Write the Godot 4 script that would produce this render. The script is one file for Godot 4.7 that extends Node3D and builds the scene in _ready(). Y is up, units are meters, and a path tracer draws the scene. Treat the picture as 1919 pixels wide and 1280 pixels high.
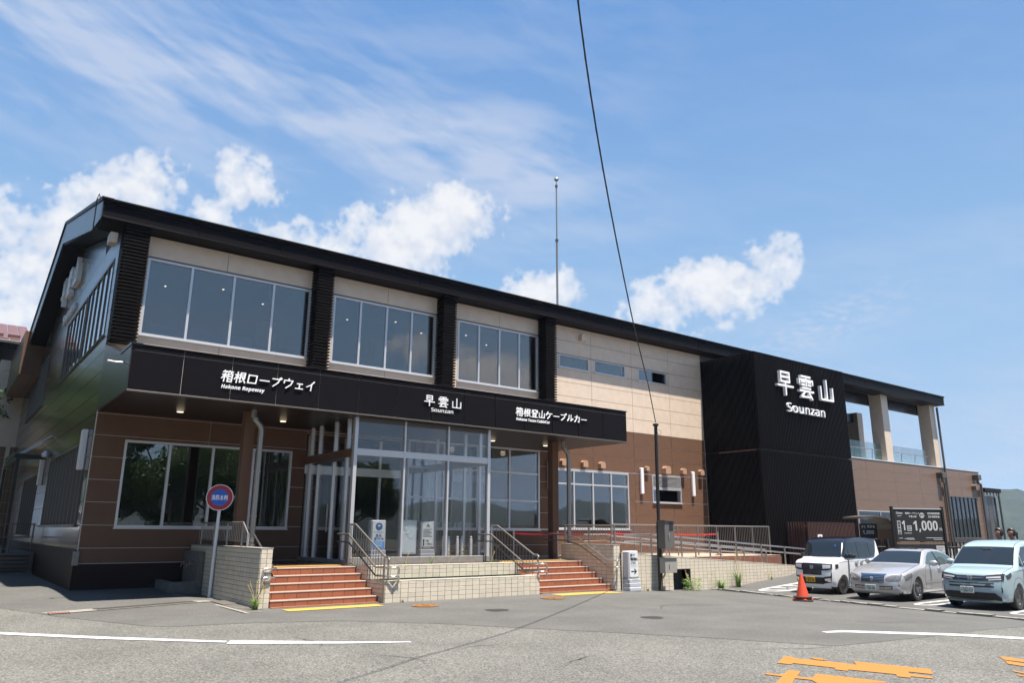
extends Node3D
# A mountain ropeway station seen from the road: camera, sky, sun first; then the setting, the station, its surroundings, vehicles, small things.

var M := {}
var rng := RandomNumberGenerator.new()
const ZF := -21.8      # facade plane
const XS := 3.03       # side wall plane

class MB:
	var v := PackedVector3Array()
	var n := PackedVector3Array()
	var c := PackedColorArray()
	var uv := PackedVector2Array()
	var col := Color.WHITE
	var use_c := false
	func tri(a: Vector3, b: Vector3, d: Vector3) -> void:
		var k := (b - a).cross(d - a).normalized()
		v.append_array(PackedVector3Array([a, d, b]))
		n.append_array(PackedVector3Array([k, k, k]))
		if use_c: c.append_array(PackedColorArray([col, col, col]))
	func trin(a: Vector3, b: Vector3, d: Vector3, na: Vector3, nb: Vector3, nd: Vector3) -> void:
		v.append_array(PackedVector3Array([a, d, b]))
		n.append_array(PackedVector3Array([na, nd, nb]))
		if use_c: c.append_array(PackedColorArray([col, col, col]))
	func quad(a: Vector3, b: Vector3, d: Vector3, e: Vector3) -> void:   # counter-clockwise seen from outside
		tri(a, b, d)
		tri(a, d, e)
	func box(x0: float, y0: float, z0: float, x1: float, y1: float, z1: float, t := Transform3D()) -> void:
		var p := []
		for i in 8:
			p.append(t * Vector3(x1 if i & 1 else x0, y1 if i & 2 else y0, z1 if i & 4 else z0))
		quad(p[4], p[5], p[7], p[6])
		quad(p[1], p[0], p[2], p[3])
		quad(p[5], p[1], p[3], p[7])
		quad(p[0], p[4], p[6], p[2])
		quad(p[6], p[7], p[3], p[2])
		quad(p[0], p[1], p[5], p[4])
	func bev(x0: float, y0: float, z0: float, x1: float, y1: float, z1: float, b: float, t := Transform3D()) -> void:
		# box with chamfered edges
		var lo := Vector3(x0, y0, z0)
		var hi := Vector3(x1, y1, z1)
		var f := func(s: Vector3, ax: int) -> Vector3:
			var q := Vector3()
			for k in 3:
				q[k] = (hi[k] if s[k] > 0 else lo[k]) - (0.0 if k == ax else s[k] * b)
			return t * q
		for ax in 3:
			for s in [-1.0, 1.0]:
				var u := (ax + 1) % 3
				var w := (ax + 2) % 3
				var q := []
				for e in [[-1.0, -1.0], [1.0, -1.0], [1.0, 1.0], [-1.0, 1.0]]:
					var k := Vector3()
					k[ax] = s
					k[u] = e[0]
					k[w] = e[1]
					q.append(f.call(k, ax))
				if s > 0: quad(q[0], q[1], q[2], q[3])
				else: quad(q[3], q[2], q[1], q[0])
			for s1 in [-1.0, 1.0]:
				for s2 in [-1.0, 1.0]:
					var u := (ax + 1) % 3
					var w := (ax + 2) % 3
					var a := Vector3()
					a[ax] = -1.0
					a[u] = s1
					a[w] = s2
					var d := a
					d[ax] = 1.0
					var q := [f.call(a, u), f.call(d, u), f.call(d, w), f.call(a, w)]
					if s1 * s2 < 0: quad(q[0], q[1], q[2], q[3])
					else: quad(q[3], q[2], q[1], q[0])
		for i in 8:
			var s := Vector3(1.0 if i & 1 else -1.0, 1.0 if i & 2 else -1.0, 1.0 if i & 4 else -1.0)
			if s.x * s.y * s.z > 0: tri(f.call(s, 0), f.call(s, 1), f.call(s, 2))
			else: tri(f.call(s, 0), f.call(s, 2), f.call(s, 1))
	func grid(rows: Array, flip := false) -> void:   # rows of equally many points, smooth
		var R := rows.size()
		var C: int = rows[0].size()
		var nn := []
		for i in R:
			var r := PackedVector3Array()
			for j in C:
				var du: Vector3 = rows[i][mini(j + 1, C - 1)] - rows[i][maxi(j - 1, 0)]
				if rows[i][0].is_equal_approx(rows[i][C - 1]) and (j == 0 or j == C - 1):
					du = rows[i][1] - rows[i][C - 2]
				var dv: Vector3 = rows[mini(i + 1, R - 1)][j] - rows[maxi(i - 1, 0)][j]
				var k := du.cross(dv).normalized()
				r.append(-k if flip else k)
			nn.append(r)
		for i in R:
			for j in C:
				if nn[i][j].length_squared() < 0.5: nn[i][j] = nn[i - 1 if i else i + 1][j] if R > 1 else Vector3.UP
		for i in R - 1:
			for j in C - 1:
				var a: Vector3 = rows[i][j]
				var b: Vector3 = rows[i][j + 1]
				var d: Vector3 = rows[i + 1][j + 1]
				var e: Vector3 = rows[i + 1][j]
				if flip:
					trin(a, d, b, nn[i][j], nn[i + 1][j + 1], nn[i][j + 1])
					trin(a, e, d, nn[i][j], nn[i + 1][j], nn[i + 1][j + 1])
				else:
					trin(a, b, d, nn[i][j], nn[i][j + 1], nn[i + 1][j + 1])
					trin(a, d, e, nn[i][j], nn[i + 1][j + 1], nn[i + 1][j])
	func tube(pts: Array, r: float, k := 8, r2 := -1.0) -> void:
		var rows := []
		var side := Vector3()
		for i in pts.size():
			var d: Vector3 = (pts[mini(i + 1, pts.size() - 1)] - pts[maxi(i - 1, 0)]).normalized()
			if side == Vector3():
				side = d.cross(Vector3.UP if absf(d.y) < 0.9 else Vector3.RIGHT).normalized()
			side = (side - d * side.dot(d)).normalized()
			var up := side.cross(d)
			var rr := r if r2 < 0.0 else lerpf(r, r2, float(i) / (pts.size() - 1))
			var row := PackedVector3Array()
			for j in k + 1:
				var a := TAU * (j % k) / k
				row.append(pts[i] + (side * cos(a) + up * sin(a)) * rr)
			rows.append(row)
		grid(rows, true)
		for e in [0, rows.size() - 1]:
			for j in k:
				if e == 0: tri(pts[0], rows[0][j], rows[0][j + 1])
				else: tri(pts[e], rows[e][j + 1], rows[e][j])
	func lathe(prof: Array, k := 24, t := Transform3D()) -> void:   # [radius, height] pairs, from bottom to top, round y
		for i in prof.size() - 1:
			var rows := []
			for p in [prof[i], prof[i + 1]]:
				var row := PackedVector3Array()
				for j in k + 1:
					var a := TAU * (j % k) / k
					row.append(t * Vector3(cos(a) * p[0], p[1], sin(a) * p[0]))
				rows.append(row)
			grid(rows, true)
		for e in [0, prof.size() - 1]:
			if prof[e][0] > 0.0001:
				var mid := t * Vector3(0, prof[e][1], 0)
				for j in k:
					var a0 := TAU * j / k
					var a1 := TAU * ((j + 1) % k) / k
					var p0 := t * Vector3(cos(a0) * prof[e][0], prof[e][1], sin(a0) * prof[e][0])
					var p1 := t * Vector3(cos(a1) * prof[e][0], prof[e][1], sin(a1) * prof[e][0])
					if e == 0: tri(mid, p0, p1)
					else: tri(mid, p1, p0)
	func prism(poly: PackedVector2Array, d0: float, d1: float, t := Transform3D()) -> void:   # polygon in x,y pushed along z
		if not Geometry2D.is_polygon_clockwise(poly): pass
		else:
			poly = poly.duplicate()
			poly.reverse()
		var ix := Geometry2D.triangulate_polygon(poly)
		for i in range(0, ix.size(), 3):
			var a := poly[ix[i]]
			var b := poly[ix[i + 1]]
			var e := poly[ix[i + 2]]
			if (b - a).cross(e - a) < 0:
				var s := b
				b = e
				e = s
			tri(t * Vector3(a.x, a.y, d1), t * Vector3(b.x, b.y, d1), t * Vector3(e.x, e.y, d1))
			tri(t * Vector3(a.x, a.y, d0), t * Vector3(e.x, e.y, d0), t * Vector3(b.x, b.y, d0))
		for i in poly.size():
			var a := poly[i]
			var b := poly[(i + 1) % poly.size()]
			quad(t * Vector3(a.x, a.y, d0), t * Vector3(b.x, b.y, d0), t * Vector3(b.x, b.y, d1), t * Vector3(a.x, a.y, d1))
	func done() -> ArrayMesh:
		var arr := []
		arr.resize(Mesh.ARRAY_MAX)
		arr[Mesh.ARRAY_VERTEX] = v
		arr[Mesh.ARRAY_NORMAL] = n
		if use_c: arr[Mesh.ARRAY_COLOR] = c
		if uv.size() == v.size(): arr[Mesh.ARRAY_TEX_UV] = uv
		var m := ArrayMesh.new()
		m.add_surface_from_arrays(Mesh.PRIMITIVE_TRIANGLES, arr)
		return m

# ---------- nodes
func thing(called: String, label: String, category: String, at := Vector3(), group := "", turn := 0.0) -> Node3D:
	var o := Node3D.new()
	o.name = called
	add_child(o, true)
	o.position = at
	o.rotation.y = turn
	o.set_meta("label", label)
	o.set_meta("category", category)
	if group != "": o.set_meta("group", group)
	return o

func part(parent: Node3D, called: String, mesh: Mesh, m: Material, at := Transform3D()) -> MeshInstance3D:
	var o := MeshInstance3D.new()
	o.name = called
	o.mesh = mesh
	o.material_override = m
	o.transform = at
	parent.add_child(o, true)
	return o

func put(parent: Node3D, called: String, b: MB, m: Material) -> MeshInstance3D:
	return part(parent, called, b.done(), m)

func struct(called: String, mesh: Mesh, m: Material) -> MeshInstance3D:
	var o := part(self, called, mesh, m)
	o.set_meta("kind", "structure")
	return o

func at(x: float, y: float, z: float) -> Transform3D:
	return Transform3D(Basis(), Vector3(x, y, z))

func boxpart(parent: Node3D, called: String, m: Material, a: Vector3, b: Vector3, bevel := 0.0) -> MeshInstance3D:
	var k := MB.new()
	if bevel > 0.0: k.bev(a.x, a.y, a.z, b.x, b.y, b.z, bevel)
	else: k.box(a.x, a.y, a.z, b.x, b.y, b.z)
	return put(parent, called, k, m)

func tubepart(parent: Node3D, called: String, m: Material, pts: Array, r: float, k := 8) -> MeshInstance3D:
	var b := MB.new()
	b.tube(pts, r, k)
	return put(parent, called, b, m)

func copy(o: Node3D, pos: Vector3, label: String, turn := 0.0) -> Node3D:
	var c := o.duplicate() as Node3D
	c.name = String(o.name).rstrip("0123456789")
	add_child(c, true)
	c.position = pos
	c.rotation.y = turn
	c.set_meta("label", label)
	return c

# ---------- materials
func lin(r: float, g: float, b: float) -> Color:
	return Color(r, g, b).linear_to_srgb()

func mat(called: String, r: float, g: float, b: float, rough := 0.6, metal := 0.0, spec := 0.5) -> StandardMaterial3D:
	var m := StandardMaterial3D.new()
	m.resource_name = called
	m.albedo_color = lin(r, g, b)
	m.roughness = rough
	m.metallic = metal
	m.metallic_specular = spec
	M[called] = m
	return m

func grain(m: StandardMaterial3D, tex: Texture2D, scale: float) -> StandardMaterial3D:
	m.albedo_texture = tex
	m.uv1_triplanar = true
	m.uv1_world_triplanar = true
	m.uv1_scale = Vector3.ONE * scale
	return m

func broad(m: StandardMaterial3D, tex: Texture2D, scale: float) -> StandardMaterial3D:
	m.detail_enabled = true
	m.detail_blend_mode = BaseMaterial3D.BLEND_MODE_MUL
	m.detail_albedo = tex
	m.detail_uv_layer = BaseMaterial3D.DETAIL_UV_2
	m.uv2_triplanar = true
	m.uv2_world_triplanar = true
	m.uv2_scale = Vector3.ONE * scale
	return m

func cloudy(lo: float, hi: float, freq: float, sd: int, size := 512, oct := 4) -> NoiseTexture2D:
	var n := FastNoiseLite.new()
	n.seed = sd
	n.frequency = freq
	n.fractal_octaves = oct
	var t := NoiseTexture2D.new()
	t.noise = n
	t.width = size
	t.height = size
	t.seamless = true
	var g := Gradient.new()
	g.set_color(0, Color(lo, lo, lo))
	g.set_color(1, Color(hi, hi, hi))
	t.color_ramp = g
	return t

func speckle(sd: int, lo: float, hi: float, power: float, size := 512) -> ImageTexture:
	var r := RandomNumberGenerator.new()
	r.seed = sd
	var d := PackedByteArray()
	d.resize(size * size * 3)
	for i in size * size:
		var x := int(255.0 * (lo + (hi - lo) * pow(r.randf(), power)))
		d[i * 3] = x
		d[i * 3 + 1] = x
		d[i * 3 + 2] = int(x * 0.985)
	return ImageTexture.create_from_image(Image.create_from_data(size, size, false, Image.FORMAT_RGB8, d))

func make_materials() -> void:
	var sp1 := speckle(3, 0.42, 1.0, 0.9)
	var sp2 := speckle(4, 0.66, 1.0, 1.1)
	var cl := cloudy(0.86, 1.0, 0.008, 5, 1024, 6)
	var cl2 := cloudy(0.86, 1.0, 0.012, 8)
	var cl3 := cloudy(0.94, 1.0, 0.012, 11)
	broad(grain(mat("asphalt_light", 0.2241, 0.2218, 0.2128, 0.9), sp1, 0.15), cl, 0.06)
	broad(grain(mat("asphalt_dark", 0.1361, 0.1343, 0.1327, 0.9), sp2, 0.20), cl, 0.07)
	broad(grain(mat("asphalt_park", 0.1245, 0.1237, 0.1237, 0.9), sp2, 0.42), cl, 0.09)
	broad(mat("beige", 0.6211, 0.509, 0.4075, 0.30), cl3, 0.35)
	broad(mat("brown", 0.1404, 0.0809, 0.0539, 0.32, 0.0, 0.22), cl3, 0.35)
	broad(mat("brown_pale", 0.1653, 0.1067, 0.078, 0.42), cl3, 0.35)
	mat("sealant", 0.6114, 0.5753, 0.5393, 0.7)
	mat("side_gloss", 0.040, 0.027, 0.021, 0.16, 0.0, 0.5)
	mat("side_gap", 0.012, 0.010, 0.009, 0.6)
	mat("sealant_beige", 0.155, 0.124, 0.1033, 0.7)
	mat("hood_tan", 0.3596, 0.2247, 0.1528, 0.5)
	mat("plinth", 0.022, 0.013, 0.011, 0.6, 0.0, 0.25)
	mat("sealant_dark", 0.0984, 0.082, 0.0697, 0.7)
	mat("fascia", 0.009, 0.008, 0.0095, 0.36, 0.0, 0.16)
	mat("fascia_side", 0.02, 0.02, 0.024, 0.26)
	mat("roof", 0.012, 0.011, 0.012, 0.42, 0.0, 0.16)
	mat("slat", 0.008, 0.0065, 0.0065, 0.45, 0.0, 0.16)
	mat("slat_core", 0.003, 0.0025, 0.0025, 0.8)
	mat("black", 0.006, 0.006, 0.0065, 0.5)
	mat("soffit", 0.0148, 0.0074, 0.0049, 0.35, 0.0, 0.33)
	mat("alu", 0.551, 0.551, 0.5707, 0.38, 0.55)
	mat("alu_dark", 0.10, 0.09, 0.085, 0.4, 0.4)
	mat("steel", 0.55, 0.54, 0.53, 0.28, 0.95)
	mat("steel_dull", 0.30, 0.28, 0.26, 0.38, 0.8)
	mat("white", 0.671, 0.671, 0.6928, 0.5)
	mat("road_white", 0.5244, 0.5244, 0.5404, 0.75)
	grain(M["road_white"], cloudy(0.82, 1.0, 0.05, 21), 1.2)
	grain(mat("road_orange", 0.3624, 0.1499, 0.0209, 0.75), cloudy(0.82, 1.0, 0.05, 22), 1.2)
	mat("tactile", 0.4182, 0.2649, 0.0418, 0.6)
	mat("letter", 0.7805, 0.7805, 0.804, 0.4)
	broad(mat("concrete", 0.1394, 0.1353, 0.1271, 0.85), cl2, 0.7)
	broad(mat("concrete_pale", 0.2384, 0.2264, 0.2066, 0.85), cl2, 0.8)
	mat("grout", 0.12, 0.10, 0.085, 0.9)
	for i in 4:
		var k: float = [1.0, 0.94, 1.05, 0.9][i]
		mat("tile%d" % i, 0.53 * k, 0.475 * k, 0.39 * k, 0.45)
		mat("terra%d" % i, 0.26 * k, 0.088 * k, 0.042 * k, 0.6)
	broad(mat("tread", 0.2702, 0.1191, 0.0675, 0.6), cl2, 0.9)
	mat("nosing", 0.3444, 0.287, 0.2542, 0.5)
	broad(mat("redbrown", 0.1907, 0.0785, 0.0505, 0.6), cl2, 0.5)
	mat("floor_tile", 0.0402, 0.0161, 0.0115, 0.4)
	mat("floor_pale", 0.3178, 0.2384, 0.1907, 0.7)
	mat("inside", 0.075, 0.075, 0.08, 0.8)
	mat("inside_dark", 0.02, 0.02, 0.022, 0.8)
	mat("inside_floor", 0.05, 0.048, 0.048, 0.4)
	mat("rust_wood", 0.0492, 0.018, 0.0115, 0.6)
	mat("pole_black", 0.01, 0.0095, 0.0095, 0.4)
	mat("box_grey", 0.1066, 0.0984, 0.0902, 0.45)
	mat("box_light", 0.2706, 0.2583, 0.2337, 0.45)
	mat("cone", 0.5412, 0.059, 0.0216, 0.45)
	mat("rubber", 0.016, 0.016, 0.017, 0.75)
	mat("red_belt", 0.615, 0.0246, 0.0246, 0.5)
	mat("sign_red", 0.30, 0.015, 0.02, 0.4)
	mat("sign_blue", 0.018, 0.10, 0.46, 0.4)
	mat("stand_grey", 0.3936, 0.4034, 0.4428, 0.45)
	mat("poster_white", 0.5904, 0.6101, 0.6199, 0.4)
	mat("poster_pale", 0.48, 0.56, 0.60, 0.35)
	mat("print_blue", 0.03, 0.13, 0.33, 0.5)
	mat("print_sky", 0.02, 0.26, 0.72, 0.5)
	mat("print_black", 0.012, 0.012, 0.012, 0.6)
	mat("print_grey", 0.45, 0.45, 0.46, 0.5)
	mat("plate_white", 0.5412, 0.5412, 0.5314, 0.45)
	mat("plate_yellow", 0.5904, 0.3247, 0.0148, 0.45)
	mat("plate_green", 0.02, 0.16, 0.09, 0.5)
	mat("chrome", 0.75, 0.75, 0.77, 0.12, 1.0)
	mat("lamp_glass", 0.55, 0.55, 0.58, 0.08, 0.2)
	mat("lamp_clear", 0.16, 0.16, 0.17, 0.06, 0.3)
	mat("lamp_dark", 0.03, 0.03, 0.035, 0.06)
	mat("yellow", 0.41, 0.2788, 0.0246, 0.6)
	mat("skin", 0.205, 0.1066, 0.0738, 0.6)
	mat("hair", 0.012, 0.010, 0.010, 0.5)
	mat("bark", 0.07, 0.05, 0.035, 0.9)
	mat("purple", 0.07, 0.04, 0.11, 0.8)
	mat("terrain", 0.05, 0.07, 0.03, 0.95)
	mat("cable", 0.012, 0.012, 0.012, 0.6)
	mat("roof_red", 0.0984, 0.0451, 0.0426, 0.45)
	mat("wood", 0.1558, 0.1025, 0.0615, 0.7)
	for g in [["leaf_a", 0.045, 0.085, 0.022], ["leaf_b", 0.07, 0.12, 0.03], ["leaf_dark", 0.018, 0.036, 0.012], ["grass", 0.13, 0.22, 0.05], ["straw", 0.42, 0.34, 0.18]]:
		var m := mat(g[0], g[1], g[2], g[3], 0.6)
		m.backlight_enabled = true
		m.backlight = lin(g[1] * 0.8, g[2] * 0.8, g[3] * 0.5)
	var p := StandardMaterial3D.new()
	p.resource_name = "glass"
	p.transparency = BaseMaterial3D.TRANSPARENCY_ALPHA
	p.albedo_color = Color(0.02, 0.03, 0.03, 0.015)
	p.roughness = 0.0
	p.metallic_specular = 0.5
	M["glass"] = p
	var q := p.duplicate()
	q.resource_name = "glass_tint"
	q.albedo_color = Color(0.05, 0.10, 0.14, 0.4)
	M["glass_tint"] = q
	var b := p.duplicate()
	b.resource_name = "glass_green"
	b.albedo_color = Color(0.25, 0.45, 0.45, 0.22)
	M["glass_green"] = b
	mat("car_glass", 0.012, 0.016, 0.019, 0.03, 0.0, 0.62)
	mat("car_glass_light", 0.05, 0.075, 0.08, 0.03, 0.0, 0.62)
	var e := mat("downlight", 0.9, 0.88, 0.8, 0.5)
	e.emission_enabled = true
	e.emission = Color(1.0, 0.93, 0.8)
	e.emission_energy_multiplier = 0.8

func paint(called: String, r: float, g: float, b: float, metal := 0.0, rough := 0.4) -> StandardMaterial3D:
	var m := mat(called, r, g, b, rough, metal)
	m.clearcoat_enabled = true
	m.clearcoat = 1.0
	m.clearcoat_roughness = 0.03
	return m

# ---------- ground height
func ss(a: float, b: float, x: float) -> float:
	var t := clampf((x - a) / (b - a), 0, 1)
	return t * t * (3 - 2 * t)

func gy(x: float, z: float) -> float:
	var v := -0.14 * ss(14, 20, x)
	v += 0.30 * clampf((x - 20.9) / 3.6, 0, 1.5) * ss(-13.0, -16.0, z)
	v += 0.027 * clampf(-16.8 - z, 0, 5) * (1.0 - ss(5.1, 5.7, x))
	return v

func gp(x: float, z: float, up := 0.0) -> Vector3:
	return Vector3(x, gy(x, z) + up, z)

func sheet(pts: PackedVector2Array, up: float, longest := 0.8) -> ArrayMesh:   # a thin sheet that follows the ground; points are x,z
	var b := MB.new()
	var ix := Geometry2D.triangulate_polygon(pts)
	var todo := []
	for i in range(0, ix.size(), 3):
		todo.append([pts[ix[i]], pts[ix[i + 1]], pts[ix[i + 2]]])
	while todo.size():
		var t = todo.pop_back()
		var p: Vector2 = t[0]
		var q: Vector2 = t[1]
		var r: Vector2 = t[2]
		var l := [p.distance_to(q), q.distance_to(r), r.distance_to(p)]
		var k := 0
		if l[1] > l[k]: k = 1
		if l[2] > l[k]: k = 2
		if l[k] > longest:
			var a: Vector2 = t[k]
			var d: Vector2 = t[(k + 1) % 3]
			var e: Vector2 = t[(k + 2) % 3]
			var m := (a + d) / 2
			todo.append([a, m, e])
			todo.append([m, d, e])
			continue
		if (q - p).cross(r - p) > 0:
			var s := q
			q = r
			r = s
		b.tri(gp(p.x, p.y, up), gp(q.x, q.y, up), gp(r.x, r.y, up))
	return b.done()

func v2(a: Array) -> PackedVector2Array:
	var p := PackedVector2Array()
	for i in range(0, a.size(), 2): p.append(Vector2(a[i], a[i + 1]))
	return p

func _ready() -> void:
	rng.seed = 20
	# camera, sky, sun, exposure
	var cam := Camera3D.new()
	cam.name = "camera"
	add_child(cam)
	cam.position = Vector3(0, 1.6, 0)
	cam.rotation_degrees = Vector3(14.2293, -37.0385, 0.3523)
	cam.fov = 49.05
	cam.near = 0.05
	cam.far = 6000.0
	cam.current = true
	var E := 2.7
	var env := Environment.new()
	env.background_mode = Environment.BG_SKY
	var sky := Sky.new()
	var pm := PanoramaSkyMaterial.new()
	pm.panorama = sky_picture(E)
	sky.sky_material = pm
	env.sky = sky
	env.tonemap_mode = Environment.TONE_MAPPER_LINEAR
	env.tonemap_exposure = E
	env.sdfgi_enabled = true
	env.ssao_enabled = true
	env.ssil_enabled = true
	env.fog_enabled = true
	env.fog_density = 0.00016
	env.fog_light_color = Color(0.66, 0.76, 0.9)
	var we := WorldEnvironment.new()
	we.name = "world_environment"
	we.environment = env
	add_child(we)
	var sun := DirectionalLight3D.new()
	sun.name = "sun"
	sun.light_energy = 1.6
	sun.light_color = Color(1.0, 0.965, 0.91)
	sun.light_angular_distance = 0.5
	sun.shadow_enabled = true
	add_child(sun)
	sun.look_at_from_position(Vector3(), Vector3(-0.185, -3.7, -1.0))
	make_materials()
	broad(mat("wooded", 0.022, 0.042, 0.015, 0.95), cloudy(0.45, 1.0, 0.03, 31), 0.006)
	build_ground()
	build_station()
	build_surroundings()
	build_stairs()
	build_railings()
	build_furniture()
	build_cars()
	build_green()
	build_people()

# ---------- lettering: strokes on a 100 x 100 square (x right, y down), two digits each
var STROKES := {
	"ロ": "1520 8520 8585 1585 1515", "ー": "0852 9252", "プ": "1025 7525 6555 2590|8410 9218 8426 7618 8410",
	"ウ": "5008 5025|1250 1225 8825 7560 3592", "ェ": "2542 7542|5042 5085|1585 8585", "イ": "7510 5040 1060|5438 5492",
	"ケ": "3010 2035 0850|2530 9230|6530 5565 3092", "ブ": "1025 7525 6555 2590|7808 8420|9005 9617",
	"ル": "3015 2860 1088|6012 6085 9258", "カ": "1032 8532 8088 6585|4510 4050 1590",
	"箱": "2205 0820|1812 4512|3014 3622|6205 5020|6012 9212|7414 8022|0540 4840|2628 2698|2642 0572|2845 4562|5532 9032 9096 5596 5532|5553 9053|5575 9075",
	"根": "0530 4530|2505 2597|2532 0568|2840 4460|5210 8810 8845 5245|5228 8828|5210 5290 7080|6848 9892|9055 7668",
	"早": "2508 7508 7545 2545 2508|2526 7526|0562 9562|5046 5098",
	"雲": "2208 7808|1022 1038|1022 9022 9038|5008 5046|2230 4030|2242 4042|6030 7830|6042 7842|2556 7556|0868 9268|4070 2092 7890|6676 8298",
	"山": "5005 5088|1235 1288 8888 8835",
	"登": "1212 4212 1040|1822 3032|6008 9440|8810 7022|9622 8030|2842 7242|2852 7252 7270 2870 2852|3274 4090|6874 6090|0892 9292",
	"消": "1012 2222|0538 1746|0892 2462|6005 6035|4212 5026|7812 7026|4096 4036 8636 8696|4055 8655|4074 8674",
	"防": "1098 1010 3810 2432 3850 3260 1860|7005 7022|4422 9822|6022 5562 3896|5848 8848 8690 7490",
	"水": "5005 5095 4088|1030 4030 3560 0885|8822 6042|5435 9290",
	"利": "4206 1218|0830 5030|2812 2898|2832 0672|3036 4858|6515 6570|8806 8894 7490",
	"現": "0515 3815|2215 2280|0845 3645|0586 4076|5010 8810 8858 5058 5010|5026 8826|5042 8842|6258 5880 3896|7558 7590 9890 9878",
	"在": "0822 9222|4005 2050 0668|2648 2696|6035 6090|4055 8855|3490 9690",
	"運": "0812 2020|0540 2240 2278 0892|2280 4092 9892|3222 3210 9410 9422|4426 8426 8464 4464 4426|4445 8445|6415 6482|3474 9674",
	"行": "2808 0630|3030 0656|2248 2298|4518 9218|4045 9645|7845 7895 6490", "中": "1528 8528 8565 1565 1528|5005 5098",
	"第": "2205 0820|1812 4512|6205 5020|6012 9212|1830 8230 8246 1846 1464 9064 8480|5030 5098|4868 0895",
	"精": "0814 1632|4010 3228|0538 4638|2505 2597|2440 0672|2742 4460|5214 9614|5428 9428|5042 9842|7405 7442|5698 5652 9252 9297|5666 9266|5680 9280",
	"算": "2205 0820|1812 4512|6205 5020|6012 9212|2628 7428 7462 2662 2628|2640 7440|2651 7451|0574 9574|3462 3085 1496|6862 6898",
	"機": "0530 3630|2005 2097|2032 0470|2238 3454|4808 4228 5428 4448|7808 7228 8628 7448|3858 9858|6405 7060 9096 9680|8666 5896|4660 3896|8840 9648",
	"は": "1812 1450 2090|3834 9234|7010 7078 5892 4482 5470 7472 9588", "こ": "2018 7818 6426|1860 2080 5086 8580",
	"ち": "1028 8428|4408 2858 6446 8664 7484 4092", "ら": "4008 6018|2832 2262 6046 8266 7086 3692",
	"回": "1010 9010 9094 1094 1010|3434 6634 6668 3468 3434", "円": "1294 1212 8812 8892 7690|5012 5052|1252 8852",
	"駅": "1058 1010 4610|1026 4226|1042 4242|2810 2858|1058 4658 4492 3690|0670 0484|1670 1884|2668 2982|5660 5610 9210 9242 5642|5642 4496|7242 9896",
	"時": "0812 3612 3682 0882 0812|0846 3646|6604 6642|4620 9220|4042 9842|4260 9660|8042 8094 6890|5270 6282",
	"間": "0896 0808 4208 4240 0840|0824 4224|9296 9208 5808 5840 9240|5824 9224|3252 6852 6890 3290 3252|3270 6870",
	"営": "1606 2420|4804 5218|8404 7420|0842 0828 9228 9242|3040 7040 7058 3058 3040|2468 7868 7896 2496 2468|5058 5068",
	"業": "3604 3626|6204 6226|1810 2622|8210 7422|0628 9428|3030 3842|7030 6242|1844 8244|2456 7656|0668 9468|5044 5098|4668 1296|5468 8896",
	"駐": "1058 1010 4610|1026 4226|1042 4242|2810 2858|1058 4658 4492 3690|0670 0484|1670 1884|2668 2982|7004 7618|5428 9628|5658 9458|5090 9890|7528 7590",
	"車": "1014 9014|2028 8028 8064 2064 2028|2046 8046|0680 9480|5004 5098",
	"料": "0812 1632|4210 3430|0542 4842|2605 2697|2644 0674|2846 4664|6014 7026|5640 6852|5274 9866|8405 8498",
	"金": "5004 0644|5004 9444|2842 7242|1062 9062|5042 5090|2468 3284|7668 6884|0692 9492",
	"場": "0534 3634|2008 2074|0478 3866|5008 8808 8840 5040 5008|5024 8824|4054 9654|5054 3880|5666 9266 8694 7690|6866 5090|8066 6896",
	"→": "0550 9050|6020 9250 6080", "富": "5004 5016|0830 0816 9216 9230|3028 7028|3040 7040 7052 3052 3040|2062 8062 8094 2094 2062|2078 8078|5062 5094",
	"士": "5006 5088|0840 9240|2088 8088", "ち2": "1028 8428", "用": "2294 1610 8410 8492 7490|1638 8438|1664 8464|5010 5092", "消火": "",
}

func glyph(b: MB, ch: String, t: Transform3D, w: float, h: float, thick: float, depth: float, slant := 0.0) -> void:
	var k := 0
	for s in STROKES[ch].split("|"):
		var pts := []
		for q in s.split(" "):
			var y: float = h * (1.0 - q.substr(2, 2).to_float() / 100.0)
			pts.append(Vector2(w * q.substr(0, 2).to_float() / 100.0 + y * slant, y))
		for i in pts.size() - 1:
			var a: Vector2 = pts[i]
			var e: Vector2 = pts[i + 1]
			var d := (e - a).normalized() * thick * 0.5
			var u := Vector2(-d.y, d.x)
			a -= d * (0.9 if i > 0 else 0.6)
			e += d * (0.9 if i < pts.size() - 2 else 0.6)
			k += 1
			b.prism(PackedVector2Array([a - u, e - u, e + u, a + u]), 0.0, depth + 0.0004 * k, t)

func word(parent: Node3D, called: String, s: String, m: Material, t: Transform3D, pitch: float, size: Vector2, thick: float, depth: float, slant := 0.0) -> void:
	# one mesh part per character
	for i in s.length():
		if s[i] == " ": continue
		var b := MB.new()
		glyph(b, s[i], t * at(pitch * i, 0, 0), size.x, size.y, thick, depth, slant)
		put(parent, called, b, m)

func small(parent: Node3D, called: String, s: String, m: Material, t: Transform3D, pitch: float, size: Vector2, thick: float, depth: float) -> void:
	# a line of small print as one part
	var b := MB.new()
	for i in s.length():
		if s[i] != " ": glyph(b, s[i], t * at(pitch * i, 0, 0), size.x, size.y, thick, depth)
	put(parent, called, b, m)

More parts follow.
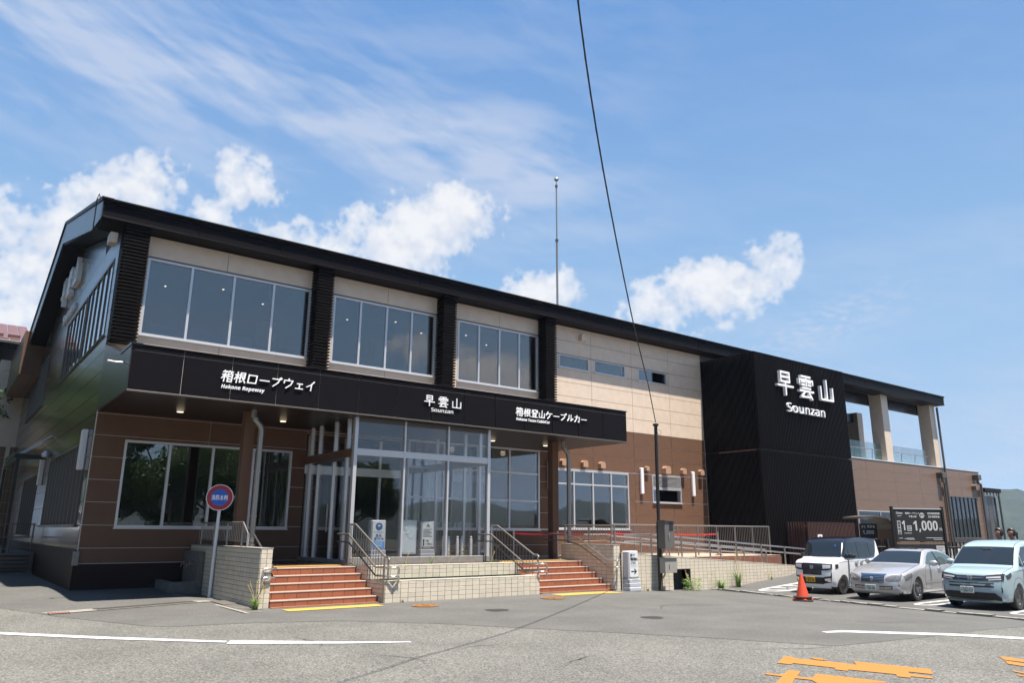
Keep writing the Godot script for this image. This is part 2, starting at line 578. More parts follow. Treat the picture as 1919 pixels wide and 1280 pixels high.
func latin(parent: Node3D, called: String, s: String, m: Material, t: Transform3D, width: float, cap: float, depth: float, bold := false, slant := 0.0) -> void:
	var f := SystemFont.new()
	f.font_names = PackedStringArray(["Droid Sans"])
	f.font_weight = 700 if bold else 400
	var tm := TextMesh.new()
	tm.text = s
	tm.font = f
	tm.font_size = 64
	tm.pixel_size = 0.01
	tm.depth = 0.1
	tm.curve_step = 2.0
	tm.horizontal_alignment = HORIZONTAL_ALIGNMENT_LEFT
	tm.vertical_alignment = VERTICAL_ALIGNMENT_BOTTOM
	var arr := tm.get_mesh_arrays() if tm.get_surface_count() else []
	var box := tm.get_aabb()
	if box.size.x <= 0.0: return
	var vv: PackedVector3Array = tm.surface_get_arrays(0)[Mesh.ARRAY_VERTEX]
	var lo := Vector3(1e9, 1e9, 1e9)
	var hi := -lo
	for q in vv:
		lo = lo.min(q)
		hi = hi.max(q)
	# cap height of this font is 0.714 em; 64 px * 0.01
	var sy := cap / (0.714 * 0.64)
	var base := lo.y
	for ch in s:
		if ch in "gjpqy,":
			base = lo.y + 0.235 * 0.64 * (1.0 if ch != "," else 0.55)
	var sx := width / (hi.x - lo.x)
	var bs := Basis(Vector3(sx, 0, 0), Vector3(slant * sy, sy, 0), Vector3(0, 0, depth / 0.1))
	part(parent, called, tm, m, t * Transform3D(bs, -(bs * Vector3(lo.x, base, lo.z))))

# ---------- walls
func minus(r: Rect2, holes: Array) -> Array:   # a rectangle without its holes, as rectangles
	var xs := [r.position.x, r.end.x]
	var ys := [r.position.y, r.end.y]
	for h: Rect2 in holes:
		if not h.intersects(r): continue
		for x in [h.position.x, h.end.x]:
			if x > r.position.x and x < r.end.x and not xs.has(x): xs.append(x)
		for y in [h.position.y, h.end.y]:
			if y > r.position.y and y < r.end.y and not ys.has(y): ys.append(y)
	xs.sort()
	ys.sort()
	var out := []
	for j in ys.size() - 1:
		var run = null
		for i in xs.size() - 1:
			var c := Rect2(xs[i], ys[j], xs[i + 1] - xs[i], ys[j + 1] - ys[j])
			var hit := false
			for h: Rect2 in holes:
				if h.has_point(c.get_center()): hit = true
			if hit:
				if run != null: out.append(run)
				run = null
			elif run == null: run = c
			else: run = (run as Rect2).merge(c)
		if run != null: out.append(run)
	return out

func wall(parent: Node3D, called: String, t: Transform3D, r: Rect2, holes: Array, thick: float, m: Material) -> void:
	var b := MB.new()
	for q: Rect2 in minus(r, holes):
		b.box(q.position.x, q.position.y, -thick, q.end.x, q.end.y, 0.0, t)
	put(parent, called, b, m)

func panels(parent: Node3D, called: String, t: Transform3D, xs: Array, ys: Array, holes: Array, pick: Callable, gap := 0.014, proud := 0.014) -> void:
	for j in ys.size() - 1:
		for i in xs.size() - 1:
			var r := Rect2(xs[i], ys[j], xs[i + 1] - xs[i], ys[j + 1] - ys[j]).grow(-gap / 2)
			for q: Rect2 in minus(r, holes):
				if q.size.x < 0.05 or q.size.y < 0.05: continue
				var b := MB.new()
				b.box(q.position.x, q.position.y, 0.001, q.end.x, q.end.y, proud + rng.randf() * 0.0015, t)
				put(parent, called, b, pick.call(q.get_center()))

func window(parent: Node3D, t: Transform3D, r: Rect2, xs: Array, ys: Array, fm: Material, gm: Material, fw := 0.05, back := 0.06, front := 0.03, double := true, called := "window") -> Node3D:
	# frame, mullions and one pane for each light; xs, ys: inner divisions
	var w := Node3D.new()
	w.name = called
	parent.add_child(w, true)
	w.transform = t
	var x0 := r.position.x
	var x1 := r.end.x
	var y0 := r.position.y
	var y1 := r.end.y
	var b := MB.new()
	b.box(x0, y0, -back, x1, y0 + fw, front)
	b.box(x0, y1 - fw, -back, x1, y1, front)
	b.box(x0, y0 + fw, -back, x0 + fw, y1 - fw, front)
	b.box(x1 - fw, y0 + fw, -back, x1, y1 - fw, front)
	b.box(x0 - 0.02, y0 - 0.03, -back * 0.5, x1 + 0.02, y0 - 0.001, front + 0.04)
	put(w, "frame", b, fm)
	var gx := [x0 + fw] + xs + [x1 - fw]
	var gyy := [y0 + fw] + ys + [y1 - fw]
	for x in xs:
		var k := MB.new()
		k.box(x - fw * 0.55, y0 + fw, -back * 0.9, x + fw * 0.55, y1 - fw, front * 0.8)
		put(w, "mullion", k, fm)
	for y in ys:
		var k := MB.new()
		k.box(x0 + fw, y - fw * 0.5, -back * 0.8, x1 - fw, y + fw * 0.5, front * 0.7)
		put(w, "transom", k, fm)
	for j in gyy.size() - 1:
		for i in gx.size() - 1:
			pane(w, gx[i], gyy[j], gx[i + 1], gyy[j + 1], gm, double)
	return w

func pane(w: Node3D, xa: float, ya: float, xb: float, yb: float, gm: Material, double := true, thick := true) -> void:
	var k := MB.new()
	for z in ([-0.006, -0.011, -0.017, -0.023, -0.029, -0.035] if thick else [-0.010, -0.020, -0.030]):
		k.quad(Vector3(xa, ya, z), Vector3(xb, ya, z), Vector3(xb, yb, z), Vector3(xa, yb, z))
	put(w, "pane", k, gm)

func frange(a: float, b: float, n: int) -> Array:
	var o := []
	for i in n + 1: o.append(lerpf(a, b, float(i) / n))
	return o

func inner(a: float, b: float, n: int) -> Array:
	var o := frange(a, b, n)
	return o.slice(1, n)

func R(x0: float, y0: float, x1: float, y1: float) -> Rect2:
	return Rect2(x0, y0, x1 - x0, y1 - y0)

func build_station() -> void:
	var S := thing("station_building", "long beige and brown ropeway station with dark gabled roof, black canopy and slatted tower", "building", Vector3())
	var F := at(0, 0, ZF)
	var SD := Transform3D(Basis(Vector3(0, 0, 1), Vector3(0, 1, 0), Vector3(-1, 0, 0)), Vector3(XS, 0, 0))
	var jy := [0.76, 1.13, 1.69, 2.26, 2.82, 3.39, 3.95, 4.51, 5.07, 5.62, 6.18, 6.74, 7.30, 7.86, 8.42, 8.98, 9.57]
	var up := [R(3.76, 6.72, 8.52, 8.93), R(9.28, 6.72, 13.10, 8.93), R(14.02, 6.72, 17.70, 8.93)]
	var ll := R(3.78, 1.63, 8.30, 3.87)
	var six := R(12.2, 1.65, 17.75, 4.53)
	var rw := R(18.44, 1.69, 22.41, 3.91)
	var sw := [R(18.74, 7.87, 20.33, 8.39), R(20.63, 7.87, 22.40, 8.39), R(23.19, 7.87, 24.98, 8.39)]
	var lv := R(23.80, 2.79, 25.61, 3.91)
	var strip := R(39.9, 1.77, 49.3, 2.82)
	var rwin := R(50.79, 1.34, 54.84, 3.93)
	var door := R(8.72, 0.75, 12.2, 4.45)
	var holes := up + [ll, six, rw] + sw + [lv, door]
	wall(S, "front_wall", F, R(XS, 0.0, 39.0, 5.62), holes + [R(27.5, 0.3, 34.3, 9.0)], 0.22, M.sealant)
	wall(S, "front_wall", F, R(XS, 5.62, 39.0, 9.575), holes + [R(27.5, 0.3, 34.3, 9.0)], 0.22, M.sealant_beige)
	var pick := func(c: Vector2): return M.beige if c.y > 5.62 else M.brown
	panels(S, "siding_panel", F, [XS + 0.02, 5.9, 8.9, 11.2, 13.55, 15.85, 18.15, 20.47, 22.79, 25.11, 27.33], jy, holes, pick)
	panels(S, "siding_panel", F, [34.5, 36.6, 39.0], jy, holes, pick)
	# right part: lower storey with roof terrace
	wall(S, "terrace_wall", F, R(39.0, -0.3, 55.8, 5.62), [strip, rwin], 0.22, M.sealant)
	var pick2 := func(_c: Vector2): return M.brown_pale
	panels(S, "terrace_panel", F, [38.12, 41.24, 44.36, 47.45, 50.55, 52.9, 55.8], jy.slice(0, 10), [strip, rwin, R(30, 0, 39.0, 6)], pick2)
	boxpart(S, "parapet_coping", M.alu, Vector3(34.5, 5.625, ZF - 0.3), Vector3(55.85, 5.69, ZF + 0.04), 0.01)
	boxpart(S, "terrace_floor", M.concrete, Vector3(38.9, 5.2, -38.8), Vector3(55.7, 5.6, ZF - 0.23))
	boxpart(S, "terrace_end_wall", M.brown_pale, Vector3(55.58, -0.3, -38.8), Vector3(55.8, 5.62, ZF - 0.222))
	# side wall, seen at a slant
	var su := [R(-26.62, 6.68, -22.33, 8.90), R(-31.2, 6.68, -26.86, 8.90)]
	var su2 := R(-43.0, 6.55, -36.3, 8.72)
	var sl := R(-30.0, 1.66, -22.55, 3.85)
	var sl2 := R(-38.5, 1.3, -33.4, 3.6)
	var hs := su + [su2, sl, sl2]
	wall(S, "side_wall", SD, R(-47, 0, ZF - 0.222, 9.575), hs, 0.2, M.side_gap)
	var gb := MB.new()
	gb.prism(v2([-39.6, 9.575, -22.2, 9.575, -30.9, 11.78]), -0.2, 0.0, SD)
	put(S, "gable_wall", gb, M.side_gap)
	var sy := jy.duplicate()
	sy[0] = 1.1
	sy.remove_at(1)
	var sx := [-47.0, -44.6, -42.2, -39.8, -37.4, -35.9, -33.6, -31.24, -28.9, -26.74, -24.26, ZF + 0.014]
	panels(S, "side_panel", SD, sx, sy, hs, func(_c: Vector2): return M.side_gloss)
	# the gable: panels cut along the slope
	for j in 4:
		var y0 := 9.57 + 0.565 * j
		var y1 := minf(y0 + 0.565, 11.76)
		var reach := func(y: float): return 8.7 * (11.78 - y) / 2.21
		for i in sx.size() - 1:
			var a: float = maxf(sx[i] + 0.007, -30.9 - reach.call(y0 + 0.007))
			var e: float = minf(sx[i + 1] - 0.007, -30.9 + reach.call(y0 + 0.007))
			if e - a < 0.1: continue
			var pa: float = maxf(a, -30.9 - reach.call(y1 - 0.007))
			var pe: float = minf(e, -30.9 + reach.call(y1 - 0.007))
			if pe - pa < 0.02: continue
			var b := MB.new()
			b.prism(v2([a, y0 + 0.007, e, y0 + 0.007, pe, y1 - 0.007, pa, y1 - 0.007]), 0.001, 0.015, SD)
			put(S, "gable_panel", b, M.side_gloss)
	boxpart(S, "plinth", M.plinth, Vector3(XS - 0.05, -0.1, -47), Vector3(XS - 0.002, 1.09, ZF + 0.05))
	boxpart(S, "plinth", M.plinth, Vector3(XS - 0.002, -0.1, ZF), Vector3(5.7, 0.75, ZF + 0.05))
	# windows
	for r: Rect2 in up:
		window(S, F, r, inner(r.position.x, r.end.x, 4), [], M.alu, M.glass, 0.06, 0.08, 0.03)
	window(S, F, ll, inner(3.78, 8.30, 4), [], M.alu, M.glass, 0.06, 0.08, 0.03)
	window(S, F, six, [13.6, 14.98, 16.37], [2.66, 3.64], M.alu, M.glass, 0.06, 0.08, 0.03)
	window(S, F, rw, [19.45, 20.44, 21.43], [3.37], M.alu, M.glass, 0.06, 0.08, 0.03)
	for r: Rect2 in sw: window(S, F, r, [], [], M.alu, M.glass, 0.04, 0.06, 0.03)
	var lw := window(S, F, R(23.80, 2.79, 25.61, 3.37), [], [], M.alu, M.glass, 0.05)
	var lf := MB.new()
	lf.box(23.8, 3.375, -0.05, 25.61, 3.42, 0.03)
	lf.box(23.8, 3.87, -0.05, 25.61, 3.91, 0.03)
	lf.box(23.8, 3.42, -0.05, 23.85, 3.87, 0.03)
	lf.box(25.56, 3.42, -0.05, 25.61, 3.87, 0.03)
	put(lw, "louvre_frame", lf, M.alu)
	for k in 9:
		var b := MB.new()
		b.box(-0.855, -0.003, -0.03, 0.855, 0.003, 0.03, Transform3D(Basis(Vector3.RIGHT, 0.6), Vector3(24.705, 3.445 + 0.05 * k, 0.0)))
		put(lw, "louvre_blade", b, M.alu)
	window(S, F, strip, inner(39.9, 49.3, 4), [], M.alu, M.glass_tint, 0.05)
	window(S, F, rwin, inner(50.79, 54.84, 7), [], M.alu_dark, M.glass_tint, 0.05, 0.06, 0.05)
	window(S, SD, su[0], inner(-26.62, -22.33, 5), [], M.alu_dark, M.glass, 0.05)
	window(S, SD, su[1], inner(-31.2, -26.86, 5), [], M.alu_dark, M.glass, 0.05)
	window(S, SD, su2, inner(-43.0, -36.3, 9), [], M.alu_dark, M.glass, 0.05)
	window(S, SD, sl, inner(-30.0, -22.55, 10), [], M.alu_dark, M.glass, 0.05, 0.06, 0.05)
	window(S, SD, sl2, inner(-38.5, -33.4, 6), [], M.alu_dark, M.glass, 0.05, 0.06, 0.05)
	# insides: floors, ceilings and back walls that the windows show
	boxpart(S, "ground_floor", M.inside_floor, Vector3(XS + 0.2, 0.5, -38.6), Vector3(38.8, 0.745, ZF - 0.23))
	boxpart(S, "upper_floor", M.inside, Vector3(XS + 0.2, 5.3, -38.6), Vector3(38.8, 5.7, ZF - 0.23))
	boxpart(S, "ceiling", M.inside, Vector3(XS + 0.2, 9.05, -38.6), Vector3(38.8, 9.2, ZF - 0.23))
	boxpart(S, "back_wall", M.inside, Vector3(XS + 0.2, 0.5, -38.8), Vector3(39.0, 9.9, -38.6))
	boxpart(S, "end_wall", M.brown, Vector3(38.8, 0.5, -38.6), Vector3(39.0, 9.9, ZF - 0.222))
	boxpart(S, "inner_wall", M.inside_dark, Vector3(XS + 0.2, 0.75, -31.0), Vector3(38.8, 5.3, -30.85))
	boxpart(S, "inner_wall", M.inside, Vector3(18.3, 0.75, -30.8), Vector3(18.42, 5.3, ZF - 0.24))
	boxpart(S, "inner_wall", M.inside, Vector3(18.42, 0.75, -26.0), Vector3(38.8, 5.3, -25.9))
	for x in [4.0, 8.9, 13.55, 18.1]:
		boxpart(S, "inner_column", M.inside, Vector3(x - 0.3, 5.7, -27.3), Vector3(x + 0.3, 9.05, -26.7))
	for i in 9:
		boxpart(S, "ceiling_lamp", M.downlight, Vector3(4.8 + 1.55 * i, 9.035, -24.6 + 0.8 * (i % 2)), Vector3(4.85 + 1.55 * i, 9.049, -24.55 + 0.8 * (i % 2)))
	build_roof(S)
	build_canopy(S)
	build_lobby(S)
	build_tower(S)
	# slatted pillars between the upper windows
	for x in [3.34, 8.78, 13.38, 17.96]:
		var p := Node3D.new()
		p.name = "slatted_pillar"
		S.add_child(p, true)
		p.position = Vector3(x, 6.38, -21.3)
		var w := 0.27 if x > 4 else 0.32
		var cb := MB.new()
		cb.box(-w + 0.07, 0.0, -0.56, w - 0.07, 3.19, -0.07)
		put(p, "pillar_core", cb, M.slat_core)
		var one := MB.new()
		one.box(-w, 0, -0.055, w, 0.05, 0)
		one.box(-w, 0, -0.565, -w + 0.055, 0.05, -0.056)
		one.box(w - 0.055, 0, -0.565, w, 0.05, -0.056)
		var mesh := one.done()
		for k in 33:
			part(p, "batten", mesh, M.slat, at(0, 0.02 + 0.098 * k, 0))
	# lamps, vents, pipes on the walls
	for x in [18.18, 23.13, 26.35]:
		boxpart(S, "wall_lamp", M.white, Vector3(x - 0.085, 3.12, ZF + 0.016), Vector3(x + 0.085, 4.17, ZF + 0.13), 0.02)
	for z in [-22.65, -31.9]:
		boxpart(S, "wall_lamp", M.white, Vector3(XS - 0.16, 3.1, z - 0.14), Vector3(XS - 0.016, 4.15, z + 0.14), 0.02)
	for h in [[18.85, 4.16, 0.25, "hood_tan"], [19.93, 4.16, 0.25, "hood_tan"], [20.86, 4.16, 0.25, "hood_tan"], [23.47, 4.17, 0.18, "hood_tan"], [24.6, 4.16, 0.32, "hood_tan"], [25.72, 4.17, 0.24, "hood_tan"], [26.9, 4.17, 0.24, "hood_tan"], [19.95, 9.2, 0.26, "beige"], [54.6, 4.6, 0.4, "brown_pale"]]:
		var b := MB.new()
		var s: float = h[2]
		b.prism(v2([-s / 2, -s / 2, s / 2, -s / 2, s / 2, s * 0.2, s * 0.3, s * 0.5, -s * 0.3, s * 0.5, -s / 2, s * 0.2]), 0.016, s * 0.75, at(h[0], h[1], ZF))
		put(S, "vent_hood", b, M[h[3]])
	for q in [[50.62, 9.5, 49.9, 5.3, 0.9], [55.62, 5.0, 55.0, 5.4, 0.9]]:
		if q[1] > 6:
			tubepart(S, "downpipe", M.alu_dark, [Vector3(q[0], q[1], ZF + 0.14), Vector3(q[0], -0.2, ZF + 0.14)], 0.07)
		boxpart(S, "rain_hopper", M.alu_dark, Vector3(q[2] - 0.3, q[3] - 0.32, ZF + 0.02), Vector3(q[2] + 0.2, q[3] + 0.02, ZF + 0.4), 0.02)
		var px: float = q[0] + (0.0 if q[1] < 6 else -0.3)
		tubepart(S, "downpipe", M.alu_dark, [Vector3(q[2], q[3] - 0.3, ZF + 0.2), Vector3(q[2] + 0.02, q[3] - 0.5, ZF + 0.2), Vector3(px - 0.1, q[3] - 0.58, ZF + 0.16), Vector3(px, q[3] - 0.7, ZF + 0.14), Vector3(px, -0.2, ZF + 0.14)], 0.075)
	boxpart(S, "security_camera", M.beige, Vector3(2.72, 9.1, -22.0), Vector3(2.92, 9.4, -21.6), 0.02)
	# terrace on the roof: posts, inner beam, glass rail
	for p in [[43.8, 44.55, -22.56, ZF], [49.9, 50.58, -22.56, ZF], [37.7, 38.45, -22.56, ZF], [49.9, 50.6, -27.4, -26.6], [43.8, 44.55, -38.0, -37.2]]:
		boxpart(S, "terrace_column", M.beige, Vector3(p[0], 5.61, p[2]), Vector3(p[1], 9.7, p[3]), 0.02)
	boxpart(S, "terrace_beam", M.fascia_side, Vector3(39.01, 9.03, -22.7), Vector3(50.6, 9.7, -22.59))
	boxpart(S, "terrace_beam", M.fascia_side, Vector3(39.01, 9.03, -27.3), Vector3(50.6, 9.6, -26.9))
	for i in 6:
		var b := MB.new()
		var x0 := 39.1 + 1.72 * i
		b.box(x0, 5.75, -22.13, x0 + 1.66, 6.70, -22.115)
		put(S, "glass_rail_pane", b, M.glass_green)
		var k := MB.new()
		k.tube([Vector3(x0 + 0.6, 6.35, -22.3), Vector3(x0 + 1.3, 5.62, -22.75)], 0.02, 6)
		put(S, "glass_rail_strut", k, M.alu_dark)
	tubepart(S, "glass_rail_bar", M.steel, [Vector3(39.1, 6.3, -22.06), Vector3(49.4, 6.3, -22.06)], 0.02)
	for i in 6:
		var b := MB.new()
		b.box(39.1 + 1.72 * i, 5.65, -36.13, 40.76 + 1.72 * i, 6.9, -36.115)
		put(S, "glass_rail_pane", b, M.glass_green)

func build_roof(S: Node3D) -> void:
	# slab with the gable profile, pushed along x
	var T := Transform3D(Basis(Vector3(0, 0, 1), Vector3(0, 1, 0), Vector3(-1, 0, 0)), Vector3(2.42, 0, 0))
	var b := MB.new()
	b.prism(v2([-21.12, 9.98, -30.7, 12.5, -40.28, 9.98, -40.28, 9.55, -39.4, 9.55, -30.7, 11.74, -22.0, 9.55, -21.12, 9.55]), -48.2, 0.0, T)
	var r := put(S, "roof", b, M.roof)
	r.position = Vector3(0.035, 0.09, -0.25)
	# eaves fascia in lengths, cap and drip strips
	for i in 20:
		var x0 := 2.40 + 2.415 * i
		boxpart(r, "fascia_length", M.fascia, Vector3(x0 + 0.004, 9.56, -21.08), Vector3(x0 + 2.411, 9.91, -21.0), 0.006)
	boxpart(r, "fascia_cap", M.fascia, Vector3(2.38, 9.912, -21.12), Vector3(50.74, 9.995, -20.96), 0.015)
	boxpart(r, "fascia_cap", M.fascia, Vector3(2.36, 9.998, -21.12), Vector3(50.76, 10.07, -20.92), 0.015)
	boxpart(r, "fascia_drip", M.fascia, Vector3(2.38, 9.50, -21.12), Vector3(50.74, 9.558, -20.96), 0.012)
	boxpart(r, "soffit", M.fascia, Vector3(2.44, 9.505, -21.99), Vector3(50.6, 9.545, -21.13))
	# verge boards on the gable
	for s in [[-21.0, 10.05, -30.7, 12.6], [-30.7, 12.6, -40.4, 10.05]]:
		var n := 6
		for i in n:
			var a := Vector2(lerpf(s[0], s[2], (i + 0.006) / n), lerpf(s[1], s[3], (i + 0.006) / n))
			var e := Vector2(lerpf(s[0], s[2], (i + 0.994) / n), lerpf(s[1], s[3], (i + 0.994) / n))
			var k := MB.new()
			var dn := func(p: Vector2): return Vector2(p.x, maxf(p.y - 0.80, 9.5))
			k.prism(PackedVector2Array([a, e, dn.call(e), dn.call(a)]), 0.0, 0.05, T)
			put(r, "verge_board", k, M.fascia_side)
		var c := MB.new()
		c.prism(v2([s[0], s[1] + 0.06, s[2], s[3] + 0.06, s[2], s[3] - 0.05, s[0], s[1] - 0.05]), -0.2, 0.09, T)
		put(r, "verge_cap", c, M.fascia)
	var wire := [Vector3(2.36, 10.12, -21.4), Vector3(2.3, 10.32, -21.45), Vector3(2.28, 10.22, -21.6), Vector3(2.29, 9.8, -21.62), Vector3(2.3, 9.4, -21.7)]
	tubepart(r, "lightning_wire", M.cable, wire, 0.015, 6)
	var eg := Transform3D(Basis(Vector3(0, 0, 1), Vector3(0, 1, 0), Vector3(-1, 0, 0)), Vector3(50.72, 0, 0))
	var k2 := MB.new()
	k2.prism(v2([-21.0, 10.04, -30.7, 12.58, -30.7, 11.8, -21.9, 9.5, -21.0, 9.5]), 0.0, -0.05, eg)
	put(r, "verge_board", k2, M.fascia_side)

func build_canopy(S: Node3D) -> void:
	var c := boxpart(S, "canopy", M.sealant_dark, Vector3(XS + 0.015, 4.62, ZF + 0.016), Vector3(18.53, 5.56, -18.10))
	for i in 14:
		var x0 := 3.03 + 1.1093 * i
		if i == 13: x0 = 17.451
		boxpart(c, "fascia_panel", M.fascia, Vector3(x0 + 0.009, 4.6, -18.098), Vector3(x0 + 1.1003, 5.475, -18.05), 0.004)
		boxpart(c, "fascia_strip", M.fascia, Vector3(x0 + 0.009, 5.495, -18.098), Vector3(x0 + 1.1003, 5.60, -18.048), 0.004)
		var s := boxpart(c, "joint_strip", M.sealant, Vector3(x0 - 0.012, 4.6, -18.099), Vector3(x0 + 0.012, 5.6, -18.085))
		if i == 0: s.position.x = 0.03
	boxpart(c, "joint_strip", M.sealant, Vector3(3.04, 5.47, -18.099), Vector3(18.54, 5.5, -18.087))
	boxpart(c, "drip_edge", M.alu_dark, Vector3(3.02, 4.545, -18.099), Vector3(18.57, 4.585, -18.03), 0.005)
	boxpart(c, "top_cap", M.fascia, Vector3(3.01, 5.602, -18.3), Vector3(18.58, 5.635, -18.03), 0.006)
	# soffit boards
	for i in 6:
		var x0 := 3.06 + 2.58 * i
		boxpart(c, "soffit_board", M.soffit, Vector3(x0, 4.55, ZF + 0.02), Vector3(x0 + 2.572, 4.61, -18.1))
	# left flank, rising to the wall at the back
	var T := Transform3D(Basis(Vector3(0, 0, 1), Vector3(0, 1, 0), Vector3(-1, 0, 0)), Vector3(XS + 0.01, 0, 0))
	var zs := [-21.78, -21.2, -20.5, -19.8, -19.28, -18.7, -18.06]
	var top := func(z: float): return 5.6 if z > -19.28 else lerpf(5.6, 6.28, (-19.28 - z) / 2.5)
	for i in 6:
		var k := MB.new()
		var a: float = zs[i] + 0.006
		var e: float = zs[i + 1] - 0.006
		k.prism(PackedVector2Array([Vector2(a, 4.56), Vector2(e, 4.56), Vector2(e, top.call(e)), Vector2(a, top.call(a))]), -0.05, 0.03, T)
		put(c, "flank_panel", k, M.fascia_side)
	var cap := MB.new()
	cap.prism(v2([-21.78, 6.26, -19.28, 5.59, -18.04, 5.59, -18.04, 5.65, -19.27, 5.65, -21.78, 6.33]), -0.2, 0.05, T)
	put(c, "flank_cap", cap, M.fascia_side)
	var e2 := MB.new()
	e2.box(18.53, 4.56, -21.7, 18.55, 5.6, -18.06)
	put(c, "flank_panel", e2, M.fascia)
	# small outdoor lamp on the flank, lamps in the soffit
	tubepart(c, "lamp_arm", M.steel, [Vector3(3.0, 5.29, -18.7), Vector3(2.72, 5.29, -18.75)], 0.025, 6)
	boxpart(c, "flank_lamp", M.alu, Vector3(2.66, 5.265, -18.79), Vector3(2.76, 5.315, -18.68), 0.015)
	for x in [4.76, 7.49, 14.72, 17.02]:
		var l := MB.new()
		l.lathe([[0.08, 4.542], [0.08, 4.552]], 18, at(x, 0, -20.55))
		put(c, "soffit_lamp", l, M.downlight)
		var o := OmniLight3D.new()
		o.name = "soffit_lamp_glow"
		o.light_energy = 0.004
		o.light_color = Color(1, 0.9, 0.75)
		o.light_size = 0.1
		o.omni_range = 12.0
		o.omni_attenuation = 2.0
		o.shadow_enabled = true
		o.position = Vector3(x, 4.47, -20.55)
		add_child(o, true)
	# posts and downpipes that carry it
	for q in [[6.16, -19.35, 1.2, 6.36, -18.95], [16.52, -19.55, 0.75, 16.82, -19.1]]:
		boxpart(c, "canopy_post", M.brown, Vector3(q[0] - 0.13, q[2], q[1] - 0.13), Vector3(q[0] + 0.13, 4.55, q[1] + 0.13), 0.01)
		var x: float = q[3]
		var z: float = q[4]
		var p := [Vector3(x - 0.2, 4.55, z - 0.05), Vector3(x - 0.2, 4.38, z - 0.05), Vector3(x - 0.15, 4.3, z - 0.03), Vector3(x - 0.03, 4.17, z), Vector3(x, 4.05, z), Vector3(x, q[2] + 0.5, z)]
		if x > 10: p += [Vector3(x + 0.02, q[2] + 0.42, z + 0.05), Vector3(x + 0.3, q[2] + 0.1, z + 0.45), Vector3(x + 0.33, q[2] + 0.02, z + 0.47)]
		else: p += [Vector3(x, q[2], z)]
		tubepart(c, "downpipe", M.steel_dull, p, 0.072, 10)
		for y in [4.3, 3.0, 1.9]:
			var k := MB.new()
			k.lathe([[0.085, y], [0.085, y + 0.05]], 14, at(x if y < 4 else x - 0.17, 0, z))
			put(c, "pipe_collar", k, M.steel_dull)
	# lettering
	var zl := -18.045
	word(c, "letter", "箱根ロープウェイ", M.letter, at(4.98, 5.0, zl), 0.297, Vector2(0.275, 0.285), 0.027, 0.03, 0.14)
	latin(c, "letter_line", "Hakone Ropeway", M.letter, at(5.02, 4.845, zl), 1.02, 0.088, 0.02, true, 0.15)
	word(c, "letter", "早雲山", M.letter, at(10.53, 5.0, zl), 0.455, Vector2(0.36, 0.32), 0.025, 0.03)
	latin(c, "letter_line", "Sounzan", M.letter, at(10.78, 4.855, zl), 0.73, 0.105, 0.02)
	word(c, "letter", "箱根登山ケーブルカー", M.letter, at(13.76, 5.02, zl), 0.2955, Vector2(0.27, 0.265), 0.026, 0.03, 0.08)
	latin(c, "letter_line", "Hakone Tozan CableCar", M.letter, at(13.79, 4.885, zl), 1.32, 0.085, 0.02, true, 0.1)

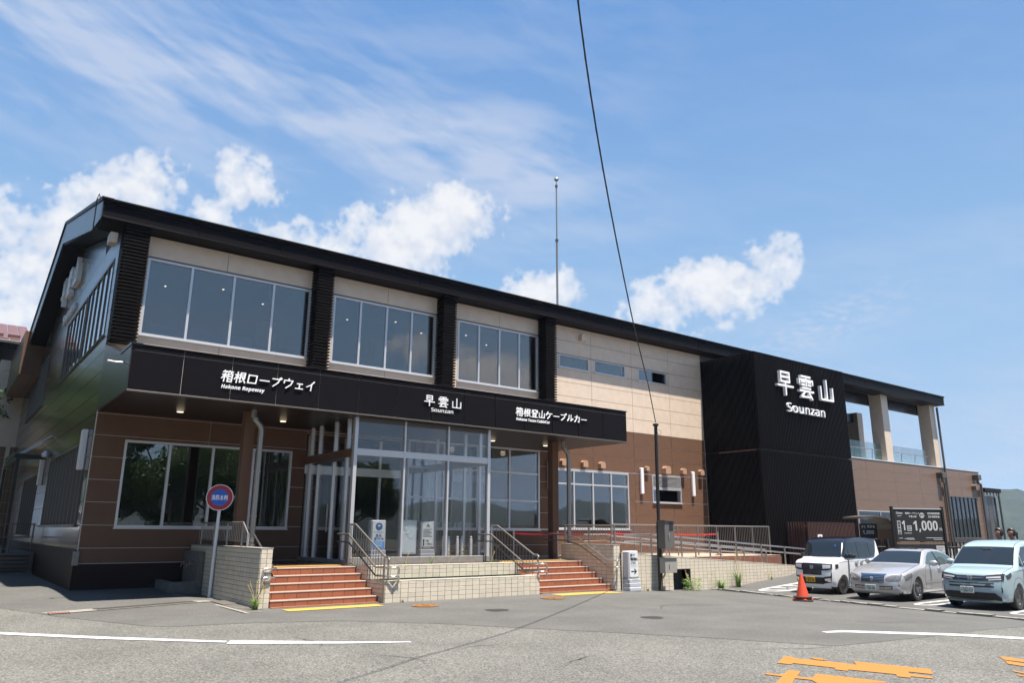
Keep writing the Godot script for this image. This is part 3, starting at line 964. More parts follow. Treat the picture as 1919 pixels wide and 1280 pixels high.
func build_lobby(S: Node3D) -> void:
	var L := Node3D.new()
	L.name = "glass_lobby"
	S.add_child(L, true)
	var z := -18.4
	var xs := [8.72, 10.2, 11.62, 13.05]
	var am: Material = M.alu
	for i in 4:
		var w := 0.1 if i in [0, 3] else 0.055
		boxpart(L, "post", am, Vector3(xs[i] - w * 0.5, 0.80, z - 0.12), Vector3(xs[i] + w * 0.5, 4.548, z + 0.02), 0.006)
	boxpart(L, "sill", M.concrete_pale, Vector3(8.66, 0.74, z - 0.14), Vector3(13.11, 0.92, z + 0.03), 0.008)
	boxpart(L, "transom", am, Vector3(8.77, 3.54, z - 0.1), Vector3(13.0, 3.72, z + 0.01), 0.006)
	boxpart(L, "head", M.alu_dark, Vector3(8.77, 4.44, z - 0.1), Vector3(13.0, 4.548, z + 0.01))
	var g := Node3D.new()
	g.name = "front_glazing"
	L.add_child(g, true)
	g.position = Vector3(0, 0, z - 0.03)
	for i in 3:
		pane(g, xs[i] + 0.03, 0.92, xs[i + 1] - 0.03, 3.54, M.glass, true, false)
		pane(g, xs[i] + 0.03, 3.72, xs[i + 1] - 0.03, 4.44, M.glass, true, false)
	# flanks: left one with the sliding door, right one plain
	for s in [0, 1]:
		var x := 8.72 if s == 0 else 13.05
		var T := Transform3D(Basis(Vector3(0, 0, 1), Vector3(0, 1, 0), Vector3(-1, 0, 0)), Vector3(x, 0, 0))
		var g2 := Node3D.new()
		g2.name = "flank_glazing"
		L.add_child(g2, true)
		g2.transform = T
		var zz := [-21.78, -21.35, -20.75, -19.68, -18.85, -18.52]
		boxpart(L, "flank_beam", M.brown if s == 0 else am, Vector3(x - 0.06, 3.5, -21.78), Vector3(x + 0.06, 3.72, -18.53), 0.006)
		for k in zz.size() - 1:
			pane(g2, zz[k] + 0.03, 3.72, zz[k + 1] - 0.03, 4.5, M.glass, true, false)
			pane(g2, zz[k] + 0.03, 0.82, zz[k + 1] - 0.03, 3.5, M.glass, true, false)
			if k > 0:
				boxpart(L, "flank_post", am, Vector3(x - 0.05, 0.76, zz[k] - 0.026), Vector3(x + 0.03, 3.5, zz[k] + 0.026), 0.005)
				boxpart(L, "flank_post", am, Vector3(x - 0.05, 3.72, zz[k] - 0.03), Vector3(x + 0.05, 4.548, zz[k] + 0.03), 0.005)
		boxpart(L, "flank_sill", am if s == 0 else M.concrete_pale, Vector3(x - 0.05, 0.755, -21.78), Vector3(x + 0.05, 0.86, -18.53))
		if s == 0:
			for q in [-20.72, -19.66]:
				boxpart(L, "door_handle", M.steel, Vector3(x - 0.09, 1.55, q + 0.9), Vector3(x - 0.06, 2.3, q + 0.94), 0.008)
			boxpart(L, "door_rail", M.alu_dark, Vector3(x - 0.1, 3.42, -20.75), Vector3(x - 0.061, 3.5, -18.9))
	# inner doorway in the wall behind
	for q in [8.9, 10.1, 11.3, 12.1]:
		boxpart(L, "inner_door_post", am, Vector3(q - 0.04, 0.76, -22.05), Vector3(q + 0.04, 4.4, -21.95))
	boxpart(L, "inner_door_head", am, Vector3(8.75, 3.25, -22.1), Vector3(12.2, 3.5, -21.94))
	boxpart(L, "lobby_floor", M.floor_tile, Vector3(8.67, 0.70, -22.3), Vector3(13.1, 0.752, z - 0.15))

func build_tower(S: Node3D) -> void:
	var t := Node3D.new()
	t.name = "slatted_tower"
	S.add_child(t, true)
	boxpart(t, "tower_core", M.slat_core, Vector3(27.42, -0.2, ZF - 0.1), Vector3(34.42, 9.16, -18.98))
	var b := MB.new()
	b.box(-0.03, 0, 0, 0.03, 4.2, 0.07)
	var up := b.done()
	var lo := MB.new()
	lo.box(-0.03, 0, 0, 0.03, 5.18, 0.07)
	var low := lo.done()
	for i in 62:
		var x := 27.37 + 7.08 * i / 61.0
		part(t, "front_slat", up, M.slat, at(x, 5.05, -18.95))
		part(t, "front_slat_low", low, M.slat, at(x, -0.2, -18.95))
	for i in 24:
		var z := -21.74 + 2.76 * i / 23.0
		var q := Transform3D(Basis(Vector3.UP, -PI / 2), Vector3(27.41, 5.05, z))
		part(t, "side_slat", up, M.slat, q)
		q.origin.y = -0.2
		part(t, "side_slat_low", low, M.slat, q)
		part(t, "right_slat", up, M.slat, Transform3D(Basis(Vector3.UP, PI / 2), Vector3(34.42, 5.05, z)))
	boxpart(t, "corner_trim", M.slat, Vector3(27.34, -0.2, -18.9), Vector3(27.4, 9.25, -18.88))
	boxpart(t, "ledge", M.brown, Vector3(27.3, 4.985, -21.0), Vector3(27.4, 5.03, -19.1))
	# letters standing off the slats
	for q in [["早", 28.68], ["雲", 30.32], ["山", 32.0]]:
		var k := MB.new()
		glyph(k, q[0], at(q[1], 7.5, -18.86), 1.3, 1.13, 0.088, 0.13)
		put(t, "letter", k, M.letter)
	latin(t, "letter_line", "Sounzan", M.letter, at(29.42, 6.80, -18.86), 2.98, 0.40, 0.08)
	var T := Transform3D(Basis(Vector3(0, 0, 1), Vector3(0, 1, 0), Vector3(-1, 0, 0)), Vector3(XS - 0.02, 0, 0))
	var g := Node3D.new()
	g.name = "gable_lettering"
	S.add_child(g, true)
	for q in [["早", -33.7], ["雲", -32.1], ["山", -30.5]]:
		var k := MB.new()
		glyph(k, q[0], T * at(q[1], 10.05, 0), 1.2, 1.1, 0.13, 0.16)
		put(g, "letter", k, M.letter)
	latin(g, "letter_line", "Sounzan", M.letter, T * at(-32.6, 9.15, 0), 2.9, 0.36, 0.08)

# ---------- ground and markings
func build_ground() -> void:
	var xs := [-2500.0, -700.0, -200.0, -70.0, -30.0]
	var x := -12.0
	while x <= 40.0:
		xs.append(x)
		x += 0.5
	xs += [44.0, 50.0, 58.0, 75.0]
	var zs := [-75.0, -55.0]
	var z := -42.0
	while z <= 10.0:
		zs.append(z)
		z += 0.5
	zs += [14.0, 20.0, 60.0, 200.0, 2500.0]
	var rows := []
	for zz in zs:
		var row := PackedVector3Array()
		for xx in xs: row.append(gp(xx, zz))
		rows.append(row)
	var b := MB.new()
	b.grid(rows, true)
	struct("road", b.done(), M.asphalt_light)
	# the mountain side beyond: falls away behind and to the right of the station
	var t := MB.new()
	var rr := []
	for k in 9:
		var row := PackedVector3Array()
		var d: float = [0.0, 10.0, 40.0, 120.0, 300.0, 700.0, 1200.0, 1800.0, 2600.0][k]
		for i in 33:
			var a := -PI * 0.62 + PI * 1.24 * i / 32.0     # from left-back round to the right
			var p := Vector3(30 + sin(a) * (70 + d), -0.3 - minf(d * 0.12, 60), -30 - cos(a) * (70 + d))
			row.append(p)
		rr.append(row)
	t.grid(rr)
	struct("hillside", t.done(), M.terrain)
	# dark new asphalt in front of the station
	struct("pavement", sheet(v2([-6, -27, -0.34, -20.76, 1.39, -18.73, 2.01, -17.33, 3.23, -14.48, 3.63, -14.16, 4.78, -13.98, 6.25, -13.37, 7.48, -12.05, 9.89, -8.3, 10.32, -7.43, 10.83, -6.48, 11.84, -6.32, 13.13, -6.15, 16.32, -5.97, 20.26, -5.58, 30, -4.6, 34, -18.9, 27.4, -18.9, 16.0, -16.6, 5.8, -16.6, 5.7, -21.78, 3.0, -21.78, 2.95, -33, -6, -33]), 0.004), M.asphalt_dark)
	var park := PackedVector2Array()
	for q in [[19.9, -16.05], [19.5, -13.3], [19.2, -12.1], [18.95, -10.6], [18.2, -6.7], [17.4, -5.2], [17.0, -3.0], [44, -3], [44, -18.8], [27.5, -18.8], [24.9, -16.08]]: park.append(Vector2(q[0], q[1]))
	struct("car_park", sheet(park, 0.010), M.asphalt_park)
	var kerb := MB.new()
	var line := [[20.0, -15.9], [19.6, -13.5], [19.28, -12.1], [18.98, -10.65], [18.3, -6.9], [17.45, -5.2], [17.0, -3.0]]
	for i in line.size() - 1:
		var n := 10
		for k in n:
			var a := Vector2(line[i][0], line[i][1]).lerp(Vector2(line[i + 1][0], line[i + 1][1]), float(k) / n)
			var e := Vector2(line[i][0], line[i][1]).lerp(Vector2(line[i + 1][0], line[i + 1][1]), (k + 0.97) / n)
			var w := 0.07 + rng.randf() * 0.03
			var p := gp(a.x, a.y, 0.012)
			var q := gp(e.x, e.y, 0.012)
			var h := Vector3(0, 0.035 * rng.randf() + 0.01, 0)
			var d := Vector3(w, 0, 0.02)
			kerb.quad(p - d + h, q - d + h, q + d + h, p + d + h)
			kerb.quad(p - d, q - d, q - d + h, p - d + h)
			kerb.quad(q + d, p + d, p + d + h, q + d + h)
	struct("kerb", kerb.done(), M.concrete_pale)
	# painted lines
	for q in [[0.15, -15.98, 1.16, -14.92, 2.42, -13.40, 3.78, -11.92, 3.70, -11.78, 2.34, -13.16, 1.10, -14.66, 0.10, -15.75],
			[3.84, -11.96, 5.12, -10.92, 5.97, -10.35, 5.93, -10.27, 5.05, -10.72, 3.68, -11.64],
			[12.15, -7.49, 12.60, -7.38, 13.71, -6.13, 14.21, -5.22, 14.45, -4.35, 14.25, -4.25, 13.95, -5.08, 13.48, -5.95, 12.40, -7.22, 12.09, -7.36]]:
		struct("white_line", sheet(v2(q), 0.009), M.road_white)
	var loop := func(pts: Array, w: float):
		var out := PackedVector2Array()
		for s in [1.0, -1.0]:
			var idx := range(pts.size()) if s > 0 else range(pts.size() - 1, -1, -1)
			for i in idx:
				var a := Vector2(pts[maxi(i - 1, 0)][0], pts[maxi(i - 1, 0)][1])
				var e := Vector2(pts[mini(i + 1, pts.size() - 1)][0], pts[mini(i + 1, pts.size() - 1)][1])
				var d := (e - a).normalized()
				out.append(Vector2(pts[i][0], pts[i][1]) + Vector2(-d.y, d.x) * w * s * 0.5)
		struct("white_line", sheet(out, 0.015), M.road_white)
	for q in [[20.75, -14.55], [20.1, -9.62], [19.65, -7.28]]:
		var x0: float = q[0]
		var zc: float = q[1]
		var wd := 0.38 if zc < -14 else 0.22
		loop.call([[x0 + 4.0, zc - wd], [x0 + 0.5, zc - wd], [x0 + 0.15, zc - wd * 0.75], [x0, zc - wd * 0.3], [x0, zc + wd * 0.3], [x0 + 0.15, zc + wd * 0.75], [x0 + 0.5, zc + wd], [x0 + 4.0, zc + wd]], 0.13)
	for k in 4:
		loop.call([[20.95 + k * 0.7, -14.85], [21.45 + k * 0.7, -14.25]], 0.12)
	for q in [[8.82, -6.09, 9.39, -6.35, 9.40, -6.22, 9.33, -6.16, 9.50, -5.62, 9.50, -5.42, 9.74, -5.58, 9.96, -4.73, 9.63, -4.56, 9.57, -4.81, 9.44, -4.74, 9.46, -4.49, 9.36, -4.43, 9.28, -4.65, 9.19, -4.60, 9.15, -4.74, 9.28, -4.81, 9.11, -5.30, 9.01, -5.26, 8.98, -5.40, 9.09, -5.46, 8.97, -5.95, 8.85, -5.92],
			[9.53, -6.08, 9.61, -6.03, 9.54, -5.82, 9.46, -5.94],
			[8.01, -5.71, 8.10, -5.75, 8.17, -5.57, 8.49, -5.71, 8.53, -5.57, 8.20, -5.41, 8.26, -5.25, 8.54, -5.38, 8.74, -4.66, 8.66, -4.62, 8.00, -5.02, 8.14, -5.19, 8.08, -5.36, 7.60, -5.10, 7.50, -5.25, 8.06, -5.51],
			[11.74, -4.66, 11.78, -4.52, 11.60, -4.00, 11.50, -4.02, 11.49, -4.50], [11.45, -4.48, 11.30, -3.9, 11.10, -3.95, 11.19, -4.35], [10.70, -4.12, 10.63, -3.7, 10.5, -3.7, 10.62, -4.07], [10.45, -3.99, 10.38, -3.6, 10.28, -3.6, 10.37, -3.93]]:
		struct("road_lettering", sheet(v2(q), 0.008), M.road_orange)
	# tactile strips at the foot of the stairs, bumps and all
	for q in [[6.05, 8.2, -15.82, -15.4], [13.2, 15.4, -15.78, -15.28]]:
		var s := struct("tactile_paving", sheet(v2([q[0], q[2], q[1], q[2], q[1], q[3], q[0], q[3]]), 0.014), M.tactile)
		var d := MB.new()
		var nx := int((q[1] - q[0]) / 0.075)
		for i in nx:
			for j in 5:
				var px: float = q[0] + 0.04 + 0.075 * i
				var pz: float = q[2] + 0.05 + 0.08 * j
				var p := gp(px, pz, 0.014)
				d.lathe([[0.017, 0.0], [0.012, 0.006]], 6, at(p.x, p.y, p.z))
		var o := put(s, "tactile_bumps", d, M.tactile)
		o.set_meta("kind", "stuff")
	# old patches, sealed crack, manholes, drains
	for q in [[9.72, -13.33, 0.28, 0.09], [11.38, -10.55, 0.25, 0.1]]:
		var e := PackedVector2Array()
		for k in 14:
			var a := TAU * k / 14
			e.append(Vector2(q[0], q[1]) + Vector2(cos(a), sin(a)) * q[2] * (0.75 + 0.3 * rng.randf()))
		struct("asphalt_patch", sheet(e, 0.008), M.rubber)
	for q in [[4.6, -10.6, -0.4, 1.5], [4.9, -9.7, 0.5, 1.2], [6.1, -9.3, -0.9, 0.9], [9.6, -7.0, 0.2, 1.3], [13.4, -8.4, 0.8, 2.6], [6.6, -7.6, -0.2, 0.8], [12.6, -11.4, -0.5, 3.0]]:
		var a: float = q[2]
		var p := Vector2(q[0], q[1])
		var up := PackedVector2Array()
		var dn := PackedVector2Array()
		var n := int(q[3] / 0.1)
		for k in n + 1:
			var w := 0.009 * sin(PI * (k + 0.3) / (n + 0.6)) * (0.6 + 0.8 * rng.randf())
			up.append(p + Vector2(-sin(a), cos(a)) * w)
			dn.append(p - Vector2(-sin(a), cos(a)) * w)
			a += (rng.randf() - 0.5) * 0.9
			p += Vector2(cos(a), sin(a)) * 0.1
		dn.reverse()
		up.append_array(dn)
		if Geometry2D.triangulate_polygon(up).size() > 0: struct("road_crack", sheet(up, 0.007), M.rubber)
	for q in [[8.93, -14.92, "round iron manhole cover with orange ring on the asphalt before the planter"], [12.50, -14.85, "round iron manhole cover with orange ring before the right stairs"]]:
		var mh := thing("manhole_cover", q[2], "manhole cover", gp(q[0], q[1], 0.006), "manhole covers on the asphalt")
		var c := MB.new()
		c.lathe([[0.30, 0.0], [0.30, 0.008], [0.27, 0.01], [0.0, 0.01]], 28)
		put(mh, "cover", c, M.alu_dark)
		for r in [[0.285, 0.262], [0.12, 0.10]]:
			var k := MB.new()
			k.lathe([[r[0], 0.0101], [r[0], 0.013], [r[1], 0.013], [r[1], 0.0101]], 28)
			put(mh, "painted_ring", k, M.road_orange)
		for i in 4:
			var k := MB.new()
			k.box(-0.03, 0.0101, -0.06, 0.03, 0.013, 0.06, Transform3D(Basis(Vector3.UP, i * PI / 2 + 0.5), Vector3()) * at(0.18, 0, 0))
			put(mh, "painted_mark", k, M.road_orange)
	var dg := thing("drain_channel", "long narrow steel drain grate in a concrete strip beside the wash basin", "drain grate", Vector3())
	var strip := MB.new()
	var A := Vector3(2.05, 0, -17.42)
	var E := Vector3(5.35, 0, -18.28)
	for i in 12:
		var p := A.lerp(E, i / 12.0)
		var q := A.lerp(E, (i + 0.985) / 12.0)
		var d := Vector3(0.05, 0, 0.2)
		p = gp(p.x, p.z, 0.012)
		q = gp(q.x, q.z, 0.012)
		strip.quad(p + d, q + d, q - d, p - d)
	put(dg, "concrete_strip", strip, M.concrete_pale)
	for i in 40:
		var p := A.lerp(E, 0.27 + 0.62 * i / 40.0)
		p = gp(p.x, p.z, 0.0)
		var k := MB.new()
		k.box(-0.022, 0.012, -0.13, 0.022, 0.02, 0.13, Transform3D(Basis(Vector3.UP, 0.25), p))
		put(dg, "grate_bar", k, M.alu_dark)
	var fp := thing("drain_plate", "grey steel drain plate along the foot of the left stair wall", "drain cover", Vector3())
	for i in 3:
		var za := -18.2 + 0.87 * i
		var k := MB.new()
		k.box(5.3, 0.0, za, 5.62, 0.0, za + 0.85)
		var m := MB.new()
		m.bev(5.3, gy(5.3, za) + 0.0, za, 5.62, gy(5.3, za) + 0.018, za + 0.85, 0.004)
		put(fp, "steel_plate", m, M.box_grey)
	boxpart(fp, "concrete_edge", M.concrete_pale, Vector3(5.2, -0.05, -18.25), Vector3(5.29, 0.022, -15.5))
	var gg := thing("gutter_grate", "small rusty gutter grate at the left end of the drain strip", "drain grate", gp(2.1, -17.38, 0.0))
	for i in 7:
		var k := MB.new()
		k.box(-0.02 + i * 0.055, 0.012, -0.14, 0.015 + i * 0.055, 0.02, 0.14)
		put(gg, "grate_bar", k, M.redbrown)

# ---------- tiles
var tile_mesh := {}
func tiles(parent: Node3D, t: Transform3D, w: float, h: float, top: Callable, skip := Rect2(), limit := 300, tw := 0.2, th := 0.1, bond := 0.0) -> void:
	# rows of tiles on a face whose lower left corner is t's origin; top(u) is the height there
	var key := "%f %f" % [tw, th]
	if not tile_mesh.has(key):
		var b := MB.new()
		b.bev(0.004, 0.004, 0.0, tw - 0.004, th - 0.004, 0.011, 0.0035)
		tile_mesh[key] = b.done()
	var nr := int(ceil(h / th))
	var extra := MB.new()
	var n := 0
	for j in nr:
		var off := -bond * tw * (j % 2)
		var nc := int(ceil((w - off) / tw))
		for i in nc:
			var u0 := maxf(off + i * tw, 0.0)
			var u1 := minf(off + (i + 1) * tw, w)
			var y0 := h - (j + 1) * th if false else j * th
			var y1 := minf(y0 + th, top.call((u0 + u1) / 2))
			if y1 - y0 < 0.02 or u1 - u0 < 0.02: continue
			if skip.has_point(Vector2((u0 + u1) / 2, (y0 + y1) / 2)): continue
			n += 1
			var m: Material = M["tile%d" % ([0, 0, 0, 1, 2, 0, 1, 2, 3, 0][rng.randi() % 10])]
			if n <= limit:
				part(parent, "tile", tile_mesh[key], m, t * Transform3D(Basis().scaled(Vector3((u1 - u0) / tw, (y1 - y0) / th, 1)), Vector3(u0, y0, rng.randf() * 0.001)))
			else: extra.bev(u0 + 0.004, y0 + 0.004, 0.0, u1 - 0.004, y1 - 0.004, 0.011, 0.0035, t)
	if n > limit:
		var o := put(parent, "tile_field", extra, M.tile0)
		o.set_meta("kind", "stuff")

func face_x(x: float, y: float, z: float) -> Transform3D:   # a face looking to +z whose u runs along x
	return at(x, y, z)

func face_left(x: float, y: float, z: float) -> Transform3D:   # looking to -x, u along +z
	return Transform3D(Basis(Vector3(0, 0, 1), Vector3(0, 1, 0), Vector3(-1, 0, 0)), Vector3(x, y, z))

func build_stairs() -> void:
	# platform in front of the doors
	var P := boxpart(self, "platform", M.redbrown, Vector3(5.72, 0.0, ZF), Vector3(27.35, 0.735, -18.35))
	P.set_meta("kind", "structure")
	var fl := boxpart(P, "platform_floor", M.floor_tile, Vector3(5.72, 0.736, ZF + 0.02), Vector3(16.3, 0.75, -17.85))
	boxpart(P, "platform_front", M.redbrown, Vector3(5.95, 0.0, -18.349), Vector3(15.9, 0.735, -17.86))
	boxpart(P, "walkway_floor", M.floor_pale, Vector3(16.3, 0.736, ZF + 0.02), Vector3(27.35, 0.752, -18.33))
	for i in 6:
		boxpart(P, "concrete_panel", M.redbrown, Vector3(16.2 + 1.86 * i, 0.0, -18.348), Vector3(18.045 + 1.86 * i, 0.70, -18.30), 0.008)
	for q in [[5.98, 8.5], [13.05, 15.88]]:
		var tp := boxpart(P, "tactile_strip", M.tactile, Vector3(q[0] + 0.1, 0.7505, -18.2), Vector3(q[1] - 0.2, 0.762, -17.92))
	for s in 2:
		var x0: float = [5.965, 13.06][s]
		var x1: float = [8.48, 15.88][s]
		var st := thing("tiled_stairs", ["flight of terracotta tile steps between the left tiled wall and the planter", "flight of terracotta tile steps right of the planter"][s], "stairs", Vector3(), "flights of terracotta steps")
		var rise := 0.15
		for k in 5:
			var z := -16.3 - 0.3 * k
			var stp := boxpart(st, "step", M.grout, Vector3(x0, -0.05 if k == 0 else rise * k - 0.02, -18.0), Vector3(x1, rise * (k + 1) - 0.025, z))
			if s == 1: pass
			# riser tiles
			var n := int(round((x1 - x0) / 0.29))
			var off := 0.5 * (k % 2)
			for i in n + 1:
				var a := x0 + maxf((i - off) * (x1 - x0) / n, 0.0)
				var e := x0 + minf((i + 1 - off) * (x1 - x0) / n, x1 - x0)
				if e - a < 0.03: continue
				boxpart(stp, "riser_tile", M["terra%d" % (rng.randi() % 4)], Vector3(a + 0.003, rise * k + 0.004, z), Vector3(e - 0.003, rise * (k + 1) - 0.03, z + 0.012), 0.003)
			boxpart(stp, "tread", M.tread, Vector3(x0, rise * (k + 1) - 0.024, z - 0.295), Vector3(x1, rise * (k + 1), z - 0.03))
			boxpart(stp, "nosing", M.nosing, Vector3(x0, rise * (k + 1) - 0.026, z - 0.029), Vector3(x1, rise * (k + 1) + 0.002, z + 0.02), 0.006)
		boxpart(st, "foot_slab", M.tread, Vector3(x0, -0.05, -16.285), Vector3(x1, 0.022, -16.16))
	# left stair wall
	var lw := thing("left_stair_wall", "cream tiled wall left of the stairs with a chrome handrail end", "wall", Vector3())
	boxpart(lw, "wall_core", M.grout, Vector3(5.70, -0.1, -21.75), Vector3(5.95, 1.2, -16.3))
	boxpart(lw, "wall_coping", M.concrete_pale, Vector3(5.685, 1.2, -21.75), Vector3(5.965, 1.225, -16.285), 0.004)
	var full := func(_u: float): return 1.2
	tiles(lw, face_x(5.70, 0, -16.3), 0.25, 1.2, full, Rect2(), 300, 0.125)
	tiles(lw, face_left(5.70, 0, -21.7), 5.4, 1.2, full, Rect2(), 274)
	for y in [0.62, 0.80]:
		tubepart(lw, "handrail", M.steel, [Vector3(5.76, y - 0.16, -16.26), Vector3(5.76, y - 0.04, -16.25), Vector3(5.79, y, -16.25), Vector3(5.9, y, -16.25), Vector3(6.04, y, -16.28), Vector3(6.05, y, -16.45), Vector3(6.05, y + 0.68, -17.85), Vector3(6.05, y + 0.68, -18.3)], 0.021)
	# planter, two tiers
	var pl := thing("planter", "two tier cream tiled planter between the stairs under the glass lobby", "planter", Vector3())
	boxpart(pl, "lower_wall", M.grout, Vector3(8.5, -0.1, -16.14), Vector3(13.02, 0.47, -16.0))
	boxpart(pl, "lower_coping", M.tile2, Vector3(8.49, 0.47, -16.15), Vector3(13.03, 0.487, -15.985), 0.004)
	boxpart(pl, "side_wall", M.grout, Vector3(8.5, -0.1, -18.2), Vector3(8.64, 0.47, -16.141))
	boxpart(pl, "side_wall", M.grout, Vector3(12.88, -0.1, -18.2), Vector3(13.02, 0.47, -16.141))
	boxpart(pl, "soil", M.terrain, Vector3(8.64, 0.0, -16.9), Vector3(12.88, 0.40, -16.15))
	boxpart(pl, "upper_wall", M.grout, Vector3(8.5, 0.3, -17.05), Vector3(13.02, 0.765, -16.9))
	boxpart(pl, "upper_coping", M.tile2, Vector3(8.49, 0.765, -17.06), Vector3(13.03, 0.782, -16.885), 0.004)
	boxpart(pl, "side_wall", M.grout, Vector3(8.5, 0.47, -18.4), Vector3(8.64, 0.765, -17.06))
	boxpart(pl, "side_wall", M.grout, Vector3(12.88, 0.47, -18.4), Vector3(13.02, 0.765, -17.06))
	boxpart(pl, "soil", M.terrain, Vector3(8.64, 0.5, -18.3), Vector3(12.88, 0.70, -17.06))
	var f47 := func(_u: float): return 0.47
	var f30 := func(_u: float): return 0.295
	tiles(pl, face_x(8.5, 0, -16.0), 4.52, 0.47, f47)
	tiles(pl, face_x(8.5, 0.47, -16.9), 4.52, 0.295, f30)
	tiles(pl, face_left(8.5, 0, -17.9), 1.9, 0.47, f47)
	tiles(pl, face_left(8.5, 0.47, -18.0), 1.1, 0.295, f30)
	# right stair wall
	var rwl := thing("right_stair_wall", "cream tiled wall right of the stairs beside the ramp", "wall", Vector3())
	boxpart(rwl, "wall_core", M.grout, Vector3(15.9, -0.3, -18.45), Vector3(16.15, 1.22, -16.15))
	boxpart(rwl, "wall_coping", M.concrete_pale, Vector3(15.885, 1.22, -18.46), Vector3(16.165, 1.24, -16.135), 0.004)
	var f122 := func(_u: float): return 1.32
	tiles(rwl, face_x(15.9, -0.1, -16.15), 0.25, 1.32, f122, Rect2(), 300, 0.125)
	tiles(rwl, face_left(15.9, -0.1, -18.45), 2.3, 1.32, f122)
	for dy in [0.0, -0.18]:
		tubepart(rwl, "handrail", M.steel, [Vector3(16.03, 0.81 + dy, -16.12), Vector3(16.0, 0.81 + dy, -15.98), Vector3(15.9, 0.81 + dy, -15.93), Vector3(15.78, 0.81 + dy, -15.95), Vector3(15.76, 0.81 + dy, -16.25), Vector3(15.76, 1.41 + dy, -17.5), Vector3(15.76, 1.52 + dy, -18.2), Vector3(15.76, 1.54 + dy, -19.2)], 0.021)
	for z in [-16.4, -17.6, -18.3]:
		tubepart(rwl, "rail_bracket", M.steel, [Vector3(15.89, 0.7 + (-16.4 - z) * 0.42, z), Vector3(15.77, 0.72 + (-16.4 - z) * 0.42, z)], 0.012, 6)
	# ramp wall
	var ra := thing("ramp_wall", "long cream tiled retaining wall of the access ramp, lower towards the parked cars", "wall", Vector3())
	var topf := func(u: float): return 0.925 - (u + 16.16 - 17.49) * 0.0618
	var t2 := func(u: float): return topf.call(u) + 0.3
	var core := MB.new()
	core.prism(v2([16.16, -0.4, 18.3, -0.4, 18.3, 0.49, 19.25, 0.49, 19.25, -0.4, 29.0, -0.4, 29.0, topf.call(12.84), 16.16, topf.call(0)]), -0.2, 0.0, at(0, 0, -16.1))
	put(ra, "wall_core", core, M.grout)
	var cp := MB.new()
	cp.prism(v2([16.16, topf.call(0), 29.0, topf.call(12.84), 29.0, topf.call(12.84) + 0.02, 16.16, topf.call(0) + 0.02]), -0.215, 0.015, at(0, 0, -16.1))
	put(ra, "wall_coping", cp, M.tile2)
	tiles(ra, face_x(16.16, -0.3, -16.1), 9.4, 1.3, t2, R(2.14, 0.0, 3.09, 0.8), 300)
	boxpart(ra, "niche_back", M.concrete, Vector3(18.2, -0.3, -16.7), Vector3(19.35, 0.6, -16.6))
	boxpart(ra, "niche_side", M.concrete, Vector3(18.2, -0.3, -16.6), Vector3(18.29, 0.6, -16.2))
	var rf := MB.new()
	rf.quad(Vector3(16.2, topf.call(0) - 0.15, -16.28), Vector3(28.5, topf.call(12.3) - 0.15, -16.28), Vector3(28.5, topf.call(12.3) - 0.15, -18.29), Vector3(16.2, topf.call(0) - 0.15, -18.29))
	put(ra, "ramp_floor", rf, M.floor_pale)

# ---------- railings
func barrier(called: String, label: String, a: Vector3, e: Vector3, h: float, n: int, posts: int, m: Material, rail_r := 0.022, low := 0.12) -> Node3D:
	# top rail, bottom rail, posts and n balusters between a and e (feet)
	var o := thing(called, label, "railing", Vector3())
	var up := Vector3(0, h, 0)
	tubepart(o, "top_rail", m, [a + up, e + up], rail_r)
	tubepart(o, "bottom_rail", m, [a + Vector3(0, low, 0), e + Vector3(0, low, 0)], rail_r * 0.6, 6)
	for i in posts:
		var p := a.lerp(e, i / (posts - 1.0))
		tubepart(o, "post", m, [p, p + up], rail_r * 0.95)
	var b := MB.new()
	b.tube([Vector3(0, low, 0), Vector3(0, h - 0.02, 0)], 0.008, 5)
	var mesh := b.done()
	for i in n:
		part(o, "baluster", mesh, m, Transform3D(Basis(), a.lerp(e, (i + 0.5) / n)))
	return o

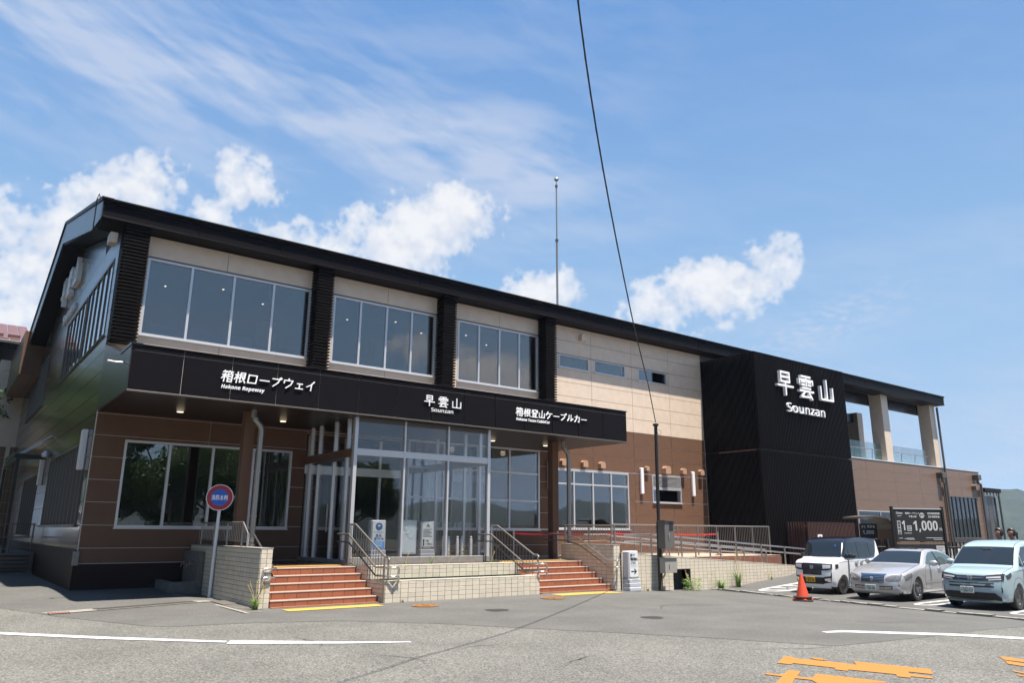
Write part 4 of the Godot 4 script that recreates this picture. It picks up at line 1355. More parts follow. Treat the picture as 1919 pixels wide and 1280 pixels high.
func build_railings() -> void:
	# terrace railing on the left stair wall
	var o := barrier("terrace_railing", "dark baluster railing on top of the left tiled wall", Vector3(5.82, 1.225, -21.3), Vector3(5.82, 1.225, -18.0), 0.54, 26, 4, M.steel_dull)
	tubepart(o, "top_rail", M.steel_dull, [Vector3(5.82, 1.765, -18.0), Vector3(5.82, 1.5, -17.58)], 0.022)
	tubepart(o, "post", M.steel, [Vector3(5.82, 1.225, -17.58), Vector3(5.82, 1.52, -17.58)], 0.03)
	for i in 4: tubepart(o, "baluster", M.steel_dull, [Vector3(5.82, 1.34, -17.95 + 0.09 * i), Vector3(5.82, 1.73 - 0.057 * i, -17.95 + 0.09 * i)], 0.008, 5)
	tubepart(o, "bottom_rail", M.steel_dull, [Vector3(5.82, 1.34, -18.0), Vector3(5.82, 1.33, -17.58)], 0.014, 6)
	# hand rails along the two stairs on the planter's side
	for s in 2:
		var x: float = [8.58, 13.0][s]
		var r := thing("stair_railing", ["dark steel stair railing with balusters at the left end of the planter", "dark steel stair railing with balusters at the right end of the planter"][s], "railing", Vector3(), "stair railings beside the planter")
		var top := [Vector3(x, 1.75, -18.15), Vector3(x, 1.75, -17.85), Vector3(x, 1.0, -16.2), Vector3(x, 1.0, -16.05), Vector3(x, 0.95, -16.0)]
		tubepart(r, "top_rail", M.steel_dull, top, 0.024)
		for dy in [0.0, -0.19]:
			tubepart(r, "hand_rail", M.steel_dull, [Vector3(x - 0.08, 1.51 + dy, -18.7), Vector3(x - 0.08, 1.51 + dy, -18.05), Vector3(x - 0.08, 0.77 + dy, -16.5), Vector3(x - 0.08, 0.77 + dy, -16.3)], 0.021)
			tubepart(r, "hand_rail_end", M.steel, [Vector3(x - 0.08, 0.77 + dy, -16.3), Vector3(x - 0.05, 0.77 + dy, -15.95), Vector3(x + 0.12, 0.77 + dy, -15.9), Vector3(x + 0.22, 0.77 + dy, -15.93), Vector3(x + 0.24, 0.74 + dy, -15.95), Vector3(x + 0.24, 0.62 + dy, -15.96)], 0.021)
		tubepart(r, "bottom_rail", M.steel_dull, [Vector3(x, 0.80, -18.1), Vector3(x, 0.80, -17.92), Vector3(x, 0.14 if s == 0 else 0.5, -16.45)], 0.016, 6)
		tubepart(r, "post", M.steel, [Vector3(x, 0.75, -18.15), Vector3(x, 1.74, -18.15)], 0.03)
		tubepart(r, "post", M.steel_dull, [Vector3(x, 0.48, -16.03), Vector3(x, 0.98, -16.03)], 0.024)
		if s == 0: tubepart(r, "post", M.steel_dull, [Vector3(x - 0.09, -0.02, -16.05), Vector3(x - 0.09, 0.98, -16.05)], 0.02)
		for i in 14:
			var z := -18.05 + 0.138 * i
			var yb := 0.8 if z < -17.92 else lerpf(0.8, 0.14 if s == 0 else 0.5, (z + 17.92) / 1.47)
			var yt := 1.75 if z < -17.85 else lerpf(1.75, 1.0, (z + 17.85) / 1.65)
			tubepart(r, "baluster", M.steel_dull, [Vector3(x, maxf(yb, 0.0), z), Vector3(x, yt, z)], 0.008, 5)
	# on the right stair wall and along the walkway
	barrier("wall_railing", "short baluster railing on top of the right stair wall", Vector3(16.02, 1.24, -18.4), Vector3(16.02, 1.24, -16.2), 0.55, 20, 3, M.steel_dull)
	barrier("walkway_railing", "long silver baluster fence along the upper walkway", Vector3(18.2, 0.79, -18.55), Vector3(27.0, 0.79, -18.55), 1.05, 84, 9, M.steel_dull, 0.026)
	var rr := thing("ramp_railing", "double tube handrail on round posts along the ramp wall", "railing", Vector3())
	var y0 := func(x: float): return 0.925 - (x - 17.49) * 0.0618
	for row in [[-16.18, 0.0], [-17.9, 0.05]]:
		for dy in [0.615, 0.43]:
			var pts := [Vector3(16.35, 1.52 + dy - 0.615, row[0]), Vector3(17.3, 1.53 + dy - 0.615, row[0])]
			for k in 7: pts.append(Vector3(17.49 + 1.37 * k, y0.call(17.49 + 1.37 * k) + dy - row[1], row[0]))
			tubepart(rr, "tube_rail", M.steel, pts, 0.024)
		for k in 7:
			var px := 17.49 + 1.37 * k
			tubepart(rr, "post", M.steel_dull, [Vector3(px, y0.call(px) - 0.1, row[0] + 0.04), Vector3(px, y0.call(px) + 0.64 - row[1], row[0] + 0.04)], 0.026)
	# red belt barrier on the walkway
	var rb := thing("belt_barrier", "bright red belt strung between slim posts along the walkway", "barrier", Vector3())
	var xs := [14.6, 16.4, 19.0, 21.6, 24.6]
	for i in xs.size():
		tubepart(rb, "post", M.steel, [Vector3(xs[i], 0.76, -19.2), Vector3(xs[i], 1.62, -19.2)], 0.028)
		var k := MB.new()
		k.lathe([[0.16, 0.755], [0.16, 0.775], [0.03, 0.80]], 18, at(xs[i], 0, -19.2))
		put(rb, "foot", k, M.steel_dull)
		if i < xs.size() - 1:
			var b := MB.new()
			for j in 8:
				var sag := func(t: float): return 1.52 - 0.035 * 4 * t * (1 - t)
				var ta := j / 8.0
				var te := (j + 1) / 8.0
				var xa := lerpf(xs[i], xs[i + 1], ta)
				var xe := lerpf(xs[i], xs[i + 1], te)
				b.quad(Vector3(xa, sag.call(ta), -19.195), Vector3(xe, sag.call(te), -19.195), Vector3(xe, sag.call(te) + 0.055, -19.195), Vector3(xa, sag.call(ta) + 0.055, -19.195))
			put(rb, "belt", b, M.red_belt)

# ---------- signs and street furniture
func build_furniture() -> void:
	# fire water sign
	var o := thing("water_sign", "round red and blue sign with white characters on a leaning white post", "sign", gp(5.62, -19.4))
	var lean := Transform3D(Basis(Vector3(0, 0, 1), -0.018), Vector3())
	var p := MB.new()
	p.tube([Vector3(), Vector3(0, 2.4, 0)], 0.04, 12)
	part(o, "post", p.done(), M.white, lean)
	var face := Transform3D(Basis(Vector3.UP, -0.25), Vector3(0.0, 2.36, 0.06))
	for q in [[0.315, 0.0, 0.02, "white", "sign_rim"], [0.298, 0.02, 0.024, "sign_red", "red_ring"], [0.205, 0.024, 0.028, "sign_blue", "blue_disc"]]:
		var b := MB.new()
		b.lathe([[q[0], q[1]], [q[0], q[2]], [0.0, q[2]]], 40, face * Transform3D(Basis(Vector3.RIGHT, PI / 2), Vector3()))
		put(o, q[4], b, M[q[3]])
	word(o, "letter", "消防水利", M.letter, face * at(-0.185, -0.065, 0.028), 0.094, Vector2(0.086, 0.13), 0.0125, 0.003)
	boxpart(o, "footing", M.concrete_pale, Vector3(-0.3, 0.0, -0.2), Vector3(0.45, 0.015, 0.25))
	# wash basin
	var wb := thing("wash_basin", "low grey concrete wash basin with two taps against the left tiled wall", "basin", Vector3())
	var g0 := gy(5, -21)
	boxpart(wb, "back_slab", M.concrete, Vector3(5.55, g0 - 0.1, -21.74), Vector3(5.68, 1.06, -20.3), 0.01)
	var trough := MB.new()
	trough.bev(4.9, g0 - 0.1, -20.45, 5.549, 0.34, -20.3, 0.008)
	trough.bev(4.9, g0 - 0.1, -21.74, 5.05, 0.34, -20.451, 0.008)
	trough.box(5.051, g0 - 0.1, -21.74, 5.549, g0 + 0.05, -20.451)
	put(wb, "trough", trough, M.concrete)
	for z in [-21.35, -20.8]:
		var k := MB.new()
		k.tube([Vector3(5.55, 0.74, z), Vector3(5.45, 0.74, z), Vector3(5.40, 0.72, z), Vector3(5.39, 0.66, z)], 0.014, 8)
		k.tube([Vector3(5.46, 0.75, z), Vector3(5.46, 0.80, z)], 0.01, 6)
		k.tube([Vector3(5.46, 0.80, z - 0.04), Vector3(5.46, 0.80, z + 0.04)], 0.01, 6)
		put(wb, "tap", k, M.steel_dull)
	boxpart(wb, "socket_box", M.concrete_pale, Vector3(XS - 0.09, 0.72, ZF + 0.06), Vector3(XS + 0.05, 1.06, ZF + 0.14), 0.01)
	# lamp pole with boxes and the cable overhead
	var lp := thing("service_pole", "slim black steel pole with a meter box and cable in front of the ramp wall", "pole", gp(17.6, -15.93))
	tubepart(lp, "pole", M.pole_black, [Vector3(0, -0.1, 0), Vector3(0.02, 2.0, 0)], 0.07, 14)
	tubepart(lp, "pole", M.pole_black, [Vector3(0.02, 2.0, 0), Vector3(0.07, 4.92, 0)], 0.052, 14)
	var ck := MB.new()
	ck.lathe([[0.06, 4.9], [0.09, 4.92], [0.09, 4.98], [0.0, 5.0]], 14, at(0.07, 0, 0))
	put(lp, "pole_cap", ck, M.pole_black)
	var mb := boxpart(lp, "meter_box", M.box_grey, Vector3(-0.12, 1.22, 0.08), Vector3(0.30, 2.02, 0.36), 0.01)
	boxpart(mb, "meter_window", M.lamp_dark, Vector3(0.07, 1.74, 0.361), Vector3(0.24, 1.97, 0.366))
	boxpart(mb, "latch", M.steel, Vector3(0.03, 1.5, 0.361), Vector3(0.06, 1.64, 0.39), 0.006)
	boxpart(mb, "hood", M.box_grey, Vector3(-0.13, 2.02, 0.07), Vector3(0.31, 2.035, 0.39))
	var jb := boxpart(lp, "junction_box", M.box_light, Vector3(-0.10, 0.52, 0.08), Vector3(0.42, 0.95, 0.3), 0.01)
	boxpart(jb, "hood", M.box_light, Vector3(-0.11, 0.951, 0.07), Vector3(0.43, 0.965, 0.33))
	boxpart(jb, "warning_label", M.yellow, Vector3(0.06, 0.87, 0.301), Vector3(0.13, 0.91, 0.304))
	boxpart(jb, "keyhole_plate", M.print_black, Vector3(0.06, 0.62, 0.301), Vector3(0.085, 0.76, 0.305))
	for w in [[0.0, 0.07], [0.03, 0.075]]:
		tubepart(lp, "conduit", M.straw, [Vector3(w[0] + 0.1, 1.2, 0.09), Vector3(w[0] - 0.02, 1.05, 0.1), Vector3(w[0], 0.96, 0.1)], 0.014, 6)
		tubepart(lp, "conduit", M.straw, [Vector3(w[0] + 0.1, 0.5, 0.1), Vector3(w[0] - 0.03, 0.34, 0.09), Vector3(w[0] - 0.04, 0.02, 0.06)], 0.014, 6)
	var lb := []
	for k in 14:
		lb.append(Vector3(0.15 + 0.12 * sin(k * 0.9), 4.75 - 0.02 * k + 0.06 * cos(k * 1.3), 0.02 + 0.05 * sin(k * 1.7)))
	tubepart(lp, "wire_loop", M.cable, lb, 0.006, 5)
	var cab := thing("overhead_cable", "thick black cable rising steeply from the service pole out of the top of the picture", "cable", Vector3())
	var pts := []
	var pts2 := []
	var way := [Vector3(17.67, 4.95, -15.93), Vector3(16.6, 5.42, -15.1), Vector3(15.41, 5.68, -14.13), Vector3(12.62, 6.22, -11.9), Vector3(10.11, 6.91, -9.88), Vector3(8.32, 7.62, -8.45), Vector3(7.18, 8.36, -7.55), Vector3(6.36, 9.09, -6.89), Vector3(5.3, 10.0, -6.0), Vector3(2.0, 11.6, -3.0), Vector3(-2.0, 13.0, 4.4)]
	for k in 41:
		var f := k / 40.0 * 9.999
		var i := int(f)
		pts.append((way[i] as Vector3).cubic_interpolate(way[i + 1], way[maxi(i - 1, 0)], way[mini(i + 2, 10)], f - i))
	for k in 161:
		var t := k / 160.0
		var f := t * 40.0
		var i := mini(int(f), 39)
		var q: Vector3 = (pts[i] as Vector3).lerp(pts[i + 1], f - i)
		pts2.append(q + Vector3(cos(k * 0.9), sin(k * 0.9), 0) * 0.016)
	tubepart(cab, "main_cable", M.cable, pts, 0.014, 7)
	tubepart(cab, "wrapped_wire", M.cable, pts2, 0.006, 5)
	var up := thing("utility_pole", "grey concrete utility pole behind the photographer carrying the overhead cable", "pole", Vector3(-2.0, 0, 4.5))
	var um := MB.new()
	um.tube([Vector3(0, -0.3, 0), Vector3(0, 13.2, 0)], 0.19, 12, 0.13)
	put(up, "pole", um, M.concrete)
	# parking guide stand on the ground right of the stairs
	stand("guide_stand", "grey sign stand with a black arrow on the asphalt by the right stair wall", gp(16.42, -16.0), 0.0, 0)
	stand("service_stand", "grey plastic sign stand with a blue cable car panel behind the left lobby window", Vector3(9.66, 0.752, -18.78), -0.12, 1)
	stand("notice_stand", "grey plastic sign stand with a warning triangle behind the middle lobby window", Vector3(11.25, 0.752, -18.9), -0.1, 2)
	var ps := thing("poster_frame", "pale framed poster on a low stand between the two sign stands in the lobby", "poster stand", Vector3(10.62, 0.752, -18.8))
	boxpart(ps, "poster_board", M.alu, Vector3(-0.28, 0.22, -0.03), Vector3(0.28, 1.14, 0.0), 0.01)
	boxpart(ps, "poster", M.poster_pale, Vector3(-0.24, 0.26, 0.001), Vector3(0.24, 1.10, 0.004))
	for k in 3:
		var c := MB.new()
		var cv := []
		for i in 14: cv.append(Vector3(-0.16 + 0.32 * i / 13.0, 0.72 + 0.12 * k + 0.07 * sin(i * 0.5 + k * 1.3), 0.005))
		c.tube(cv, 0.008, 5)
		put(ps, "poster_wave", c, M.poster_white)
	var bt := MB.new()
	bt.prism(v2([-0.12, 0.62, 0.16, 0.72, 0.04, 0.60, -0.06, 0.58]), 0.0045, 0.006)
	put(ps, "poster_shape", bt, M.poster_white)
	boxpart(ps, "stand_base", M.box_light, Vector3(-0.26, 0.0, -0.2), Vector3(0.3, 0.06, 0.2), 0.02)
	for x in [-0.2, 0.14]: boxpart(ps, "stand_leg", M.black, Vector3(x, 0.06, -0.03), Vector3(x + 0.05, 0.22, 0.0))
	# chain posts in the lobby
	for i in 5:
		var x := 11.82 + 0.235 * i
		var cp := thing("chain_post", ["first", "second", "third", "fourth", "fifth"][i] + " slim white chain post from the left behind the right lobby window", "post", Vector3(x, 0.752, -18.85 - 0.12 * (i % 2)), "white chain posts in the lobby")
		var k := MB.new()
		k.lathe([[0.045, 0.0], [0.045, 0.62], [0.02, 0.64], [0.038, 0.67], [0.03, 0.70], [0.0, 0.705]], 14)
		put(cp, "post", k, M.white)
		if i < 4:
			var c := MB.new()
			for j in 9:
				var t := j / 9.0
				c.box(-0.012, -0.02, -0.012, 0.012, 0.02, 0.012, Transform3D(Basis(Vector3(0, 1, 0.3).normalized(), j * 1.2), Vector3(0.235 * t + 0.01, 0.58 - 0.5 * 4 * t * (1 - t) * 0.9, 0.0)))
			put(cp, "chain", c, M.yellow)
	for i in 7:
		var bx := thing("white_box", "white file box %s in the row on the lobby counter" % ["leftmost", "second from left", "third from left", "in the middle", "third from right", "second from right", "rightmost"][i], "box", Vector3(13.7 + 0.36 * i, 1.62, -22.6), "white boxes behind the lattice window")
		boxpart(bx, "carton", M.poster_white, Vector3(-0.16, 0, -0.15), Vector3(0.16, 0.27, 0.15), 0.01)
		boxpart(bx, "hand_hole", M.print_grey, Vector3(-0.05, 0.16, 0.151), Vector3(0.05, 0.19, 0.153))
	boxpart(thing("lobby_counter", "dark counter behind the lattice window right of the lobby", "counter", Vector3(14.9, 0.75, -22.7)), "counter_top", M.inside, Vector3(-1.6, 0, -0.3), Vector3(1.9, 0.87, 0.3))
	var ban := thing("hanging_banner", "long muted purple banner hung inside behind the leftmost upper window", "banner", Vector3(6.2, 7.35, -24.9))
	boxpart(ban, "banner_cloth", M.purple, Vector3(-1.6, -0.35, -0.01), Vector3(1.6, 0.55, 0.01))
	# traffic cone
	var cn := thing("traffic_cone", "orange traffic cone with black weights at the corner of the car park", "traffic cone", gp(18.35, -11.75, 0.012))
	var k1 := MB.new()
	k1.lathe([[0.17, 0.06], [0.155, 0.12], [0.03, 0.66], [0.022, 0.68], [0.0, 0.68]], 28)
	put(cn, "cone", k1, M.cone)
	boxpart(cn, "base", M.cone, Vector3(-0.19, 0.025, -0.19), Vector3(0.19, 0.06, 0.19), 0.01)
	for q in [[0.25, 0.0, 0.028], [0.22, 0.075, 0.115]]:
		var k := MB.new()
		k.lathe([[q[0], q[1]], [q[0] + 0.008, (q[1] + q[2]) / 2], [q[0], q[2]], [0.15, q[2]]], 24)
		put(cn, "weight_ring", k, M.rubber)
	# parking price board
	var D := Transform3D(Basis(Vector3.UP, -0.47).scaled(Vector3.ONE * 0.80), Vector3(25.87, 0.25, -12.12))
	var pb := thing("price_board", "black parking price board reading 1,000 yen on two dark posts behind the cars", "sign", Vector3())
	pb.transform = D
	for x in [-1.16, 1.16]: boxpart(pb, "post", M.black, Vector3(x - 0.05, -0.7, -0.05), Vector3(x + 0.05, 2.78, 0.05), 0.008)
	boxpart(pb, "board", M.print_black, Vector3(-1.08, 1.38, -0.04), Vector3(1.08, 2.66, 0.02), 0.006)
	boxpart(pb, "board_top", M.alu, Vector3(-1.12, 2.665, -0.06), Vector3(1.12, 2.71, 0.04))
	boxpart(pb, "cross_bar", M.brown_pale, Vector3(-1.1, 1.28, -0.03), Vector3(1.1, 1.36, 0.02))
	boxpart(pb, "lower_board", M.print_black, Vector3(-1.08, 0.6, -0.04), Vector3(1.08, 1.27, 0.02))
	boxpart(pb, "notice", M.print_grey, Vector3(0.68, 0.75, 0.021), Vector3(1.06, 1.22, 0.024))
	for i in 6: boxpart(pb, "notice_line", M.print_black, Vector3(0.71, 1.15 - 0.07 * i, 0.0245), Vector3(1.02 - 0.05 * (i % 3), 1.165 - 0.07 * i, 0.026))
	var f := at(0, 0, 0.0215)
	latin(pb, "letter_line", "1", M.print_grey, f * at(-0.77, 1.82, 0), 0.13, 0.38, 0.006, true)
	small(pb, "letter", "回", M.print_grey, f * at(-0.56, 1.80, 0), 0.2, Vector2(0.22, 0.22), 0.026, 0.005)
	latin(pb, "letter_line", "1,000", M.print_grey, f * at(-0.26, 1.82, 0), 1.12, 0.38, 0.006, true)
	small(pb, "letter", "円", M.print_grey, f * at(0.92, 1.80, 0), 0.14, Vector2(0.13, 0.13), 0.016, 0.005)
	boxpart(pb, "tariff_label", M.print_grey, Vector3(-0.98, 1.66, 0.021), Vector3(-0.83, 2.2, 0.024))
	for i in 4: small(pb, "letter", "駐車料金"[i], M.print_black, at(-0.96, 2.07 - 0.13 * i, 0.0245), 0.1, Vector2(0.11, 0.11), 0.012, 0.002)
	small(pb, "letter", "箱根ロープウェイ", M.print_grey, f * at(-0.57, 2.46, 0), 0.082, Vector2(0.075, 0.085), 0.010, 0.004)
	small(pb, "letter", "早雲山駅", M.print_grey, f * at(-0.42, 2.33, 0), 0.09, Vector2(0.08, 0.085), 0.010, 0.004)
	small(pb, "letter", "駐車場営業時間", M.print_grey, f * at(0.46, 2.46, 0), 0.08, Vector2(0.074, 0.085), 0.010, 0.004)
	latin(pb, "letter_line", "24", M.print_grey, f * at(0.48, 2.33, 0), 0.12, 0.085, 0.004, true)
	small(pb, "letter", "時間営業", M.print_grey, f * at(0.63, 2.325, 0), 0.095, Vector2(0.085, 0.088), 0.010, 0.004)
	latin(pb, "letter_line", "Times", M.print_grey, f * at(-1.0, 2.46, 0), 0.3, 0.09, 0.004, true, 0.2)
	boxpart(pb, "small_line", M.print_grey, Vector3(-0.94, 2.38, 0.021), Vector3(-0.76, 2.40, 0.024))
	var pc := MB.new()
	pc.lathe([[0.11, 0.0], [0.11, 0.004], [0.0, 0.004]], 28, at(0.19, 2.42, 0.021) * Transform3D(Basis(Vector3.RIGHT, PI / 2), Vector3()))
	put(pb, "badge", pc, M.print_grey)
	latin(pb, "letter_line", "P1", M.print_black, at(0.12, 2.365, 0.0255), 0.14, 0.11, 0.004, true)
	for q in [[-0.7, -0.36, 1.70], [-0.97, -0.8, 1.5], [-0.72, -0.64, 1.48], [-0.62, -0.3, 1.5], [-0.62, -0.26, 1.46], [0.26, 1.0, 1.52], [0.6, 1.02, 1.46]]:
		boxpart(pb, "small_line", M.print_grey, Vector3(q[0], q[2], 0.021), Vector3(q[1], q[2] + 0.022, 0.024))
	# payment machine under its little roof
	var pm := thing("payment_machine", "parking payment machine with a black panel under a small curved roof behind the white minicar", "ticket machine", Vector3(27.3, -0.1, -14.5), "", -0.35)
	boxpart(pm, "machine", M.black, Vector3(-0.42, 0, -0.3), Vector3(0.3, 1.5, 0.1), 0.02)
	boxpart(pm, "machine_panel", M.print_black, Vector3(-0.40, 1.52, -0.12), Vector3(0.36, 2.05, -0.08), 0.008)
	small(pm, "letter", "精算機", M.print_grey, at(-0.08, 1.9, -0.078), 0.12, Vector2(0.1, 0.1), 0.012, 0.003)
	latin(pm, "letter_line", "P1", M.print_grey, at(-0.32, 1.88, -0.078), 0.15, 0.1, 0.004, true)
	latin(pm, "letter_line", "1,000", M.print_grey, at(-0.3, 1.68, -0.078), 0.5, 0.13, 0.004, true)
	var rf := MB.new()
	rf.prism(v2([-0.75, 2.28, -0.2, 2.34, 0.35, 2.30, 0.72, 2.10, 0.80, 1.9, 0.80, 0.0, 0.73, 0.0, 0.73, 1.86, 0.62, 2.04, 0.32, 2.23, -0.2, 2.27, -0.74, 2.22]), -0.5, 0.5)
	put(pm, "shelter_roof", rf, M.alu_dark)
	# brown slatted gate with a no-entry notice
	var gt := thing("slatted_gate", "rust brown vertical slat enclosure against the foot of the black tower", "gate", Vector3())
	for i in 34:
		boxpart(gt, "slat", M.rust_wood, Vector3(28.65 + 0.107 * i, -0.1, -17.9), Vector3(28.71 + 0.107 * i, 2.05, -17.84))
	for i in 7:
		boxpart(gt, "slat", M.rust_wood, Vector3(28.65, -0.1, -18.8 + 0.12 * i), Vector3(28.71, 2.05, -18.74 + 0.12 * i))
	for y in [0.35, 1.85]: boxpart(gt, "rail", M.rust_wood, Vector3(28.6, y, -17.955), Vector3(32.3, y + 0.07, -17.901))
	var ns := thing("no_smoking_notice", "small white no smoking notice fixed to the brown slatted gate", "sign", Vector3(29.45, 1.05, -17.83))
	boxpart(ns, "plate", M.white, Vector3(-0.17, 0, 0), Vector3(0.17, 0.5, 0.01))
	var nr := MB.new()
	nr.lathe([[0.12, 0.0101], [0.12, 0.013], [0.085, 0.013], [0.085, 0.0101]], 24, Transform3D(Basis(Vector3.RIGHT, PI / 2), Vector3(0, 0.32, 0)))
	nr.box(-0.1, -0.014, 0.0135, 0.1, 0.014, 0.015, Transform3D(Basis(Vector3(0, 0, 1), -0.8), Vector3(0, 0.32, 0)))
	put(ns, "red_ring", nr, M.cone)
	boxpart(ns, "cigarette", M.print_black, Vector3(-0.07, 0.305, 0.0101), Vector3(0.07, 0.335, 0.012))
	boxpart(ns, "caption", M.print_black, Vector3(-0.11, 0.08, 0.0101), Vector3(0.11, 0.12, 0.012))
	# black fence behind the car park
	for q in [["black vertical bar fence left of the price board", Vector3(24.4, -0.14, -13.75), Vector3(25.6, -0.14, -13.1)], ["black vertical bar fence right of the price board behind the silver sedan", Vector3(26.6, -0.14, -12.4), Vector3(31.2, -0.14, -10.0)]]:
		var fe := thing("bar_fence", q[0], "fence", Vector3(), "black bar fences behind the car park")
		var a: Vector3 = q[1]
		var e: Vector3 = q[2]
		var n := int(a.distance_to(e) / 0.14)
		for y in [0.25, 1.3]: tubepart(fe, "rail", M.black, [a + Vector3(0, y, 0), e + Vector3(0, y, 0)], 0.035, 6)
		var b := MB.new()
		b.box(-0.018, 0, -0.018, 0.018, 1.48, 0.018)
		var mesh := b.done()
		for i in n + 1: part(fe, "bar", mesh, M.black, Transform3D(Basis(), a.lerp(e, float(i) / n)))
		for i in 3:
			var c := a.lerp(e, i / 2.0)
			boxpart(fe, "post", M.black, c + Vector3(-0.06, 0, -0.06), c + Vector3(0.06, 1.56, 0.06))
	# mast on the ridge
	var ma := thing("lightning_rod", "tall slender steel lightning rod on the roof ridge", "mast", Vector3(26.27, 12.4, -30.6))
	tubepart(ma, "lower_tube", M.steel_dull, [Vector3(0, 0, 0), Vector3(0, 5.4, 0)], 0.062, 12)
	tubepart(ma, "upper_tube", M.steel_dull, [Vector3(0, 5.4, 0), Vector3(0, 8.8, 0)], 0.042, 12)
	for q in [[0.095, 5.35], [0.08, 8.75]]:
		var k := MB.new()
		k.lathe([[q[0], q[1]], [q[0], q[1] + 0.12]], 14)
		put(ma, "collar", k, M.alu_dark)
	var ball := MB.new()
	ball.lathe([[0.03, 8.85], [0.03, 9.1], [0.12, 9.17], [0.15, 9.25], [0.1, 9.33], [0.02, 9.36], [0.0, 9.5]], 16)
	put(ma, "finial", ball, M.steel)

